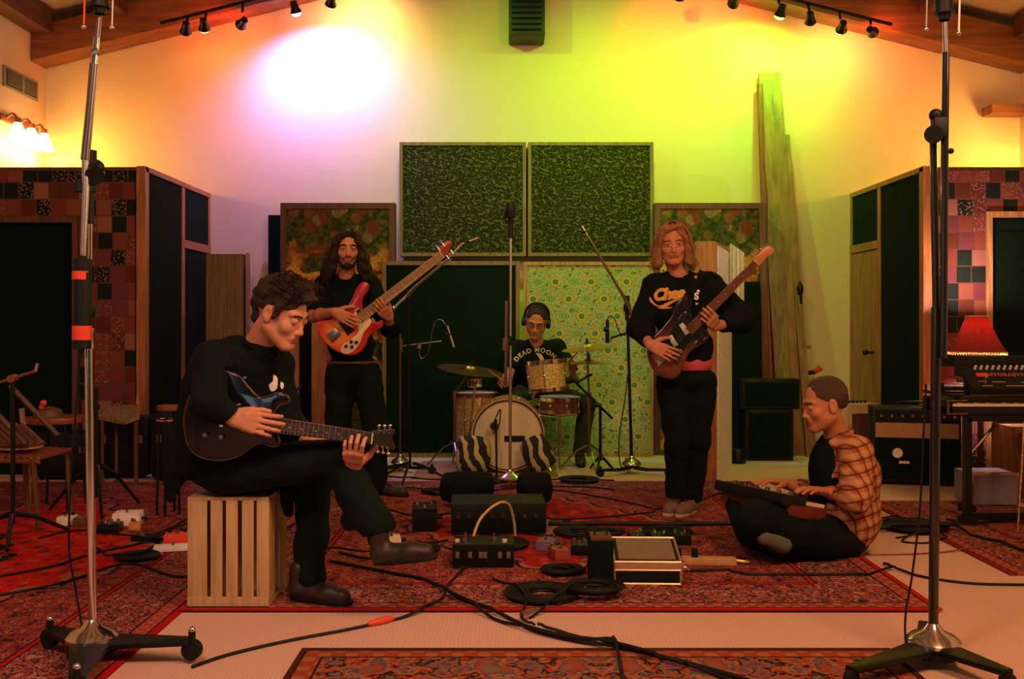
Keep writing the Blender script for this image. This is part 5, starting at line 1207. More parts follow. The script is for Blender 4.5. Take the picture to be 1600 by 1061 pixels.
        for a in co:
            for axi in range(3):
                if a[axi]: continue
                b = list(a); b[axi] = 1; b = tuple(b); va, vb = val[a], val[b]; m = (va < 0) != (vb < 0)
                t = np.where(m, va/np.where(m, va-vb, 1), 0)
                for j in range(3):
                    A = ax[j][idx[:, j]+a[j]]; B = ax[j][idx[:, j]+b[j]]
                    pos[:, j] += np.where(m, A+(B-A)*t, 0)
                num += m
        pos /= num[:, None]
        quads = []
        for axi in range(3):
            o1, o2 = [(1, 2), (2, 0), (0, 1)][axi]
            sh = [slice(None)]*3; a = [slice(1, None)]*3; a[axi] = slice(0, -1); b = [slice(1, None)]*3; b[axi] = slice(1, None)
            A = S[tuple(slice(1, n-1) if j != axi else slice(0, n-1) for j, n in enumerate((nx, ny, nz)))]
            B = S[tuple(slice(1, n-1) if j != axi else slice(1, n) for j, n in enumerate((nx, ny, nz)))]
            e = np.argwhere(A != B); inside = A[A != B]
            base = e.copy()
            for j in range(3):
                if j != axi: base[:, j] += 1
            def cid(d1, d2):
                q = base.copy(); q[:, o1] -= d1; q[:, o2] -= d2; return ID[q[:, 0], q[:, 1], q[:, 2]]
            Q = np.stack([cid(1, 1), cid(0, 1), cid(0, 0), cid(1, 0)], 1); Q[~inside] = Q[~inside][:, ::-1]; quads.append(Q)
        Q = np.concatenate(quads); Q = Q[(Q >= 0).all(1)]
        me = bpy.data.meshes.new(name); me.vertices.add(len(pos)); me.vertices.foreach_set('co', pos.ravel())
        me.loops.add(len(Q)*4); me.loops.foreach_set('vertex_index', Q.ravel()); me.polygons.add(len(Q))
        me.polygons.foreach_set('loop_start', np.arange(0, len(Q)*4, 4)); me.update(calc_edges=True); me.validate()
        return me
    def build(s, name, mats, parent, recolor=None):
        me = s.mesh(name)
        if recolor:
            n = len(me.polygons); c = np.zeros(n*3); me.polygons.foreach_get('center', c); c = c.reshape(-1, 3)
            me.polygons.foreach_set('material_index', recolor(c).astype(np.int32))
        return link_mesh(name, me, mats, parent, None, 2.5)
def skin(name, col):
    t = NT(name); x = t.xyz(); c = t.mix(t.noise(t.vec, 35, 3), tuple(v*.82 for v in col), col)
    t.bump(t.noise(t.vec, 260, 3), .2, .002); t.fin(c, .5, 0, .4); t.b.inputs['Subsurface Weight'].default_value = .12; t.b.inputs['Subsurface Radius'].default_value = (.01, .004, .002); return t.mat
M['skin'] = skin('skin', (.55, .245, .12)); M['skin2'] = skin('fair_skin', (.6, .29, .16)); M['lip'] = skin('lip', (.36, .11, .07)); M['stubble'] = skin('stubble_skin', (.44, .195, .1)); M['stubble2'] = skin('dark_stubble_skin', (.25, .12, .065))
def hairmat(name, col, sc=1.0):
    t = NT(name); x = t.xyz(); n = t.noise(t.comb(t.m('MULTIPLY', x[0], 9), t.m('MULTIPLY', x[1], 9), t.m('MULTIPLY', x[2], 1.5)), 30*sc, 3)
    t.bump(n, .9, .01); return t.fin(t.ramp(n, [(.35, tuple(v*.4 for v in col)), (.65, col)]), .55, 0, .35)
M['hair_black'] = hairmat('black_hair', (.02, .013, .009)); M['hair_brown'] = hairmat('dark_brown_hair', (.035, .018, .01)); M['hair_blond'] = hairmat('blond_hair', (.5, .27, .1)); M['hair_grey'] = hairmat('cropped_grey_brown_hair', (.12, .085, .06), 2)
M['jeans'] = mat('black_trousers', (.003, .010, .007), .9, var=.3, vs=30, bump=.4, bs=400, spec=.15)
M['tee'] = mat('black_t_shirt', (.003, .010, .007), .92, var=.3, vs=30, spec=.12)
M['sweat'] = mat('dark_sweatshirt', (.006, .011, .011), .95, var=.3, vs=30, bump=.3, bs=300, spec=.12)
M['shirt_blk'] = mat('black_shirt', (.003, .008, .006), .9, var=.3, vs=20, bump=.3, bs=300, spec=.15)
M['boot'] = mat('brown_black_boot', (.022, .013, .009), .5, var=.5, vs=25)
M['shoe_d'] = mat('dark_shoe', (.03, .022, .018), .6); M['shoe_b'] = mat('canvas_shoe', (.16, .11, .07), .8); M['sole'] = mat('pale_sole', (.45, .36, .25), .7)
M['pink'] = mat('pink_t_shirt', (.55, .09, .14), .9); M['sock'] = mat('grey_sock', (.11, .12, .1), .95); M['eyewhite'] = mat('eye_white', (.3, .2, .14), .3, var=0); M['iris'] = mat('iris', (.02, .014, .01), .2, var=0)
class Head:
    def __init__(s, c, f, up=(0, 0, 1), hs=1.05):
        f = V(f).normalized(); u = V(up); u = (u-f*u.dot(f)).normalized(); x = f.cross(u)
        s.R = Matrix((x, f, u)).transposed(); s.c = V(c); s.h = hs
    def p(s, x, y, z): return s.c+s.R @ (V((x, y, z))*s.h)
    def box(s, m=.14): return (tuple(s.c[i]-m for i in range(3)), tuple(s.c[i]+m for i in range(3)))
    def loc(s, pts):
        return (pts-np.array(s.c)) @ np.array(s.R)/s.h
    def shape(s, F, nose=1.0, jaw=1.0, ears=True, eyes=True):
        h = s.h; R = s.R; p = s.p
        def E(c, r, k=.02, sub=False): F.ell(p(*c), tuple(v*h for v in ((r,)*3 if isinstance(r, float) else r)), R, k*h, sub)
        def C(a, b, ra, rb=None, k=.02, sub=False): F.cap(p(*a), p(*b), ra*h, (ra if rb is None else rb)*h, k*h, sub)
        E((0, -.014, .035), (.073, .092, .082)); E((0, .022, -.03), (.058, .064, .078), .03)
        for q in (-1, 1):
            C((q*.052*jaw, -.005, -.05), (q*.018, .06, -.098), .02, .018, .025)
            E((q*.038, .058, -.028), (.022, .018, .02), .02)
            C((q*.014, .08, .022), (q*.042, .066, .022), .010, .009, .012)
        E((0, .07, -.094), (.021, .017, .017), .02)
        for q in (-1, 1): E((q*.031, .099, .003), (.017, .02, .012), .012, True)
        C((0, .078, .008), (0, .094*nose, -.032), .007, .0100, .012); E((0, .0965*nose, -.037), .0105, .007)
        for q in (-1, 1): E((q*.0115, .089, -.04), (.0075, .01, .0075), .006)
        for q in (-1, 1): E((q*.0062, .096*nose, -.0485), .0034, .003, True)
        E((0, .079, -.062), (.026, .012, .018), .015)
        C((-.018, .086, -.0615), (.018, .086, -.0615), .0048, k=.004); C((-.015, .085, -.0725), (.015, .085, -.0725), .0056, k=.004)
        C((-.023, .095, -.067), (.023, .095, -.067), .0022, k=.003, sub=True)
        if eyes:
            for q in (-1, 1): E((q*.031, .074, .002), .0135, .003); C((q*.031-.014, .0870, .0075), (q*.031+.014, .0850, .0075), .0042, k=.004); C((q*.031-.013, .0855, -.0085), (q*.031+.013, .084, -.0085), .0034, k=.004)
        if ears:
            for q in (-1, 1):
                E((q*.076, -.008, -.004), (.009, .02, .032), .006); E((q*.074, -.002, -.022), (.007, .011, .014), .006)
                E((q*.086, -.002, .0), (.006, .011, .018), .004, True)
    def eyes(s, root_, down=0):
        for q in (-1, 1):
            c = s.p(q*.031, .0755, .001); mb = MB(); mb.ball(c, .0132*s.h, 14)
            ctr = c+s.R @ V((0, .0095, -.002-down))*s.h; mb.ball(ctr, (.0075*s.h, .0045*s.h, .0075*s.h), 10, m=1, rot=s.R)
            mb.build('eye', [M['eyewhite'], M['iris']], root_)
    def lips(s, pts, st=None):
        L = s.loc(pts); x, y, z = L[:, 0], L[:, 1], L[:, 2]; out = np.zeros(len(pts))
        if st:   # stubble zone : beard and moustache area
            out = np.where((np.abs(x) < .075) & (y > -.0+.3*np.abs(x)) & (z < -.052) & (z > -.125), 2, out)
        return np.where((np.abs(x) < .024-.6*np.abs(z+.067)) & (y > .078) & (z > -.079) & (z < -.056), 1, out)
def brows(h, root_, m, thick=.0045):
    for q in (-1, 1):
        MB().tube(spline([h.p(q*.013, .0925, .018), h.p(q*.03, .0885, .024), h.p(q*.048, .074, .019)], 4), [thick*.9*h.h]*4+[thick*h.h]*4+[thick*.4*h.h], 6).build('eyebrow', m, root_)
def hand(F, w, d, n, right, curl=(30, 40, 25), sc=1.0, spread=1.0, thumb=(.75, .6, .35), pinch=0):
    """w wrist, d towards the knuckles, n the way the palm faces"""
    d = V(d).normalized(); n = V(n); n = (n-d*n.dot(d)).normalized(); t = d.cross(n); t = t if right else -t; w = V(w); out = []
    kn = []
    for i, (o, L) in enumerate(((.029, .088), (.0095, .092), (-.0105, .088), (-.029, .08))):
        k = w+d*L*sc+t*o*sc; kn.append(k)
        F.cap(w+d*.012*sc+t*o*.5*sc, k, .0165*sc, .0115*sc, .014)
    F.cap(w+d*.05*sc+t*.02*sc, w+d*.05*sc-t*.02*sc, .014*sc, k=.012)
    for i, (ls, r) in enumerate((((.043, .025, .019), .0088), ((.047, .029, .02), .009), ((.043, .027, .02), .0085), ((.034, .02, .017), .0075))):
        p = kn[i]; a = 0; c = curl[i] if isinstance(curl[0], (tuple, list)) else curl
        for j, L in enumerate(ls):
            a += math.radians(c[j]); dr = d*math.cos(a)+n*math.sin(a)+t*(.06*(1.5-i)*spread); dr.normalize(); q = p+dr*L*sc
            rr = r*sc*(1-.1*j); F.cap(p, q, rr, rr*.92, .004); p = q
        out.append(p)
    p = w+d*.022*sc+t*.024*sc+n*.006*sc; dr = (t*thumb[0]+d*thumb[1]+n*thumb[2]).normalized()
    for j, (L, r) in enumerate(((.042, .0145), (.032, .0105), (.026, .0095))):
        q = p+dr*L*sc; F.cap(p, q, r*sc, r*.85*sc, .008); p = q; dr = (dr+d*.25+n*.15-t*.12).normalized()
    return out, (tuple(w[i]-.13 for i in range(3)), tuple(w[i]+.13 for i in range(3)))
def fret(N, u, e, Yn, hw, sc=1.0, tow=.0):
    """left hand gripping a neck: N point of the neck, u towards the nut, e in-plane, pointing away from the palm"""
    u = V(u).normalized(); e = V(e).normalized(); f = V((0, -1, 0)); d = (e*.62+f*.78).normalized(); n = (e*.78-f*.62).normalized()
    K = V(N)-e*(hw+.017)+V((0, .0, 0)); K.y = Yn+.012; return K-d*.088*sc, d, n
def arm(F, S, E, W, r=(.055, .042, .028), k=.02): F.cap(S, E, r[0], r[1], k); F.cap(E, V(E).lerp(V(W), .35), r[1], r[1]*1.0, k); F.cap(V(E).lerp(V(W), .35), W, r[1], r[2], k)
def shoe(r, heel, toe, zf, m, sm, name='shoe', hgt=.09, w=.045, up=(0, 0, 1)):
    h, t = V(heel), V(toe); d = (t-h).normalized(); u = V(up); u = (u-d*u.dot(d)).normalized(); s_ = d.cross(u); L = (t-h).length
    F = Field(.006); a = h+d*.035+u*.045; b = h+d*(L*.62)+u*.035; c = h+d*(L-.045)+u*.03
    F.cap(a, b, .038, .04, .03).cap(b, c, .042, .034, .02).cap(a, a+u*(hgt-.045)+d*.005, .036, .038, .02)
    F.cut(h+d*L/2+u*.012, -u, .3); o = F.build(name, m, r)
    B = Matrix((d, s_, u)).transposed(); pts = []
    for i in range(24):
        a_ = i*2*math.pi/24; x = math.cos(a_); y = math.sin(a_); ww = w*(.82+.18*x); pts.append(h+d*(L/2+x*L/2)+s_*(y*abs(y)**-.25*ww if abs(y) > .01 else 0)+u*.0)
    MB().prism(pts, u*.02, bev=.004).build('sole', sm, o); return o
def stick_on(me, target, name, m, parent, off=.004, dirn=V((0, 1, 0))):
    """press a flat mesh onto a garment"""
    bm = bmesh.new(); bm.from_mesh(me); bmesh.ops.triangulate(bm, faces=bm.faces[:])
    for _ in range(2):
        lg = [e for e in bm.edges if e.calc_length() > .018]
        if lg: bmesh.ops.subdivide_edges(bm, edges=lg, cuts=1); bmesh.ops.triangulate(bm, faces=bm.faces[:])
    tm = target.data; o = origin(target); vs = [v.co+o for v in tm.vertices]; tree = BVHTree.FromPolygons(vs, [p.vertices[:] for p in tm.polygons])
    for v in bm.verts:
        h = tree.ray_cast(v.co-dirn*.5, dirn)
        if h[0] is not None: v.co = h[0]-dirn*off
    bm.to_mesh(me); bm.free(); return link_mesh(name, me, M[m], parent, None, 2.5)
def plane_text(s, cx, cy, Y, h_px, shear=0, rot=0, spacing=1.0, arc=0, offset=0):
    sz = h_px*Y/F; me = text_mesh(s, sz*1.35, shear, 0, spacing, offset*sz)
    c = P(cx, cy, Y)
    for v in me.vertices:
        x, y = v.co.x, v.co.y
        if arc: a = x/arc; x, y = (arc+y)*math.sin(a), (arc+y)*math.cos(a)-arc
        v.co = c+V((x*math.cos(rot)-y*math.sin(rot), 0, x*math.sin(rot)+y*math.cos(rot)))
    return me
def strands(name, paths, rad, m, parent, seed=1, jit=.004):
    mb = MB(); rnd = random.Random(seed)
    for pts in paths:
        j = V((rnd.uniform(-jit, jit), rnd.uniform(-jit, jit), rnd.uniform(-jit, jit)))
        sp = spline([V(p)+j*(i*.8) for i, p in enumerate(pts)], 4); n = len(sp)
        mb.tube(sp, [rad*(1-.75*i/n) for i in range(n)], 4)
    return mb.build(name, m, parent, angle=2.5)
# ---------------------------------------------------------------- instruments
def sunburst(name, stops, sx=1, sz=1, rot=0):
    t = NT(name); x = t.xyz(); c_, s_ = math.cos(rot), math.sin(rot)
    a = t.m('ADD', t.m('MULTIPLY', x[0], c_*sx), t.m('MULTIPLY', x[2], s_*sx)); b = t.m('ADD', t.m('MULTIPLY', x[0], -s_*sz), t.m('MULTIPLY', x[2], c_*sz))
    d = t.m('SQRT', t.m('ADD', t.m('MULTIPLY', a, a), t.m('MULTIPLY', b, b))); d = t.m('ADD', d, t.m('MULTIPLY', t.noise(t.vec, 12), .01))
    t.fin(t.ramp(t.m('MULTIPLY', d, 4), stops), .22); t.b.inputs['Coat Weight'].default_value = .6; return t.mat
def instrument(name, label, Y, th, body, n0, n1, w0, w1, headp, mats, nfr=20, strings=6, cat='guitar', inlay=True, center=None, nstr=0):
    """outline points in picture pixels laid on the instrument's own plane at depth Y"""
    c = center or (sum(p[0] for p in body)/len(body), sum(p[1] for p in body)/len(body)); r = root(name, label, cat, P(c[0], c[1], Y))
    pts = [P(p[0], p[1], Y) for p in body]; sp = spline(pts, 6, True)
    MB().prism(sp, (0, th, 0), bev=.007, seg=3).build('guitar_body', mats['body'], r, angle=.9)
    a, b = P(*n0, Y-.008), P(*n1, Y-.008); u = (b-a).normalized(); e = V((-u.z, 0, u.x)); e = e if e.z > 0 else -e; k = Y/F
    MB().prism([a-e*w0*k/2, b-e*w1*k/2, b+e*w1*k/2, a+e*w0*k/2], (0, .022, 0), bev=.004).build('neck', mats['neck'], r)
    fb = MB().prism([a-e*w0*k/2+V((0, -.005, 0)), b-e*w1*k/2+V((0, -.005, 0)), b+e*w1*k/2+V((0, -.005, 0)), a+e*w0*k/2+V((0, -.005, 0))], (0, .005, 0)).build('fretboard', mats['board'], r)
    L = (b-a).length; full = L*1.02/(1-.5**(nfr/12)); mb = MB()
    for i in range(1, nfr+1):
        p = b-u*full*(1-.5**(i/12)); f = (p-a).dot(u)/L
        if f < .0: continue
        w = (w0+(w1-w0)*f)*k/2; mb.tube([p-e*w+V((0, -.006, 0)), p+e*w+V((0, -.006, 0))], .0014, 5)
    mb.build('frets', M['chrome'], fb)
    if inlay:
        mb = MB()
        for i in (3, 5, 7, 9, 12, 15, 17):
            p = b-u*full*(1-(.5**(i/12)+.5**((i-1)/12))/2)
            if (p-a).dot(u) > 0: mb.cyl(p+V((0, -.0045, 0)), p+V((0, -.0065, 0)), .003, seg=10)
        mb.build('inlays', M['cream'], fb)
    MB().prism([b-e*w1*k/2*1.02, b-e*w1*k/2*1.02+u*.004, b+e*w1*k/2*1.02+u*.004, b+e*w1*k/2*1.02], (0, -.009, 0)).build('nut', M['cream'], r)
    hp = spline([P(x, y, Y-.004) for x, y in headp], 3, True)
    hd = MB().prism(hp, (0, .016, 0), bev=.002).build('headstock', mats['head'], r)
    return r, a, b, u, e, k, hd
def plate(pts, Y, th, m, name, r, sm=False, bev=.001):
    q = [P(x, y, Y) for x, y in pts]; q = spline(q, 4, True) if sm else q
    return MB().prism(q, (0, th, 0), bev=bev).build(name, m, r)
def disc(px, py, Y, rad, m, name, r, h=.01, n=None):
    return MB().lathe([(rad, 0), (rad, h*.7), (rad*.8, h), (0, h)], P(px, py, Y), (0, -1, 0), 16).build(name, m, r)
def strings_(r, a, b, e, k, w0, w1, n, Yoff, rad=.0007):
    mb = MB()
    for i in range(n):
        f = (i/(n-1)-.5)*.78; mb.tube([a+e*w0*k*f+V((0, Yoff, 0)), b+e*w1*k*f+V((0, Yoff, 0))], rad, 4)
    mb.build('strings', M['chrome'], r)
# ================================================================ BLOND GUITARIST
YG = 5.98
r = root('person', 'standing person with shoulder-length blond hair, dark sweatshirt with gold lettering, playing a brown guitar', 'person', (P(1068, 800, YG).x, YG, ZR))
hd = Head(P(1051, 382, 5.94), (-.1, -1, -.06), (-.05, 0, 1), 1.06)
nb = P(1060, 432, 6.0); ch = P(1068, 478, 6.03); pv = P(1071, 590, 6.03)
SR, SL = P(1024, 449, 6.02), P(1107, 447, 6.04)
ER, WR = P(1004, 512, 5.95), P(1014, 538, 5.735)
uG = (P(1180, 412, 5.8)-P(1082, 512, 5.8)).normalized(); eG = V((-uG.z, 0, uG.x))
WL, dL, nL = fret(P(1101, 491, 5.8), uG, eG, 5.765, .032); EL = P(1150, 500, 5.98)
Fb = Field(.0075, wr=0); hb = []
hd.shape(Fb); Fb.cap(hd.p(0, -.022, -.07), nb, .052, .06, .03); Fb.cap(nb, ch+V((0, .03, 0)), .055, .06, .03).cap(ch+V((0, .03, 0)), pv, .06, .07, .03).cap(SR, SL, .045, k=.03)
arm(Fb, SR, ER, WR, (.045, .036, .026)); arm(Fb, SL, EL, WL, (.045, .036, .026))
_, b1 = hand(Fb, WR, (.93, -.12, -.42), (.05, 1, -.05), True, (8, 20, 18), 1.05); _, b2 = hand(Fb, WL, dL, nL, False, (18, 55, 45), 1.05, thumb=(.5, .35, .9))
HR, HL = P(1052, 600, 6.02), P(1094, 600, 6.04); KR, KL = P(1060, 690, 5.97), P(1087, 690, 6.03); AR, AL = P(1056, 778, 6.0), P(1082, 776, 6.06)
for a, b, c in ((HR, KR, AR), (HL, KL, AL)): Fb.chain([a, b, c], [.06, .045, .03], .03)
Fb.slab([(1046, 593), (1026, 584), (1013, 560), (1015, 535), (1034, 513), (1050, 493), (1060, 472), (1072, 461), (1081, 468), (1080, 486), (1085, 500), (1097, 509), (1107, 518), (1106, 531), (1094, 540), (1080, 549), (1070, 566), (1062, 586)], 5.8, 0, 5.792, 5.842, .007).slab([(1070.6469062073436, 512.7469640352436), (1176.89596142563, 406.97267242702014), (1185.10403857437, 415.02732757297986), (1081.3530937926564, 523.2530359647564)], 5.79, 0, 5.782, 5.815, .001); Fb.fine = [hd.box(.135), b1, b2]
body = Fb.build('body', [M['skin2'], M['lip'], M['stubble']], r, lambda c: hd.lips(c)); hd.eyes(r); brows(hd, r, M['hair_blond'])
# sweatshirt
Fs = Field(.007, wr=.0028, wf=42, seed=1); chx = Matrix.Identity(3)
Fs.ell(P(1066, 480, 6.02), (.185, .125, .21), k=.05).ell(P(1069, 545, 6.0), (.175, .13, .17), k=.05).cap(SR, SL, .07, k=.05).cap(nb-V((.035, 0, .03)), nb+V((.035, 0, -.03)), .07, k=.04)
Fs.chain([SR, ER+V((-.01, .01, 0)), ER.lerp(WR, .75)], [.08, .078, .05], .035).chain([SL, EL+V((.03, .01, .01)), EL.lerp(WL, .72)], [.085, .085, .05], .035)
Fs.cut(ER.lerp(WR, .78), WR-ER, .09).cut(EL.lerp(WL, .7), WL-EL, .09)
Fs.cap(nb+V((0, -.01, -.01)), nb+V((0, -.02, .1)), .064, .07, .01, True); Fs.cut(P(1070, 574, 6.0), (0, 0, -1), .3)
Fs.slab([(1046, 593), (1026, 584), (1013, 560), (1015, 535), (1034, 513), (1050, 493), (1060, 472), (1072, 461), (1081, 468), (1080, 486), (1085, 500), (1097, 509), (1107, 518), (1106, 531), (1094, 540), (1080, 549), (1070, 566), (1062, 586)], 5.8, 0, 5.792, 5.842, .007).slab([(1070.6469062073436, 512.7469640352436), (1176.89596142563, 406.97267242702014), (1185.10403857437, 415.02732757297986), (1081.3530937926564, 523.2530359647564)], 5.79, 0, 5.782, 5.815, .001); sw = Fs.build('sweatshirt', M['sweat'], r)
MB().tube(spline([nb+V((.072*math.cos(a), .066*math.sin(a)-.012, .012+.03*math.sin(a))) for a in [i*math.pi/6 for i in range(12)]], 3, True), .0085, 8).build('collar', M['sweat'], sw)
stick_on(plane_text('Chee', 1049, 459, 5.8, 18, .3, .1, .9, 0, .09), sw, 'lettering', 'gold_print2' if 'gold_print2' in M else 'gold_print', sw, .005)
M['gold_ink'] = mat('gold_ink', (.72, .42, .05), .6); sw.children[-1].data.materials[0] = M['gold_ink']
def flat(pts, Y, sm=True):
    q = spline([P(x, y, Y) for x, y in pts], 4, True); me = bpy.data.meshes.new('print'); me.from_pydata([v[:] for v in q], [], [list(range(len(q)))]); return me
stick_on(flat([(1020, 463), (1026, 472), (1036, 477), (1052, 470), (1078, 463), (1060, 470), (1045, 479), (1030, 478), (1020, 470)], 5.8), sw, 'swoosh', 'gold_ink', sw, .005)
stick_on(flat([(1032, 481), (1045, 479.5), (1056, 480), (1045, 482)], 5.8), sw, 'small_print', 'gold_ink', sw, .005)
Fp = Field(.007, wr=.0015); Fp.ell(P(1071, 565, 6.0), (.165, .115, .1), k=.03).cut(P(1070, 579, 6.0), (0, 0, -1), .3); Fp.build('t_shirt', M['pink'], r)
Ft = Field(.007, wr=.003, wf=34, seed=3); Ft.ell(P(1071, 592, 6.02), (.17, .115, .1), k=.05)
Ft.chain([HR, KR, AR+V((0, 0, .015))], [.105, .082, .062], .02).chain([HL, KL, AL+V((0, 0, .015))], [.105, .085, .064], .02); Ft.cut(AR+V((0, 0, .0)), (0, 0, -1), .12)
Ft.build('trousers', M['jeans'], r)
shoe(r, P(1066, 800, 6.02)*1, P(1058, 812, 5.72), ZR, M['shoe_b'], M['sole']) if 0 else None
def gp(x, y, z=ZR): p = P(x, y, 1); return V((0, 0, 0))
def fp(px, Y): return V(((px-800)/F*Y, Y, ZR))
shoe(r, fp(1064, 6.1), fp(1039, 5.9), ZR, M['shoe_b'], M['sole']); shoe(r, fp(1088, 6.1), fp(1058, 5.87), ZR, M['shoe_b'], M['sole'])
# hair
Fh = Field(.0055, wr=.0022, wf=120, seed=2)
Fh.ell(hd.p(0, -.02, .045), (.083*hd.h, .1*hd.h, .085*hd.h), hd.R, .02)
for q in (-1, 1):
    Fh.chain([hd.p(q*.04, .06, .1), hd.p(q*.078, .045, .04), hd.p(q*.088, .028, -.04), hd.p(q*.09, .03, -.1), hd.p(q*.105, .02, -.125)], [.022, .024, .027, .026, .014], .02)
    Fh.chain([hd.p(q*.06, -.03, .06), hd.p(q*.092, -.02, -.03), hd.p(q*.092, -.01, -.12)], [.035, .036, .022], .02)
Fh.chain([hd.p(0, -.09, .03), hd.p(0, -.09, -.1)], [.05, .045], .03); Fh.cap(hd.p(-.02, .075, .098), hd.p(.05, .06, .08), .016, .02, .02)
Fh.ell(hd.p(0, .085, -.02), (.06*hd.h, .06*hd.h, .095*hd.h), hd.R, .012, True)
ho = Fh.build('hair', M['hair_blond'], r)
rnd = random.Random(5); paths = []
for i in range(130):
    q = rnd.choice((-1, 1)); a = rnd.uniform(-.07, .075); x0 = rnd.uniform(.0, .03)
    paths.append([hd.p(q*x0, a*.6+.0, .128), hd.p(q*.07, a+.01, .085), hd.p(q*rnd.uniform(.09, .1), a*.8+.005, .0), hd.p(q*rnd.uniform(.095, .112), a*.8, -.07), hd.p(q*rnd.uniform(.09, .13), a*.8+rnd.uniform(-.01, .02), rnd.uniform(-.14, -.11))])
strands('hair_strands', paths, .0035, M['hair_blond'], ho, 3, .006)
# his guitar
mats = dict(body=sunburst('tobacco_sunburst', [(0, (.2, .045, .02)), (.35, (.17, .035, .018)), (.6, (.05, .018, .012)), (.8, (.012, .01, .01))], 1, 1), neck=M['tan_wood'], board=mat('rosewood', (.14, .045, .02), .4), head=mat('maple', (.55, .25, .08), .35))
body = [(1046, 593), (1026, 584), (1013, 560), (1015, 535), (1034, 513), (1050, 493), (1060, 472), (1072, 461), (1081, 468), (1080, 486), (1085, 500), (1097, 509), (1107, 518), (1106, 531), (1094, 540), (1080, 549), (1070, 566), (1062, 586)]
g, a, b, u, e, k, hs_ = instrument('electric_guitar', 'brown sunburst offset guitar held by the blond standing person', 5.8, .04, body, (1076, 518), (1181, 411), 15, 11.5, [(1178, 407), (1176, 403), (1186, 396), (1193, 388), (1202, 384), (1209, 388), (1207, 396), (1199, 401), (1191, 410), (1186, 414)], mats, 21, center=(1045, 552))
plate([(1052, 512), (1068, 488), (1078, 492), (1084, 508), (1096, 516), (1098, 530), (1084, 538), (1070, 546), (1060, 570), (1054, 566), (1050, 545), (1040, 532)], 5.7965, .004, M['black_gloss'], 'pickguard', g, True)
M['pickup_w'] = mat('pale_blue_pickup_cover', (.5, .68, .72), .3)
plate([(1061, 508), (1067, 504), (1079, 519), (1071, 524)], 5.787, .01, M['pickup_w'], 'pickup', g, bev=.002); plate([(1043, 526), (1050, 523), (1060, 539), (1053, 542)], 5.787, .01, M['pickup_w'], 'pickup', g, bev=.002)
disc(1063, 549, 5.795, .013, M['brass'], 'knob', g, .016); disc(1056, 561, 5.795, .012, M['brass'], 'knob', g, .016)
MB().tube([P(1085, 537, 5.79), P(1088, 534, 5.77)], .004).build('switch', M['cream'], g); MB().tube([P(1098, 531, 5.795), P(1103, 527, 5.785)], .005).build('output_jack', M['chrome'], g)
pg = plate([(1017, 553), (1036, 557), (1039, 563), (1028, 573)], 5.79, .005, mat('sky_blue_sticker', (.5, .68, .72), .4), 'tail_plate', g); plate([(1018, 555), (1023, 556), (1030, 570), (1027, 571)], 5.789, .002, M['red'], 'red_mark', pg)
plate([(1036, 545), (1042, 541), (1050, 552), (1044, 556)], 5.785, .012, M['chrome'], 'bridge', g)
strings_(g, P(1040, 550, 5.785), b+V((0, -.007, 0)), e, k, 10, 9, 6, 0)
for i in range(6):
    p = P(1181+i*4.3, 404-i*3.3, 5.8); MB().cyl(p, p+e*.022, .0035).ball(p+e*.026, .007, 8).build('tuning_peg', M['chrome'], hs_)
st = MB(); q = [P(1074, 464, 5.81), P(1082, 452, 5.845), P(1090, 438, 5.89), P(1096, 428, 5.96), P(1098, 424, 6.05)]
st_pts = spline([p+V((0, -.012, 0)) for p in q], 5)
vs = []
for i, p in enumerate(st_pts):
    d = st_pts[min(i+1, len(st_pts)-1)]-st_pts[max(i-1, 0)]; w = d.cross(V((0, -1, .3))).normalized()*.024; n_ = w.cross(d).normalized()*.0025
    vs.append([st.bm.verts.new(p-w+n_), st.bm.verts.new(p+w+n_), st.bm.verts.new(p+w-n_), st.bm.verts.new(p-w-n_)])
for A, B in zip(vs, vs[1:]):
    for j in range(4): st.bm.faces.new([A[j], A[(j+1) % 4], B[(j+1) % 4], B[j]])
st.bm.faces.new(vs[0]); st.bm.faces.new(vs[-1]); so = st.build('strap', M['black_cloth'], g)
me = plane_text('S', 1090, 463, 5.765, 11, 0, 0, 1, 0, .06)
for v in me.vertices: v.co.y = 5.80
link_mesh('badge_letter', me, M['white'], so); plate([(1086, 473), (1092, 474), (1088, 477)], 5.80, .003, M['pickup_w'], 'badge', so); disc(1087, 433, 5.87, .01, M['tan_wood'], 'badge', so, .004); disc(1091, 455, 5.815, .009, M['white'], 'badge', so, .004)
# ================================================================ BASS PLAYER
YBp = 6.72
r = root('person', 'standing person with long dark hair and beard playing a red and amber bass', 'person', (P(552, 775, YBp).x, YBp, 0.01))
hd = Head(P(543, 389, 6.66), (.22, -1, -.05), (.02, 0, 1), 1.06)
nb = P(541, 432, 6.72); ch = P(543, 478, 6.76); SR, SL = P(508, 447, 6.74), P(577, 447, 6.74); ER, WR = P(490, 494, 6.66), P(522, 487, 6.462)
aB, bB = P(566, 494, 6.53), P(690, 399, 6.53); uB = (bB-aB).normalized(); eB = V((-uB.z, 0, uB.x))
WL, dL, nL = fret(P(592, 476, 6.53), uB, eB, 6.495, .036); EL = P(606, 512, 6.7)
Fb = Field(.0075); hd.shape(Fb, 1.03); Fb.cap(hd.p(0, -.022, -.07), nb, .05, .055, .03).cap(nb, ch+V((0, .03, 0)), .052, .06, .03).cap(ch+V((0, .03, 0)), P(550, 580, 6.76), .06, .07, .03).cap(SR, SL, .045, k=.03)
arm(Fb, SR, ER, WR, (.042, .04, .027)); arm(Fb, SL, EL, WL, (.042, .038, .026))
_, b1 = hand(Fb, WR, (.85, -.12, -.42), (.05, 1, -.05), True, (8, 20, 18), 1.05); _, b2 = hand(Fb, WL, dL, nL, False, (15, 50, 45), 1.05, thumb=(.5, .35, .9))
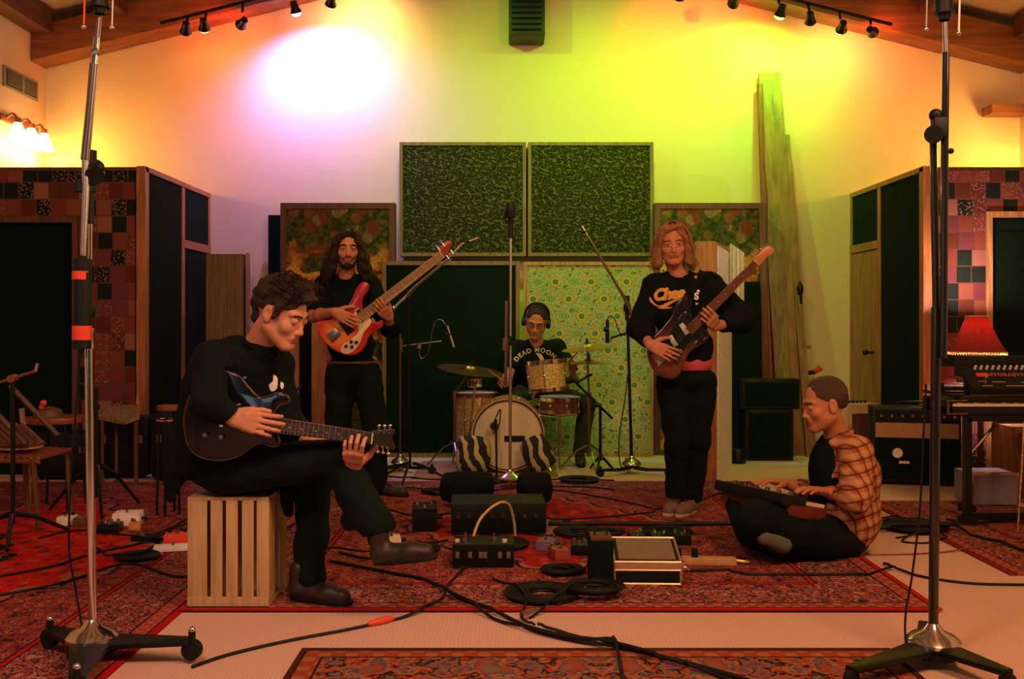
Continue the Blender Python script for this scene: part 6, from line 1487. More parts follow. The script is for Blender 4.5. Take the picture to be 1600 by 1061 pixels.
HR, HL = P(532, 582, 6.74), P(571, 582, 6.74); KR, KL = P(528, 675, 6.7), P(588, 672, 6.68); AR, AL = P(536, 752, 6.78), P(588, 756, 6.66)
for a_, b_, c_ in ((HR, KR, AR), (HL, KL, AL)): Fb.chain([a_, b_, c_], [.06, .045, .03], .03)
Fb.slab([(543, 555), (524, 548), (506, 533), (496, 515), (497, 503), (514, 499), (534, 487), (548, 470), (556, 452), (565, 441), (575, 443), (575, 453), (567, 466), (566, 482), (574, 494), (586, 503), (597, 500), (597, 511), (586, 517), (576, 527), (569, 543), (558, 553)], 6.53, 0, 6.522, 6.572, .007).slab([(558.0815991236102, 490.6905362494798), (686.3111993427077, 393.2679021871098), (693.6888006572923, 402.7320978128902), (567.9184008763898, 503.3094637505202)], 6.52, 0, 6.512, 6.545, .001); Fb.fine = [hd.box(.135), b1, b2]
Fb.build('body', [M['skin'], M['lip'], M['stubble2']], r, lambda c: hd.lips(c, True)); hd.eyes(r); brows(hd, r, M['hair_black'], .005)
Fs = Field(.007, wr=.0025, wf=42, seed=4)
Fs.ell(P(543, 484, 6.76), (.17, .115, .2), k=.05).ell(P(549, 540, 6.76), (.16, .115, .16), k=.05).cap(SR, SL, .065, k=.05).cap(nb+V((-.03, 0, -.03)), nb+V((.03, 0, -.03)), .062, k=.03)
Fs.chain([SR, ER.lerp(SR, .12)], [.075, .066], .03).cut(ER.lerp(SR, .14), ER-SR, .09).chain([SL, EL+V((.02, 0, 0)), EL.lerp(WL, .6)], [.075, .07, .05], .03).cut(EL.lerp(WL, .62), WL-EL, .09)
Fs.cap(nb+V((0, -.02, .01)), nb+V((0, -.02, .1)), .055, .065, .01, True).cut(P(550, 568, 6.7), (0, 0, -1), .3); Fs.slab([(543, 555), (524, 548), (506, 533), (496, 515), (497, 503), (514, 499), (534, 487), (548, 470), (556, 452), (565, 441), (575, 443), (575, 453), (567, 466), (566, 482), (574, 494), (586, 503), (597, 500), (597, 511), (586, 517), (576, 527), (569, 543), (558, 553)], 6.53, 0, 6.522, 6.572, .007).slab([(558.0815991236102, 490.6905362494798), (686.3111993427077, 393.2679021871098), (693.6888006572923, 402.7320978128902), (567.9184008763898, 503.3094637505202)], 6.52, 0, 6.512, 6.545, .001); sh_ = Fs.build('t_shirt', M['tee'], r)
Ft = Field(.007, wr=.003, wf=34, seed=6); Ft.ell(P(551, 582, 6.75), (.165, .115, .1), k=.05).chain([HR, KR, AR], [.105, .085, .07], .02).chain([HL, KL, AL], [.105, .085, .07], .02); Ft.build('trousers', M['jeans'], r)
MB().tube(spline([V((P(551, 565, 6.75).x+.168*math.cos(a_), 6.75+.122*math.sin(a_), P(551, 566, 6.75).z)) for a_ in [i*math.pi/6 for i in range(12)]], 3, True), .01, 6).build('belt', M['dark_wood'], r)
fp = lambda px, Y, z=.0175: V(((px-800)/F*Y, Y, z))
shoe(r, fp(578, 6.72), fp(638, 6.58), 0, M['shoe_d'], M['rubber']); shoe(r, fp(540, 6.88), fp(556, 6.62), 0, M['shoe_d'], M['rubber'])
Fh = Field(.0055, wr=.0025, wf=100, seed=7); h = hd.h
Fh.ell(hd.p(0, -.02, .045), (.08*h, .097*h, .083*h), hd.R, .02)
for q in (-1, 1):
    Fh.chain([hd.p(q*.03, .06, .1), hd.p(q*.074, .05, .03), hd.p(q*.082, .045, -.05), hd.p(q*.095, .03, -.12), hd.p(q*.115, .03, -.185)], [.018, .02, .026, .034, .02], .02)
    Fh.chain([hd.p(q*.06, -.03, .05), hd.p(q*.095, -.02, -.05), hd.p(q*.12, -.02, -.15), hd.p(q*.13, -.0, -.21)], [.035, .042, .045, .02], .03)
Fh.chain([hd.p(0, -.09, .03), hd.p(0, -.08, -.15)], [.05, .05], .03); Fh.ell(hd.p(0, .085, -.03), (.056*h, .065*h, .105*h), hd.R, .012, True); ho = Fh.build('hair', M['hair_black'], r)
rnd = random.Random(8); paths = []
for i in range(120):
    q = rnd.choice((-1, 1)); a_ = rnd.uniform(-.07, .06)
    paths.append([hd.p(q*.02, a_*.6, .125), hd.p(q*.072, a_, .07), hd.p(q*rnd.uniform(.09, .105), a_*.8, -.03), hd.p(q*rnd.uniform(.11, .14), a_*.8, -.12), hd.p(q*rnd.uniform(.1, .16), a_*.8+.02, rnd.uniform(-.25, -.19))])
strands('hair_strands', paths, .0035, M['hair_black'], ho, 9, .008)
Fd = Field(.004, wr=.001, wf=200); Fd.chain([hd.p(-.055, .02, -.06), hd.p(-.035, .055, -.095), hd.p(0, .078, -.108), hd.p(.035, .055, -.095), hd.p(.055, .02, -.06)], [.01, .014, .02, .014, .01], .012).cap(hd.p(0, .08, -.1), hd.p(0, .075, -.125), .016, .008, .015)
Fd.cap(hd.p(-.022, .09, -.054), hd.p(.022, .09, -.054), .0045, k=.004); Fd.build('beard', M['hair_black'], r)
mats = dict(body=sunburst('fireglo_sunburst', [(0, (.95, .42, .08)), (.28, (.85, .28, .05)), (.5, (.62, .06, .02)), (.9, (.4, .02, .012))]), neck=M['orange_wood'], board=mat('pale_fretboard', (.38, .26, .1), .4), head=mat('red_headstock', (.3, .04, .02), .3))
body = [(543, 555), (524, 548), (506, 533), (496, 515), (497, 503), (514, 499), (534, 487), (548, 470), (556, 452), (565, 441), (575, 443), (575, 453), (567, 466), (566, 482), (574, 494), (586, 503), (597, 500), (597, 511), (586, 517), (576, 527), (569, 543), (558, 553)]
g, a, b, u, e, k, hs_ = instrument('bass_guitar', 'red and amber electric bass with cream pickguard held by the long-haired standing person', 6.53, .04, body, (563, 497), (690, 398), 16, 12, [(687, 394), (684, 389), (691, 382), (699, 376), (706, 379), (703, 387), (700, 395), (693, 403)], mats, 20, center=(530, 520), cat='bass guitar')
plate([(560, 481), (566, 490), (580, 499), (578, 508), (568, 520), (562, 536), (552, 549), (540, 553), (532, 548), (536, 538), (546, 532), (560, 518), (554, 503), (552, 492)], 6.526, .004, M['cream'], 'pickguard', g, True)
plate([(556, 486), (561, 482), (570, 495), (565, 499)], 6.518, .01, M['black_plastic'], 'pickup', g, bev=.002); plate([(529, 504), (541, 497), (554, 516), (543, 524)], 6.518, .012, M['black_plastic'], 'pickup', g, bev=.002)
plate([(510, 523), (524, 513), (533, 523), (519, 536)], 6.516, .012, M['dark_chrome'], 'bridge', g, bev=.002)
for (x, y) in ((541, 541), (550, 542), (549, 534), (557, 535)): disc(x, y, 6.525, .011, M['black_plastic'], 'knob', g, .014)
strings_(g, P(518, 526, 6.513), b+V((0, -.008, 0)), e, k, 11, 9, 4, 0, .0012)
for i, (x, y) in enumerate(((688, 392), (695, 385), (697, 399), (704, 391))):
    p = P(x, y, 6.53); s_ = e if i < 2 else -e; MB().cyl(p, p+s_*.03, .005).box(p+s_*.04, (.02, .006, .02)).build('tuning_peg', M['chrome'], hs_)
PD = P
# ================================================================ DRUMMER
r = root('person', 'seated drummer in black t-shirt with round lettering, glasses and headphones', 'person', (PD(838, 605, 8.45).x, 8.45, 0))
hd = Head(PD(838, 503, 8.22), (-.12, -1, -.4), (.12, 0, 1), 1.1)
nb = PD(838, 536, 8.34); ch = PD(838, 565, 8.41); pv = PD(838, 606, 8.49); SR, SL = PD(808, 546, 8.37), PD(870, 544, 8.37)
ER, WR = PD(793, 590, 8.24), PD(790, 600, 8.0); EL, WL = PD(896, 590, 8.3), PD(893, 584, 8.13)
Fb = Field(.008); hd.shape(Fb); Fb.cap(hd.p(0, -.022, -.07), nb, .052, .058, .03).cap(nb, ch, .055, .07, .03).cap(ch, pv, .07, .08, .03).cap(SR, SL, .045, k=.03)
arm(Fb, SR, ER, WR, (.045, .04, .027)); arm(Fb, SL, EL, WL, (.045, .04, .027))
t1, b1 = hand(Fb, WR, (-.3, -.6, .3), (.6, .1, -.6), True, (60, 70, 40), 1.05); t2, b2 = hand(Fb, WL, (.15, -.1, .9), (-.5, -.6, 0), False, (60, 70, 40), 1.05)
HR, HL = PD(820, 612, 8.46), PD(858, 612, 8.46); KR, KL = V((-.03, 8.15, .50)), V((.61, 8.12, .50)); AR, AL = V((-.03, 8.24, .1)), V((.56, 8.2, .1))
for a_, b_, c_ in ((HR, KR, AR), (HL, KL, AL)): Fb.chain([a_, b_, c_], [.07, .045, .03], .03)
Fb.fine = [hd.box(.13), b1, b2]; Fb.build('body', [M['skin'], M['lip'], M['stubble']], r, lambda c: hd.lips(c, True)); hd.eyes(r); brows(hd, r, M['hair_brown'])
Fs = Field(.0075, wr=.0025, wf=42, seed=9); Fs.ell(ch+V((0, 0, -.02)), (.19, .13, .19), k=.05).ell(pv+V((0, -.02, .05)), (.18, .14, .13), k=.05).cap(SR, SL, .07, k=.05).cap(nb+V((-.03, 0, -.03)), nb+V((.03, 0, -.03)), .065, k=.03)
Fs.chain([SR, SR.lerp(ER, .72)], [.08, .07], .03).cut(SR.lerp(ER, .7), ER-SR, .1).chain([SL, SL.lerp(EL, .85)], [.08, .07], .03).cut(SL.lerp(EL, .85), EL-SL, .1).cap(nb+V((0, -.03, .01)), nb+V((0, -.03, .1)), .055, .065, .01, True); sh_ = Fs.build('t_shirt', M['tee'], r)
M['yellow_ink'] = mat('yellow_ink', (.6, .55, .2), .7)
stick_on(plane_text('DEAD MOON', 836, 548, 8.1, 7.5, 0, .08, 1.25, .22, .04), sh_, 'lettering', 'yellow_ink', sh_, .006)
stick_on(flat([(838, 553), (846, 554), (850, 560), (851, 568), (848, 576), (842, 579), (846, 570), (844, 561)], 8.1), sh_, 'moon_print', 'yellow_ink', sh_, .006)
Ft = Field(.009, wr=.002); Ft.ell(pv, (.17, .14, .09), k=.05).chain([HR, KR, AR], [.085, .075, .06], .02).chain([HL, KL, AL], [.085, .075, .06], .02).cut(AR, (0, 0, -1), .12).cut(AL, (0, 0, -1), .12); Ft.build('trousers', mat('olive_black_trousers', (.03, .035, .02), .9), r)
shoe(r, V((AR.x, AR.y+.07, .01)), V((AR.x, AR.y-.17, .01)), 0, M['shoe_d'], M['rubber']); shoe(r, V((AL.x, AL.y+.06, .004)), V((AL.x, AL.y-.19, .004)), 0, M['shoe_d'], M['rubber'])
Fh = Field(.006, wr=.0015, wf=150); h = hd.h; Fh.ell(hd.p(0, -.02, .045), (.077*h, .096*h, .08*h), hd.R, .02).ell(hd.p(0, .085, -.01), (.066*h, .062*h, .1*h), hd.R, .012, True).cut(hd.p(0, 0, -.03), -(hd.R @ V((0, -.3, 1))), .2); Fh.build('hair', M['hair_brown'], r)
hp = MB().tube(spline([hd.p(q*.09*1, -.005, z) if abs(q) == 1 else hd.p(q*.09, -.01, z) for q, z in ((-1, .0), (-.95, .08), (-.5, .135), (0, .145), (.5, .135), (.95, .08), (1, .0))], 4), .012, 8).build('headphones', M['black_plastic'], r)
for q in (-1, 1): MB().cyl(hd.p(q*.078, -.005, -.005), hd.p(q*.108, -.005, -.005), .042, seg=20).build('ear_cup', M['black_plastic'], hp)
mb = MB()
for q in (-1, 1):
    mb.tube([hd.p(q*.033+.021*math.cos(a_), .098-.008*abs(math.cos(a_)), .0+.016*math.sin(a_)) for a_ in [i*math.pi/8 for i in range(17)]], .0018, 5); mb.tube([hd.p(q*.054, .09, .004), hd.p(q*.08, 0, .006)], .002, 5)
mb.tube([hd.p(-.012, .1, .002), hd.p(.012, .1, .002)], .0018, 5); mb.build('glasses', M['black_metal'], r)
for w_, tip, lb in ((t1[1], PD(762, 577, 7.7), 'wooden drumstick in the left-hand side fist of the drummer, over the ride cymbal'), (t2[1], PD(901, 552, 8.02), 'wooden drumstick pointing up to the crash cymbal')):
    d = (tip-w_).normalized(); tag(MB().tube([w_-d*.06, w_+d*.15, tip-d*.03, tip-d*.012, tip], [.007, .007, .0045, .006, .003], 8).build('drumstick', M['tan_wood'], loc=w_), lb, 'drumstick')
# ================================================================ SEATED GUITARIST (front left)
r = root('person', 'dark-haired person in black sitting on a crate with legs crossed, bent over a black guitar', 'person', (-1.15, 4.2, .466))
hd = Head(P(440, 489, 4.0), (.88, -.3, -.4), (.1, -.05, 1), 1.14)
nb = P(404, 545, 4.08); ch = P(372, 612, 4.13); pv = P(352, 728, 4.17)
SR, SL = P(334, 562, 3.98), P(425, 568, 4.2); ER, WR = P(324, 630, 3.775), P(362, 652, 3.808)
uF = (P(581, 685, 3.9)-P(429, 663, 3.9)).normalized(); eF = V((-uF.z, 0, uF.x)); WL, dL, nL = fret(P(556, 688, 3.9), uF, eF, 3.866, .036); WL = WL+V((0, 0, 0)); EL = P(445, 662, 4.2)
Fb = Field(.007, fres=.003); hd.shape(Fb, 1.0, eyes=False)
for q in (-1, 1): Fb.ell(hd.p(q*.031, .0745, .001), .0145*hd.h, k=.004); Fb.cap(hd.p(q*.031-.014, .088, -.005), hd.p(q*.031+.014, .088, -.005), .0022, k=.002, sub=True)
Fb.cap(hd.p(0, -.03, -.07), nb, .056, .066, .03).cap(nb, ch+V((0, .03, 0)), .055, .06, .03).cap(ch+V((0, .03, 0)), pv, .07, .08, .03).cap(SR, SL, .045, k=.03); arm(Fb, SR, ER, WR, (.045, .04, .029)); arm(Fb, SL, EL, WL, (.045, .042, .028))
_, b1 = hand(Fb, WR, (.97, -.08, -.2), (.05, 1, -.12), True, (14, 26, 24), 1.12, thumb=(.35, .9, .35)); _, b2 = hand(Fb, WL, dL, nL, False, ((18, 60, 50), (25, 65, 55), (28, 70, 55), (28, 70, 55)), 1.08, spread=1.2, thumb=(.9, .55, .8))
HR, HL = P(352, 735, 4.07), P(362, 738, 4.28); KR, KL = P(530, 716, 4.0), P(490, 742, 4.25); AR, AL = P(588, 836, 3.9), P(484, 912, 4.15)
Fb.chain([HR, KR, AR], [.07, .05, .035], .03).chain([HL, KL, AL], [.07, .05, .035], .03); Fb.slab([(292, 690), (287, 655), (296, 620), (314, 598), (330, 584), (352, 580), (374, 588), (390, 606), (404, 620), (418, 619), (434, 614), (450, 620), (451, 629), (438, 633), (428, 645), (428, 664), (434, 680), (436, 694), (426, 698), (408, 693), (392, 700), (374, 712), (350, 719), (322, 717), (303, 708)], 3.9, 0, 3.894, 3.944, .007).slab([(427.61108722917214, 652.1086418799198), (582.1411867873303, 676.5769546649432), (579.8588132126697, 693.4230453350568), (424.38891277082786, 675.8913581200802)], 3.89, 0, 3.881, 3.915, .001).box((-1.15, 4.2, .30), (.20, .22, .1655), Matrix.Identity(3)); Fb.fine = [hd.box(.145), b1, b2]
Fb.build('body', [M['skin2'], M['lip'], M['stubble']], r, lambda c: hd.lips(c)); brows(hd, r, M['hair_brown'], .0028)
Fs = Field(.0065, wr=.003, wf=36, seed=11); B = basis((ch-pv), V((.5, -.8, 0)))
Fs.ell(P(368, 600, 4.15), (.17, .16, .19), k=.06).ell(P(350, 690, 4.17), (.155, .16, .17), k=.06).cap(SR, SL, .075, k=.06).cap(P(370, 552, 4.08), nb+V((-.03, 0, -.03)), .075, .062, .04).cap(nb+V((-.02, 0, -.05)), nb+V((.012, -.015, -.012)), .09, .074, .03).cap(P(340, 585, 4.14), P(318, 700, 4.14), .13, .14, .05)
Fs.chain([SR, ER, ER.lerp(WR, .92)], [.08, .058, .045], .035).cut(WR.lerp(ER, .05), WR-ER, .09).chain([SL, EL+V((0, 0, 0)), EL.lerp(WL, .35)], [.085, .075, .055], .035).cut(EL.lerp(WL, .36), WL-EL, .09)
Fs.chain([P(300, 700, 4.05), P(272, 745, 4.03), P(266, 778, 4.02)], [.05, .035, .022], .03).cap(P(330, 722, 4.08), P(280, 732, 4.05), .04, k=.03).chain([P(400, 732, 4.24), P(448, 744, 4.2), P(450, 800, 4.18)], [.035, .03, .024], .03)
Fs.cap(nb+V((.015, -.01, .015)), nb+V((.04, -.02, .09)), .052, .062, .012, True); Fs.slab([(292, 690), (287, 655), (296, 620), (314, 598), (330, 584), (352, 580), (374, 588), (390, 606), (404, 620), (418, 619), (434, 614), (450, 620), (451, 629), (438, 633), (428, 645), (428, 664), (434, 680), (436, 694), (426, 698), (408, 693), (392, 700), (374, 712), (350, 719), (322, 717), (303, 708)], 3.9, 0, 3.894, 3.944, .007).slab([(427.61108722917214, 652.1086418799198), (582.1411867873303, 676.5769546649432), (579.8588132126697, 693.4230453350568), (424.38891277082786, 675.8913581200802)], 3.89, 0, 3.881, 3.915, .001).box((-1.1515, 4.2, .24), (.169, .168, .2245), Matrix.Identity(3)); sh_ = Fs.build('shirt', M['shirt_blk'], r)
MB().tube(spline([nb+V((.01+.071*math.cos(a_), .071*math.sin(a_)-.012, -.002-.04*math.cos(a_))) for a_ in [i*math.pi/6 for i in range(12)]], 3, True), .009, 8).build('collar', M['shirt_blk'], sh_)
stick_on(flat([(409, 590), (414, 596), (413, 612), (405, 617), (403, 606), (408, 600)], 3.9), sh_, 'white_print', 'white', sh_, .004); stick_on(flat([(419, 602), (423, 606), (421, 614), (418, 610)], 3.9), sh_, 'white_print', 'white', sh_, .004)
Ft = Field(.0065, wr=.0032, wf=32, seed=12); Ft.ell(P(355, 732, 4.17), (.16, .17, .085), k=.05)
Ft.chain([HR, KR, KR.lerp(AR, .5), AR+V((0, 0, .04))], [.1, .078, .07, .072], .03).chain([HL, KL, KL.lerp(AL, .6), AL+V((0, 0, .02))], [.1, .08, .066, .062], .03); Ft.cap(P(470, 735, 4.1), P(400, 738, 4.15), .06, k=.04).box((-1.15, 4.2, .30), (.20, .22, .1655), Matrix.Identity(3)).cap(P(565, 800, 3.93), P(548, 812, 3.97), .06, .045, .03); Ft.cut(AR+V((-.02, 0, .0)), (.25, 0, -1), .13); Ft.build('trousers', M['jeans'], r)
fz = lambda px, py, Y: P(px, py, Y)
MB().tube([AR+V((0, 0, .05)), AR+V((.01, 0, -.03))], [.046, .042], 14).build('sock', M['tee'], r)
hh_ = P(584, 884, 3.88); tt_ = P(684, 873, 3.84); shoe(r, hh_, tt_, 0, M['boot'], M['rubber'], 'boot', .14, .047, (-.1, 0, 1))
shoe(r, V((P(452, 0, 4.13).x, 4.15, .0175)), V((P(552, 0, 4.08).x, 4.06, .0175)), 0, M['boot'], M['rubber'], 'boot', .13, .05)
Fh = Field(.0045, wr=.003, wf=110, seed=13); h = hd.h; Fh.ell(hd.p(0, -.022, .05), (.08*h, .1*h, .082*h), hd.R, .02).cap(hd.p(-.03, .055, .115), hd.p(.03, .055, .115), .03, k=.03).cap(hd.p(-.03, .085, .085), hd.p(.03, .085, .085), .016, k=.02).cap(hd.p(0, -.09, .02), hd.p(0, -.075, -.05), .045, .035, .03)
for q in (-1, 1): Fh.chain([hd.p(q*.06, .04, .08), hd.p(q*.074, .025, .03), hd.p(q*.076, .02, -.01)], [.024, .014, .006], .015)
Fh.ell(hd.p(0, .1, -.02), (.07*h, .072*h, .088*h), hd.R, .01, True)
for q in (-1, 1): Fh.ell(hd.p(q*.085, -.008, -.012), (.02*h, .024*h, .034*h), hd.R, .008, True)
ho = Fh.build('hair', M['hair_brown'], r); rnd = random.Random(4); paths = []
for i in range(170):
    a_ = rnd.uniform(-1.3, 1.3); b_ = rnd.uniform(-.4, 1.0); x = math.sin(a_)*.08; z = .05+.085*math.cos(a_); y = -.02+b_*.09
    p0 = (x*.95, y, z*.98); k_ = rnd.uniform(.01, .03)
    paths.append([hd.p(*p0), hd.p(x*1.12, y+k_*.6, z+.014*math.cos(a_)), hd.p(x*1.2, y+k_*1.5, z+.004)])
strands('hair_strands', paths, .0028, M['hair_brown'], ho, 6, .005)
# black guitar
mats = dict(body=mat('black_lacquer', (.004, .006, .006), .2, var=.1, coat=.35, spec=.35), neck=M['dark_wood'], board=mat('dark_fretboard', (.035, .03, .03), .35), head=mat('black_headstock', (.02, .016, .012), .3))
body = [(292, 690), (287, 655), (296, 620), (314, 598), (330, 584), (352, 580), (374, 588), (390, 606), (404, 620), (418, 619), (434, 614), (450, 620), (451, 629), (438, 633), (428, 645), (428, 664), (434, 680), (436, 694), (426, 698), (408, 693), (392, 700), (374, 712), (350, 719), (322, 717), (303, 708)]
g, a, b, u, e, k, hs_ = instrument('electric_guitar', 'glossy black double-cutaway guitar played by the person on the crate', 3.9, .042, body, (426, 664), (581, 685), 24, 17, [(579, 677), (585, 673), (600, 672), (612, 671), (617, 674), (612, 685), (617, 700), (610, 703), (595, 698), (584, 695)], mats, 21, center=(350, 655))
MB().tube(spline([P(x, y, 3.9025) for x, y in body], 6, True)+[P(*body[0], 3.9025)], .0022, 5).build('binding', M['dark_wood'], g)
for (x, y) in ((322, 679), (347, 682)): MB().lathe([(.013, 0), (.013, .008), (.009, .018), (0, .018)], P(x, y, 3.9), (0, -1, 0), 18).build('knob', M['chrome'], g)
MB().cyl(P(369, 635, 3.9), P(369, 634, 3.88), .008).ball(P(369, 634, 3.876), .006, 10).build('toggle_switch', M['chrome'], g)
plate([(378, 640), (388, 641), (386, 672), (376, 671)], 3.89, .01, M['chrome'], 'pickup', g, bev=.002); plate([(405, 646), (415, 648), (413, 676), (403, 675)], 3.89, .01, M['chrome'], 'pickup', g, bev=.002); plate([(345, 641), (351, 642), (348, 668), (342, 667)], 3.888, .012, M['chrome'], 'bridge', g, bev=.002)
disc(383, 590, 3.905, .006, M['chrome'], 'strap_button', g, .008)
MB().tube(spline([P(451, 625, 3.92), P(462, 612, 3.98), P(470, 603, 4.05)], 4), .005).build('strap_end', M['black_cloth'], g)
strings_(g, P(346, 654, 3.882), b+V((0, -.008, 0)), e, k, 15, 13, 6, 0)
for i in range(3):
    for q, (x, y) in ((1, (592+i*8.5, 676)), (-1, (590+i*8, 696+i*1.5))):
        p = P(x, y, 3.9); MB().cyl(p, p+V((0, -.012, 0)), .005).cyl(p+V((0, .006, 0)), p+V((0, .006, q*.022)), .0025).ball(p+V((0, .006, q*.026)), (.008, .004, .006), 8).build('tuning_peg', M['chrome'], hs_)
# keyboard on the lap
c = P(1205, 792, 4.98); r = root('small_keyboard', 'small dark keyboard in a maroon case on the lap of the person in plaid', 'keyboard', c)
T2 = Matrix.Translation(c) @ Matrix.Rotation(math.radians(-62), 4, 'Z') @ Matrix.Rotation(math.radians(-12), 4, 'X')
def kb(mb, a, b, m=0, bev=0): a, b = V(a), V(b); mb.box(T2 @ ((a+b)/2), [abs(b[i]-a[i]) for i in range(3)], rot=T2.to_3x3(), m=m, bev=bev); return mb
kb(MB(), (-.25, -.12, -.02), (.25, .12, .045), bev=.008).build('case', mat('maroon_case', (.13, .02, .015), .5), r)
kb(MB(), (-.25, -.17, .03), (.25, -.02, .08), bev=.006).build('control_box', M['black_plastic'], r)
mb = MB()
for i in range(21): kb(mb, (-.25+i*.0228, .0, .045), (-.229+i*.0228, .125, .062))
o = mb.build('white_keys', M['cream'], r); mb = MB()
for i in range(21):
    if i % 7 in (0, 1, 3, 4, 5): kb(mb, (-.235+i*.0228, .0, .06), (-.222+i*.0228, .08, .072))
mb.build('black_keys', M['black_gloss'], r)
for i in range(6): MB().cyl(T2 @ V((-.2+i*.08, -.08, .08)), T2 @ V((-.2+i*.08, -.08, .095)), .011).build('knob', M['dark_chrome'], r); kb(MB(), (-.1, -.15, .08), (.04, -.12, .082)).build('orange_display', mat('orange_panel', (.4, .12, .05), .5), r)
# ================================================================ PERSON ON THE FLOOR (right)
r = root('person', 'person with cropped hair in orange plaid shirt sitting on the floor playing a small keyboard', 'person', (P(1305, 865, 5.05).x, 5.05, ZR))
hd = Head(P(1287, 632, 4.97), (-.97, -.14, -.16), (-.08, 0, 1), 1.13)
nb = P(1309, 684, 5.02); ch = P(1314, 740, 5.04); pv = P(1306, 832, 5.06); SL, SR = P(1338, 708, 4.88), P(1300, 706, 5.22)
R2 = T2.to_3x3(); EL, WL = P(1338, 778, 4.78), T2 @ V((.18, .19, .125)); ER, WR = P(1288, 772, 5.25), T2 @ V((-.13, .19, .125))
Fb = Field(.0075, fres=.0033); hd.shape(Fb, 1.0, eyes=False)
for q in (-1, 1): Fb.ell(hd.p(q*.031, .0745, .001), .0145*hd.h, k=.004); Fb.cap(hd.p(q*.031-.014, .088, -.005), hd.p(q*.031+.014, .088, -.005), .0022, k=.002, sub=True)
Fb.cap(hd.p(0, -.028, -.07), nb, .054, .062, .03).cap(nb, ch, .06, .08, .03).cap(ch, pv, .08, .07, .03).cap(SR, SL, .045, k=.03); arm(Fb, SR, ER, WR, (.045, .04, .028)); arm(Fb, SL, EL, WL, (.045, .042, .029))
_, b1 = hand(Fb, WL, R2 @ V((0, -1, .02)), R2 @ V((0, 0, -1)), False, (8, 18, 14), 1.1, thumb=(.6, .8, .1)); _, b2 = hand(Fb, WR, R2 @ V((0, -1, .02)), R2 @ V((0, 0, -1)), True, (8, 18, 14), 1.1, thumb=(.6, .8, .1))
HL, HR = P(1312, 838, 4.93), P(1300, 835, 5.2); KL, KR = P(1180, 812, 4.72), P(1165, 792, 5.3); AL, AR = P(1292, 850, 4.82), P(1222, 848, 4.78)
Fb.chain([HL, KL, AL], [.06, .045, .035], .03).chain([HR, KR, AR], [.06, .045, .035], .03).box(T2 @ V((0, 0, .0125)), (.259, .129, .040), R2).box(T2 @ V((0, -.095, .055)), (.259, .084, .034), R2); Fb.cut(V((P(1240, 0, 4.95).x, 4.95, ZR+.005)), (0, 0, -1), .8); Fb.fine = [hd.box(.145), b1, b2]
Fb.build('body', [M['skin'], M['lip'], M['stubble']], r, lambda c: hd.lips(c, True)); brows(hd, r, M['hair_grey'], .004)
Fq = Field(.007); Fq.ell(P(1306, 735, 5.04), (.135, .135, .19), k=.05).ell(P(1300, 800, 5.05), (.14, .135, .15), k=.05).cap(nb+V((-.0, -.02, -.03)), nb+V((0, .03, -.03)), .068, k=.04).cap(nb+V((-.02, 0, .02)), nb+V((-.04, 0, .1)), .055, .065, .01, True); Fq.box(T2 @ V((0, 0, .0125)), (.258, .128, .04), R2).build('t_shirt', M['tee'], r)
Fs = Field(.0065, wr=.0034, wf=36, seed=15); Fs.ell(P(1326, 745, 5.04), (.15, .2, .19), k=.06).ell(P(1322, 805, 5.04), (.165, .2, .18), k=.06).cap(SR, SL, .075, k=.05).cap(nb+V((.01, -.04, -.03)), nb+V((.01, .04, -.03)), .075, k=.04)
Fs.cap(P(1330, 825, 4.95), P(1335, 845, 4.92), .09, .05, .04)
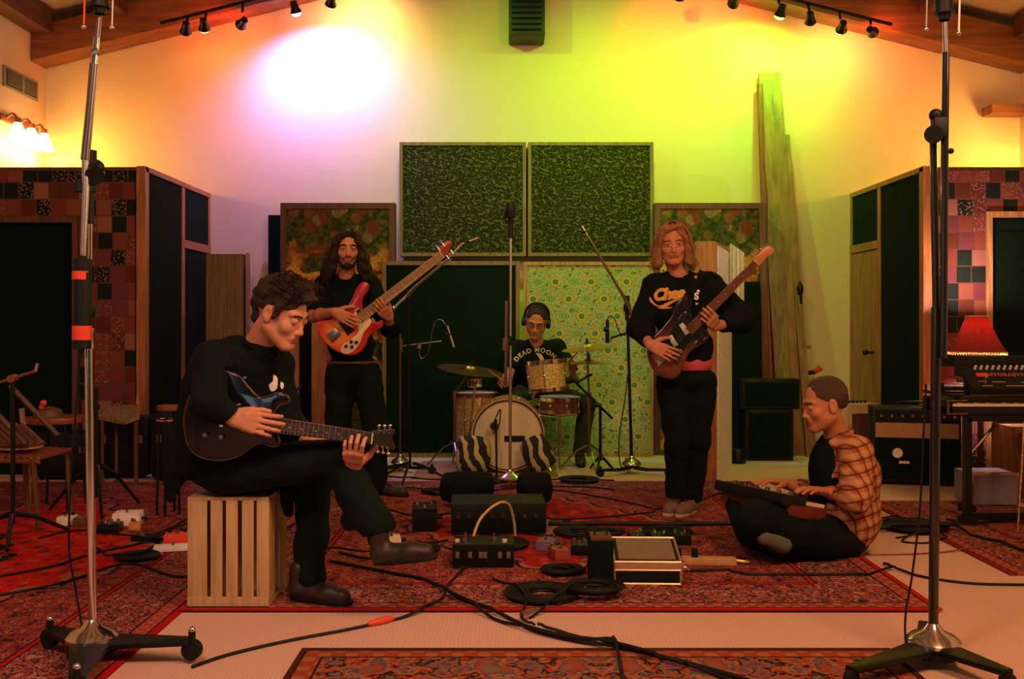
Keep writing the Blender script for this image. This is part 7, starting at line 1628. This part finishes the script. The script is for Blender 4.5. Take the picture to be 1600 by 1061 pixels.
Fs.box(T2 @ V((0, 0, .0125)), (.258, .128, .04), R2).cap(P(1262, 690, 5.06), P(1235, 830, 5.08), .115, .125, .02, True).cap(nb+V((-.03, 0, 0)), nb+V((-.06, 0, .12)), .064, .075, .012, True).cut(V((P(1320, 0, 5.05).x, 5.05, ZR+.004)), (0, 0, -1), .45); Fs.chain([SL, EL, EL.lerp(WL, .68)], [.085, .07, .046], .03).cut(EL.lerp(WL, .70), WL-EL, .08).chain([SR, ER, ER.lerp(WR, .6)], [.08, .065, .05], .03); sh_ = Fs.build('plaid_shirt', M['plaid'], r)
Fc = Field(.005); Fc.chain([nb+V((.055, -.03, .035)), nb+V((.02, -.075, .01)), nb+V((-.035, -.085, -.06))], [.016, .02, .014], .012).chain([nb+V((.055, -.03, .035)), nb+V((.06, .03, .035)), nb+V((.02, .07, .01))], [.016, .016, .014], .01); Fc.build('collar', M['plaid'], sh_)
MB().tube([EL.lerp(WL, .84), EL.lerp(WL, .92)], .036, 14).build('wristband', M['red'], r)
Ft = Field(.007, wr=.003, wf=30, seed=16); Ft.ell(P(1305, 838, 5.06), (.17, .2, .085), k=.05).chain([HL, KL, AL], [.1, .085, .07], .05).chain([HR, KR, AR], [.1, .085, .07], .05).cap(P(1240, 835, 5.0), P(1200, 835, 4.9), .1, .09, .06).cap(P(1160, 790, 5.1), P(1175, 830, 4.85), .085, .08, .06).cap(P(1240, 830, 4.8), P(1290, 845, 4.85), .085, k=.05).cut(V((P(1240, 0, 4.9).x, 4.9, ZR+.004)), (0, 0, -1), .8).box(T2 @ V((0, 0, .0125)), (.259, .129, .040), R2).box(T2 @ V((0, -.095, .055)), (.259, .084, .034), R2); Ft.build('trousers', M['jeans'], r)
Fo = Field(.006, wr=.001); Fo.cap(P(1222, 850, 4.7), P(1194, 840, 4.66), .045, .035, .02).cut(V((P(1205, 0, 4.7).x, 4.7, ZR+.003)), (0, 0, -1), .2); Fo.build('sock', M['sock'], r)
Fh = Field(.005, wr=.0008, wf=200); h = hd.h; Fh.ell(hd.p(0, -.020, .041), (.0775*h, .096*h, .0835*h), hd.R, .02).cap(hd.p(0, -.085, .0), hd.p(0, -.07, -.05), .03, .02, .03).ell(hd.p(0, .102, .0), (.072*h, .078*h, .108*h), hd.R, .008, True)
for q in (-1, 1): Fh.ell(hd.p(q*.085, -.008, -.006), (.02*h, .024*h, .036*h), hd.R, .008, True)
Fh.cut(hd.p(0, 0, -.05), -(hd.R @ V((0, .25, 1))), .2); Fh.build('hair', M['hair_grey'], r)
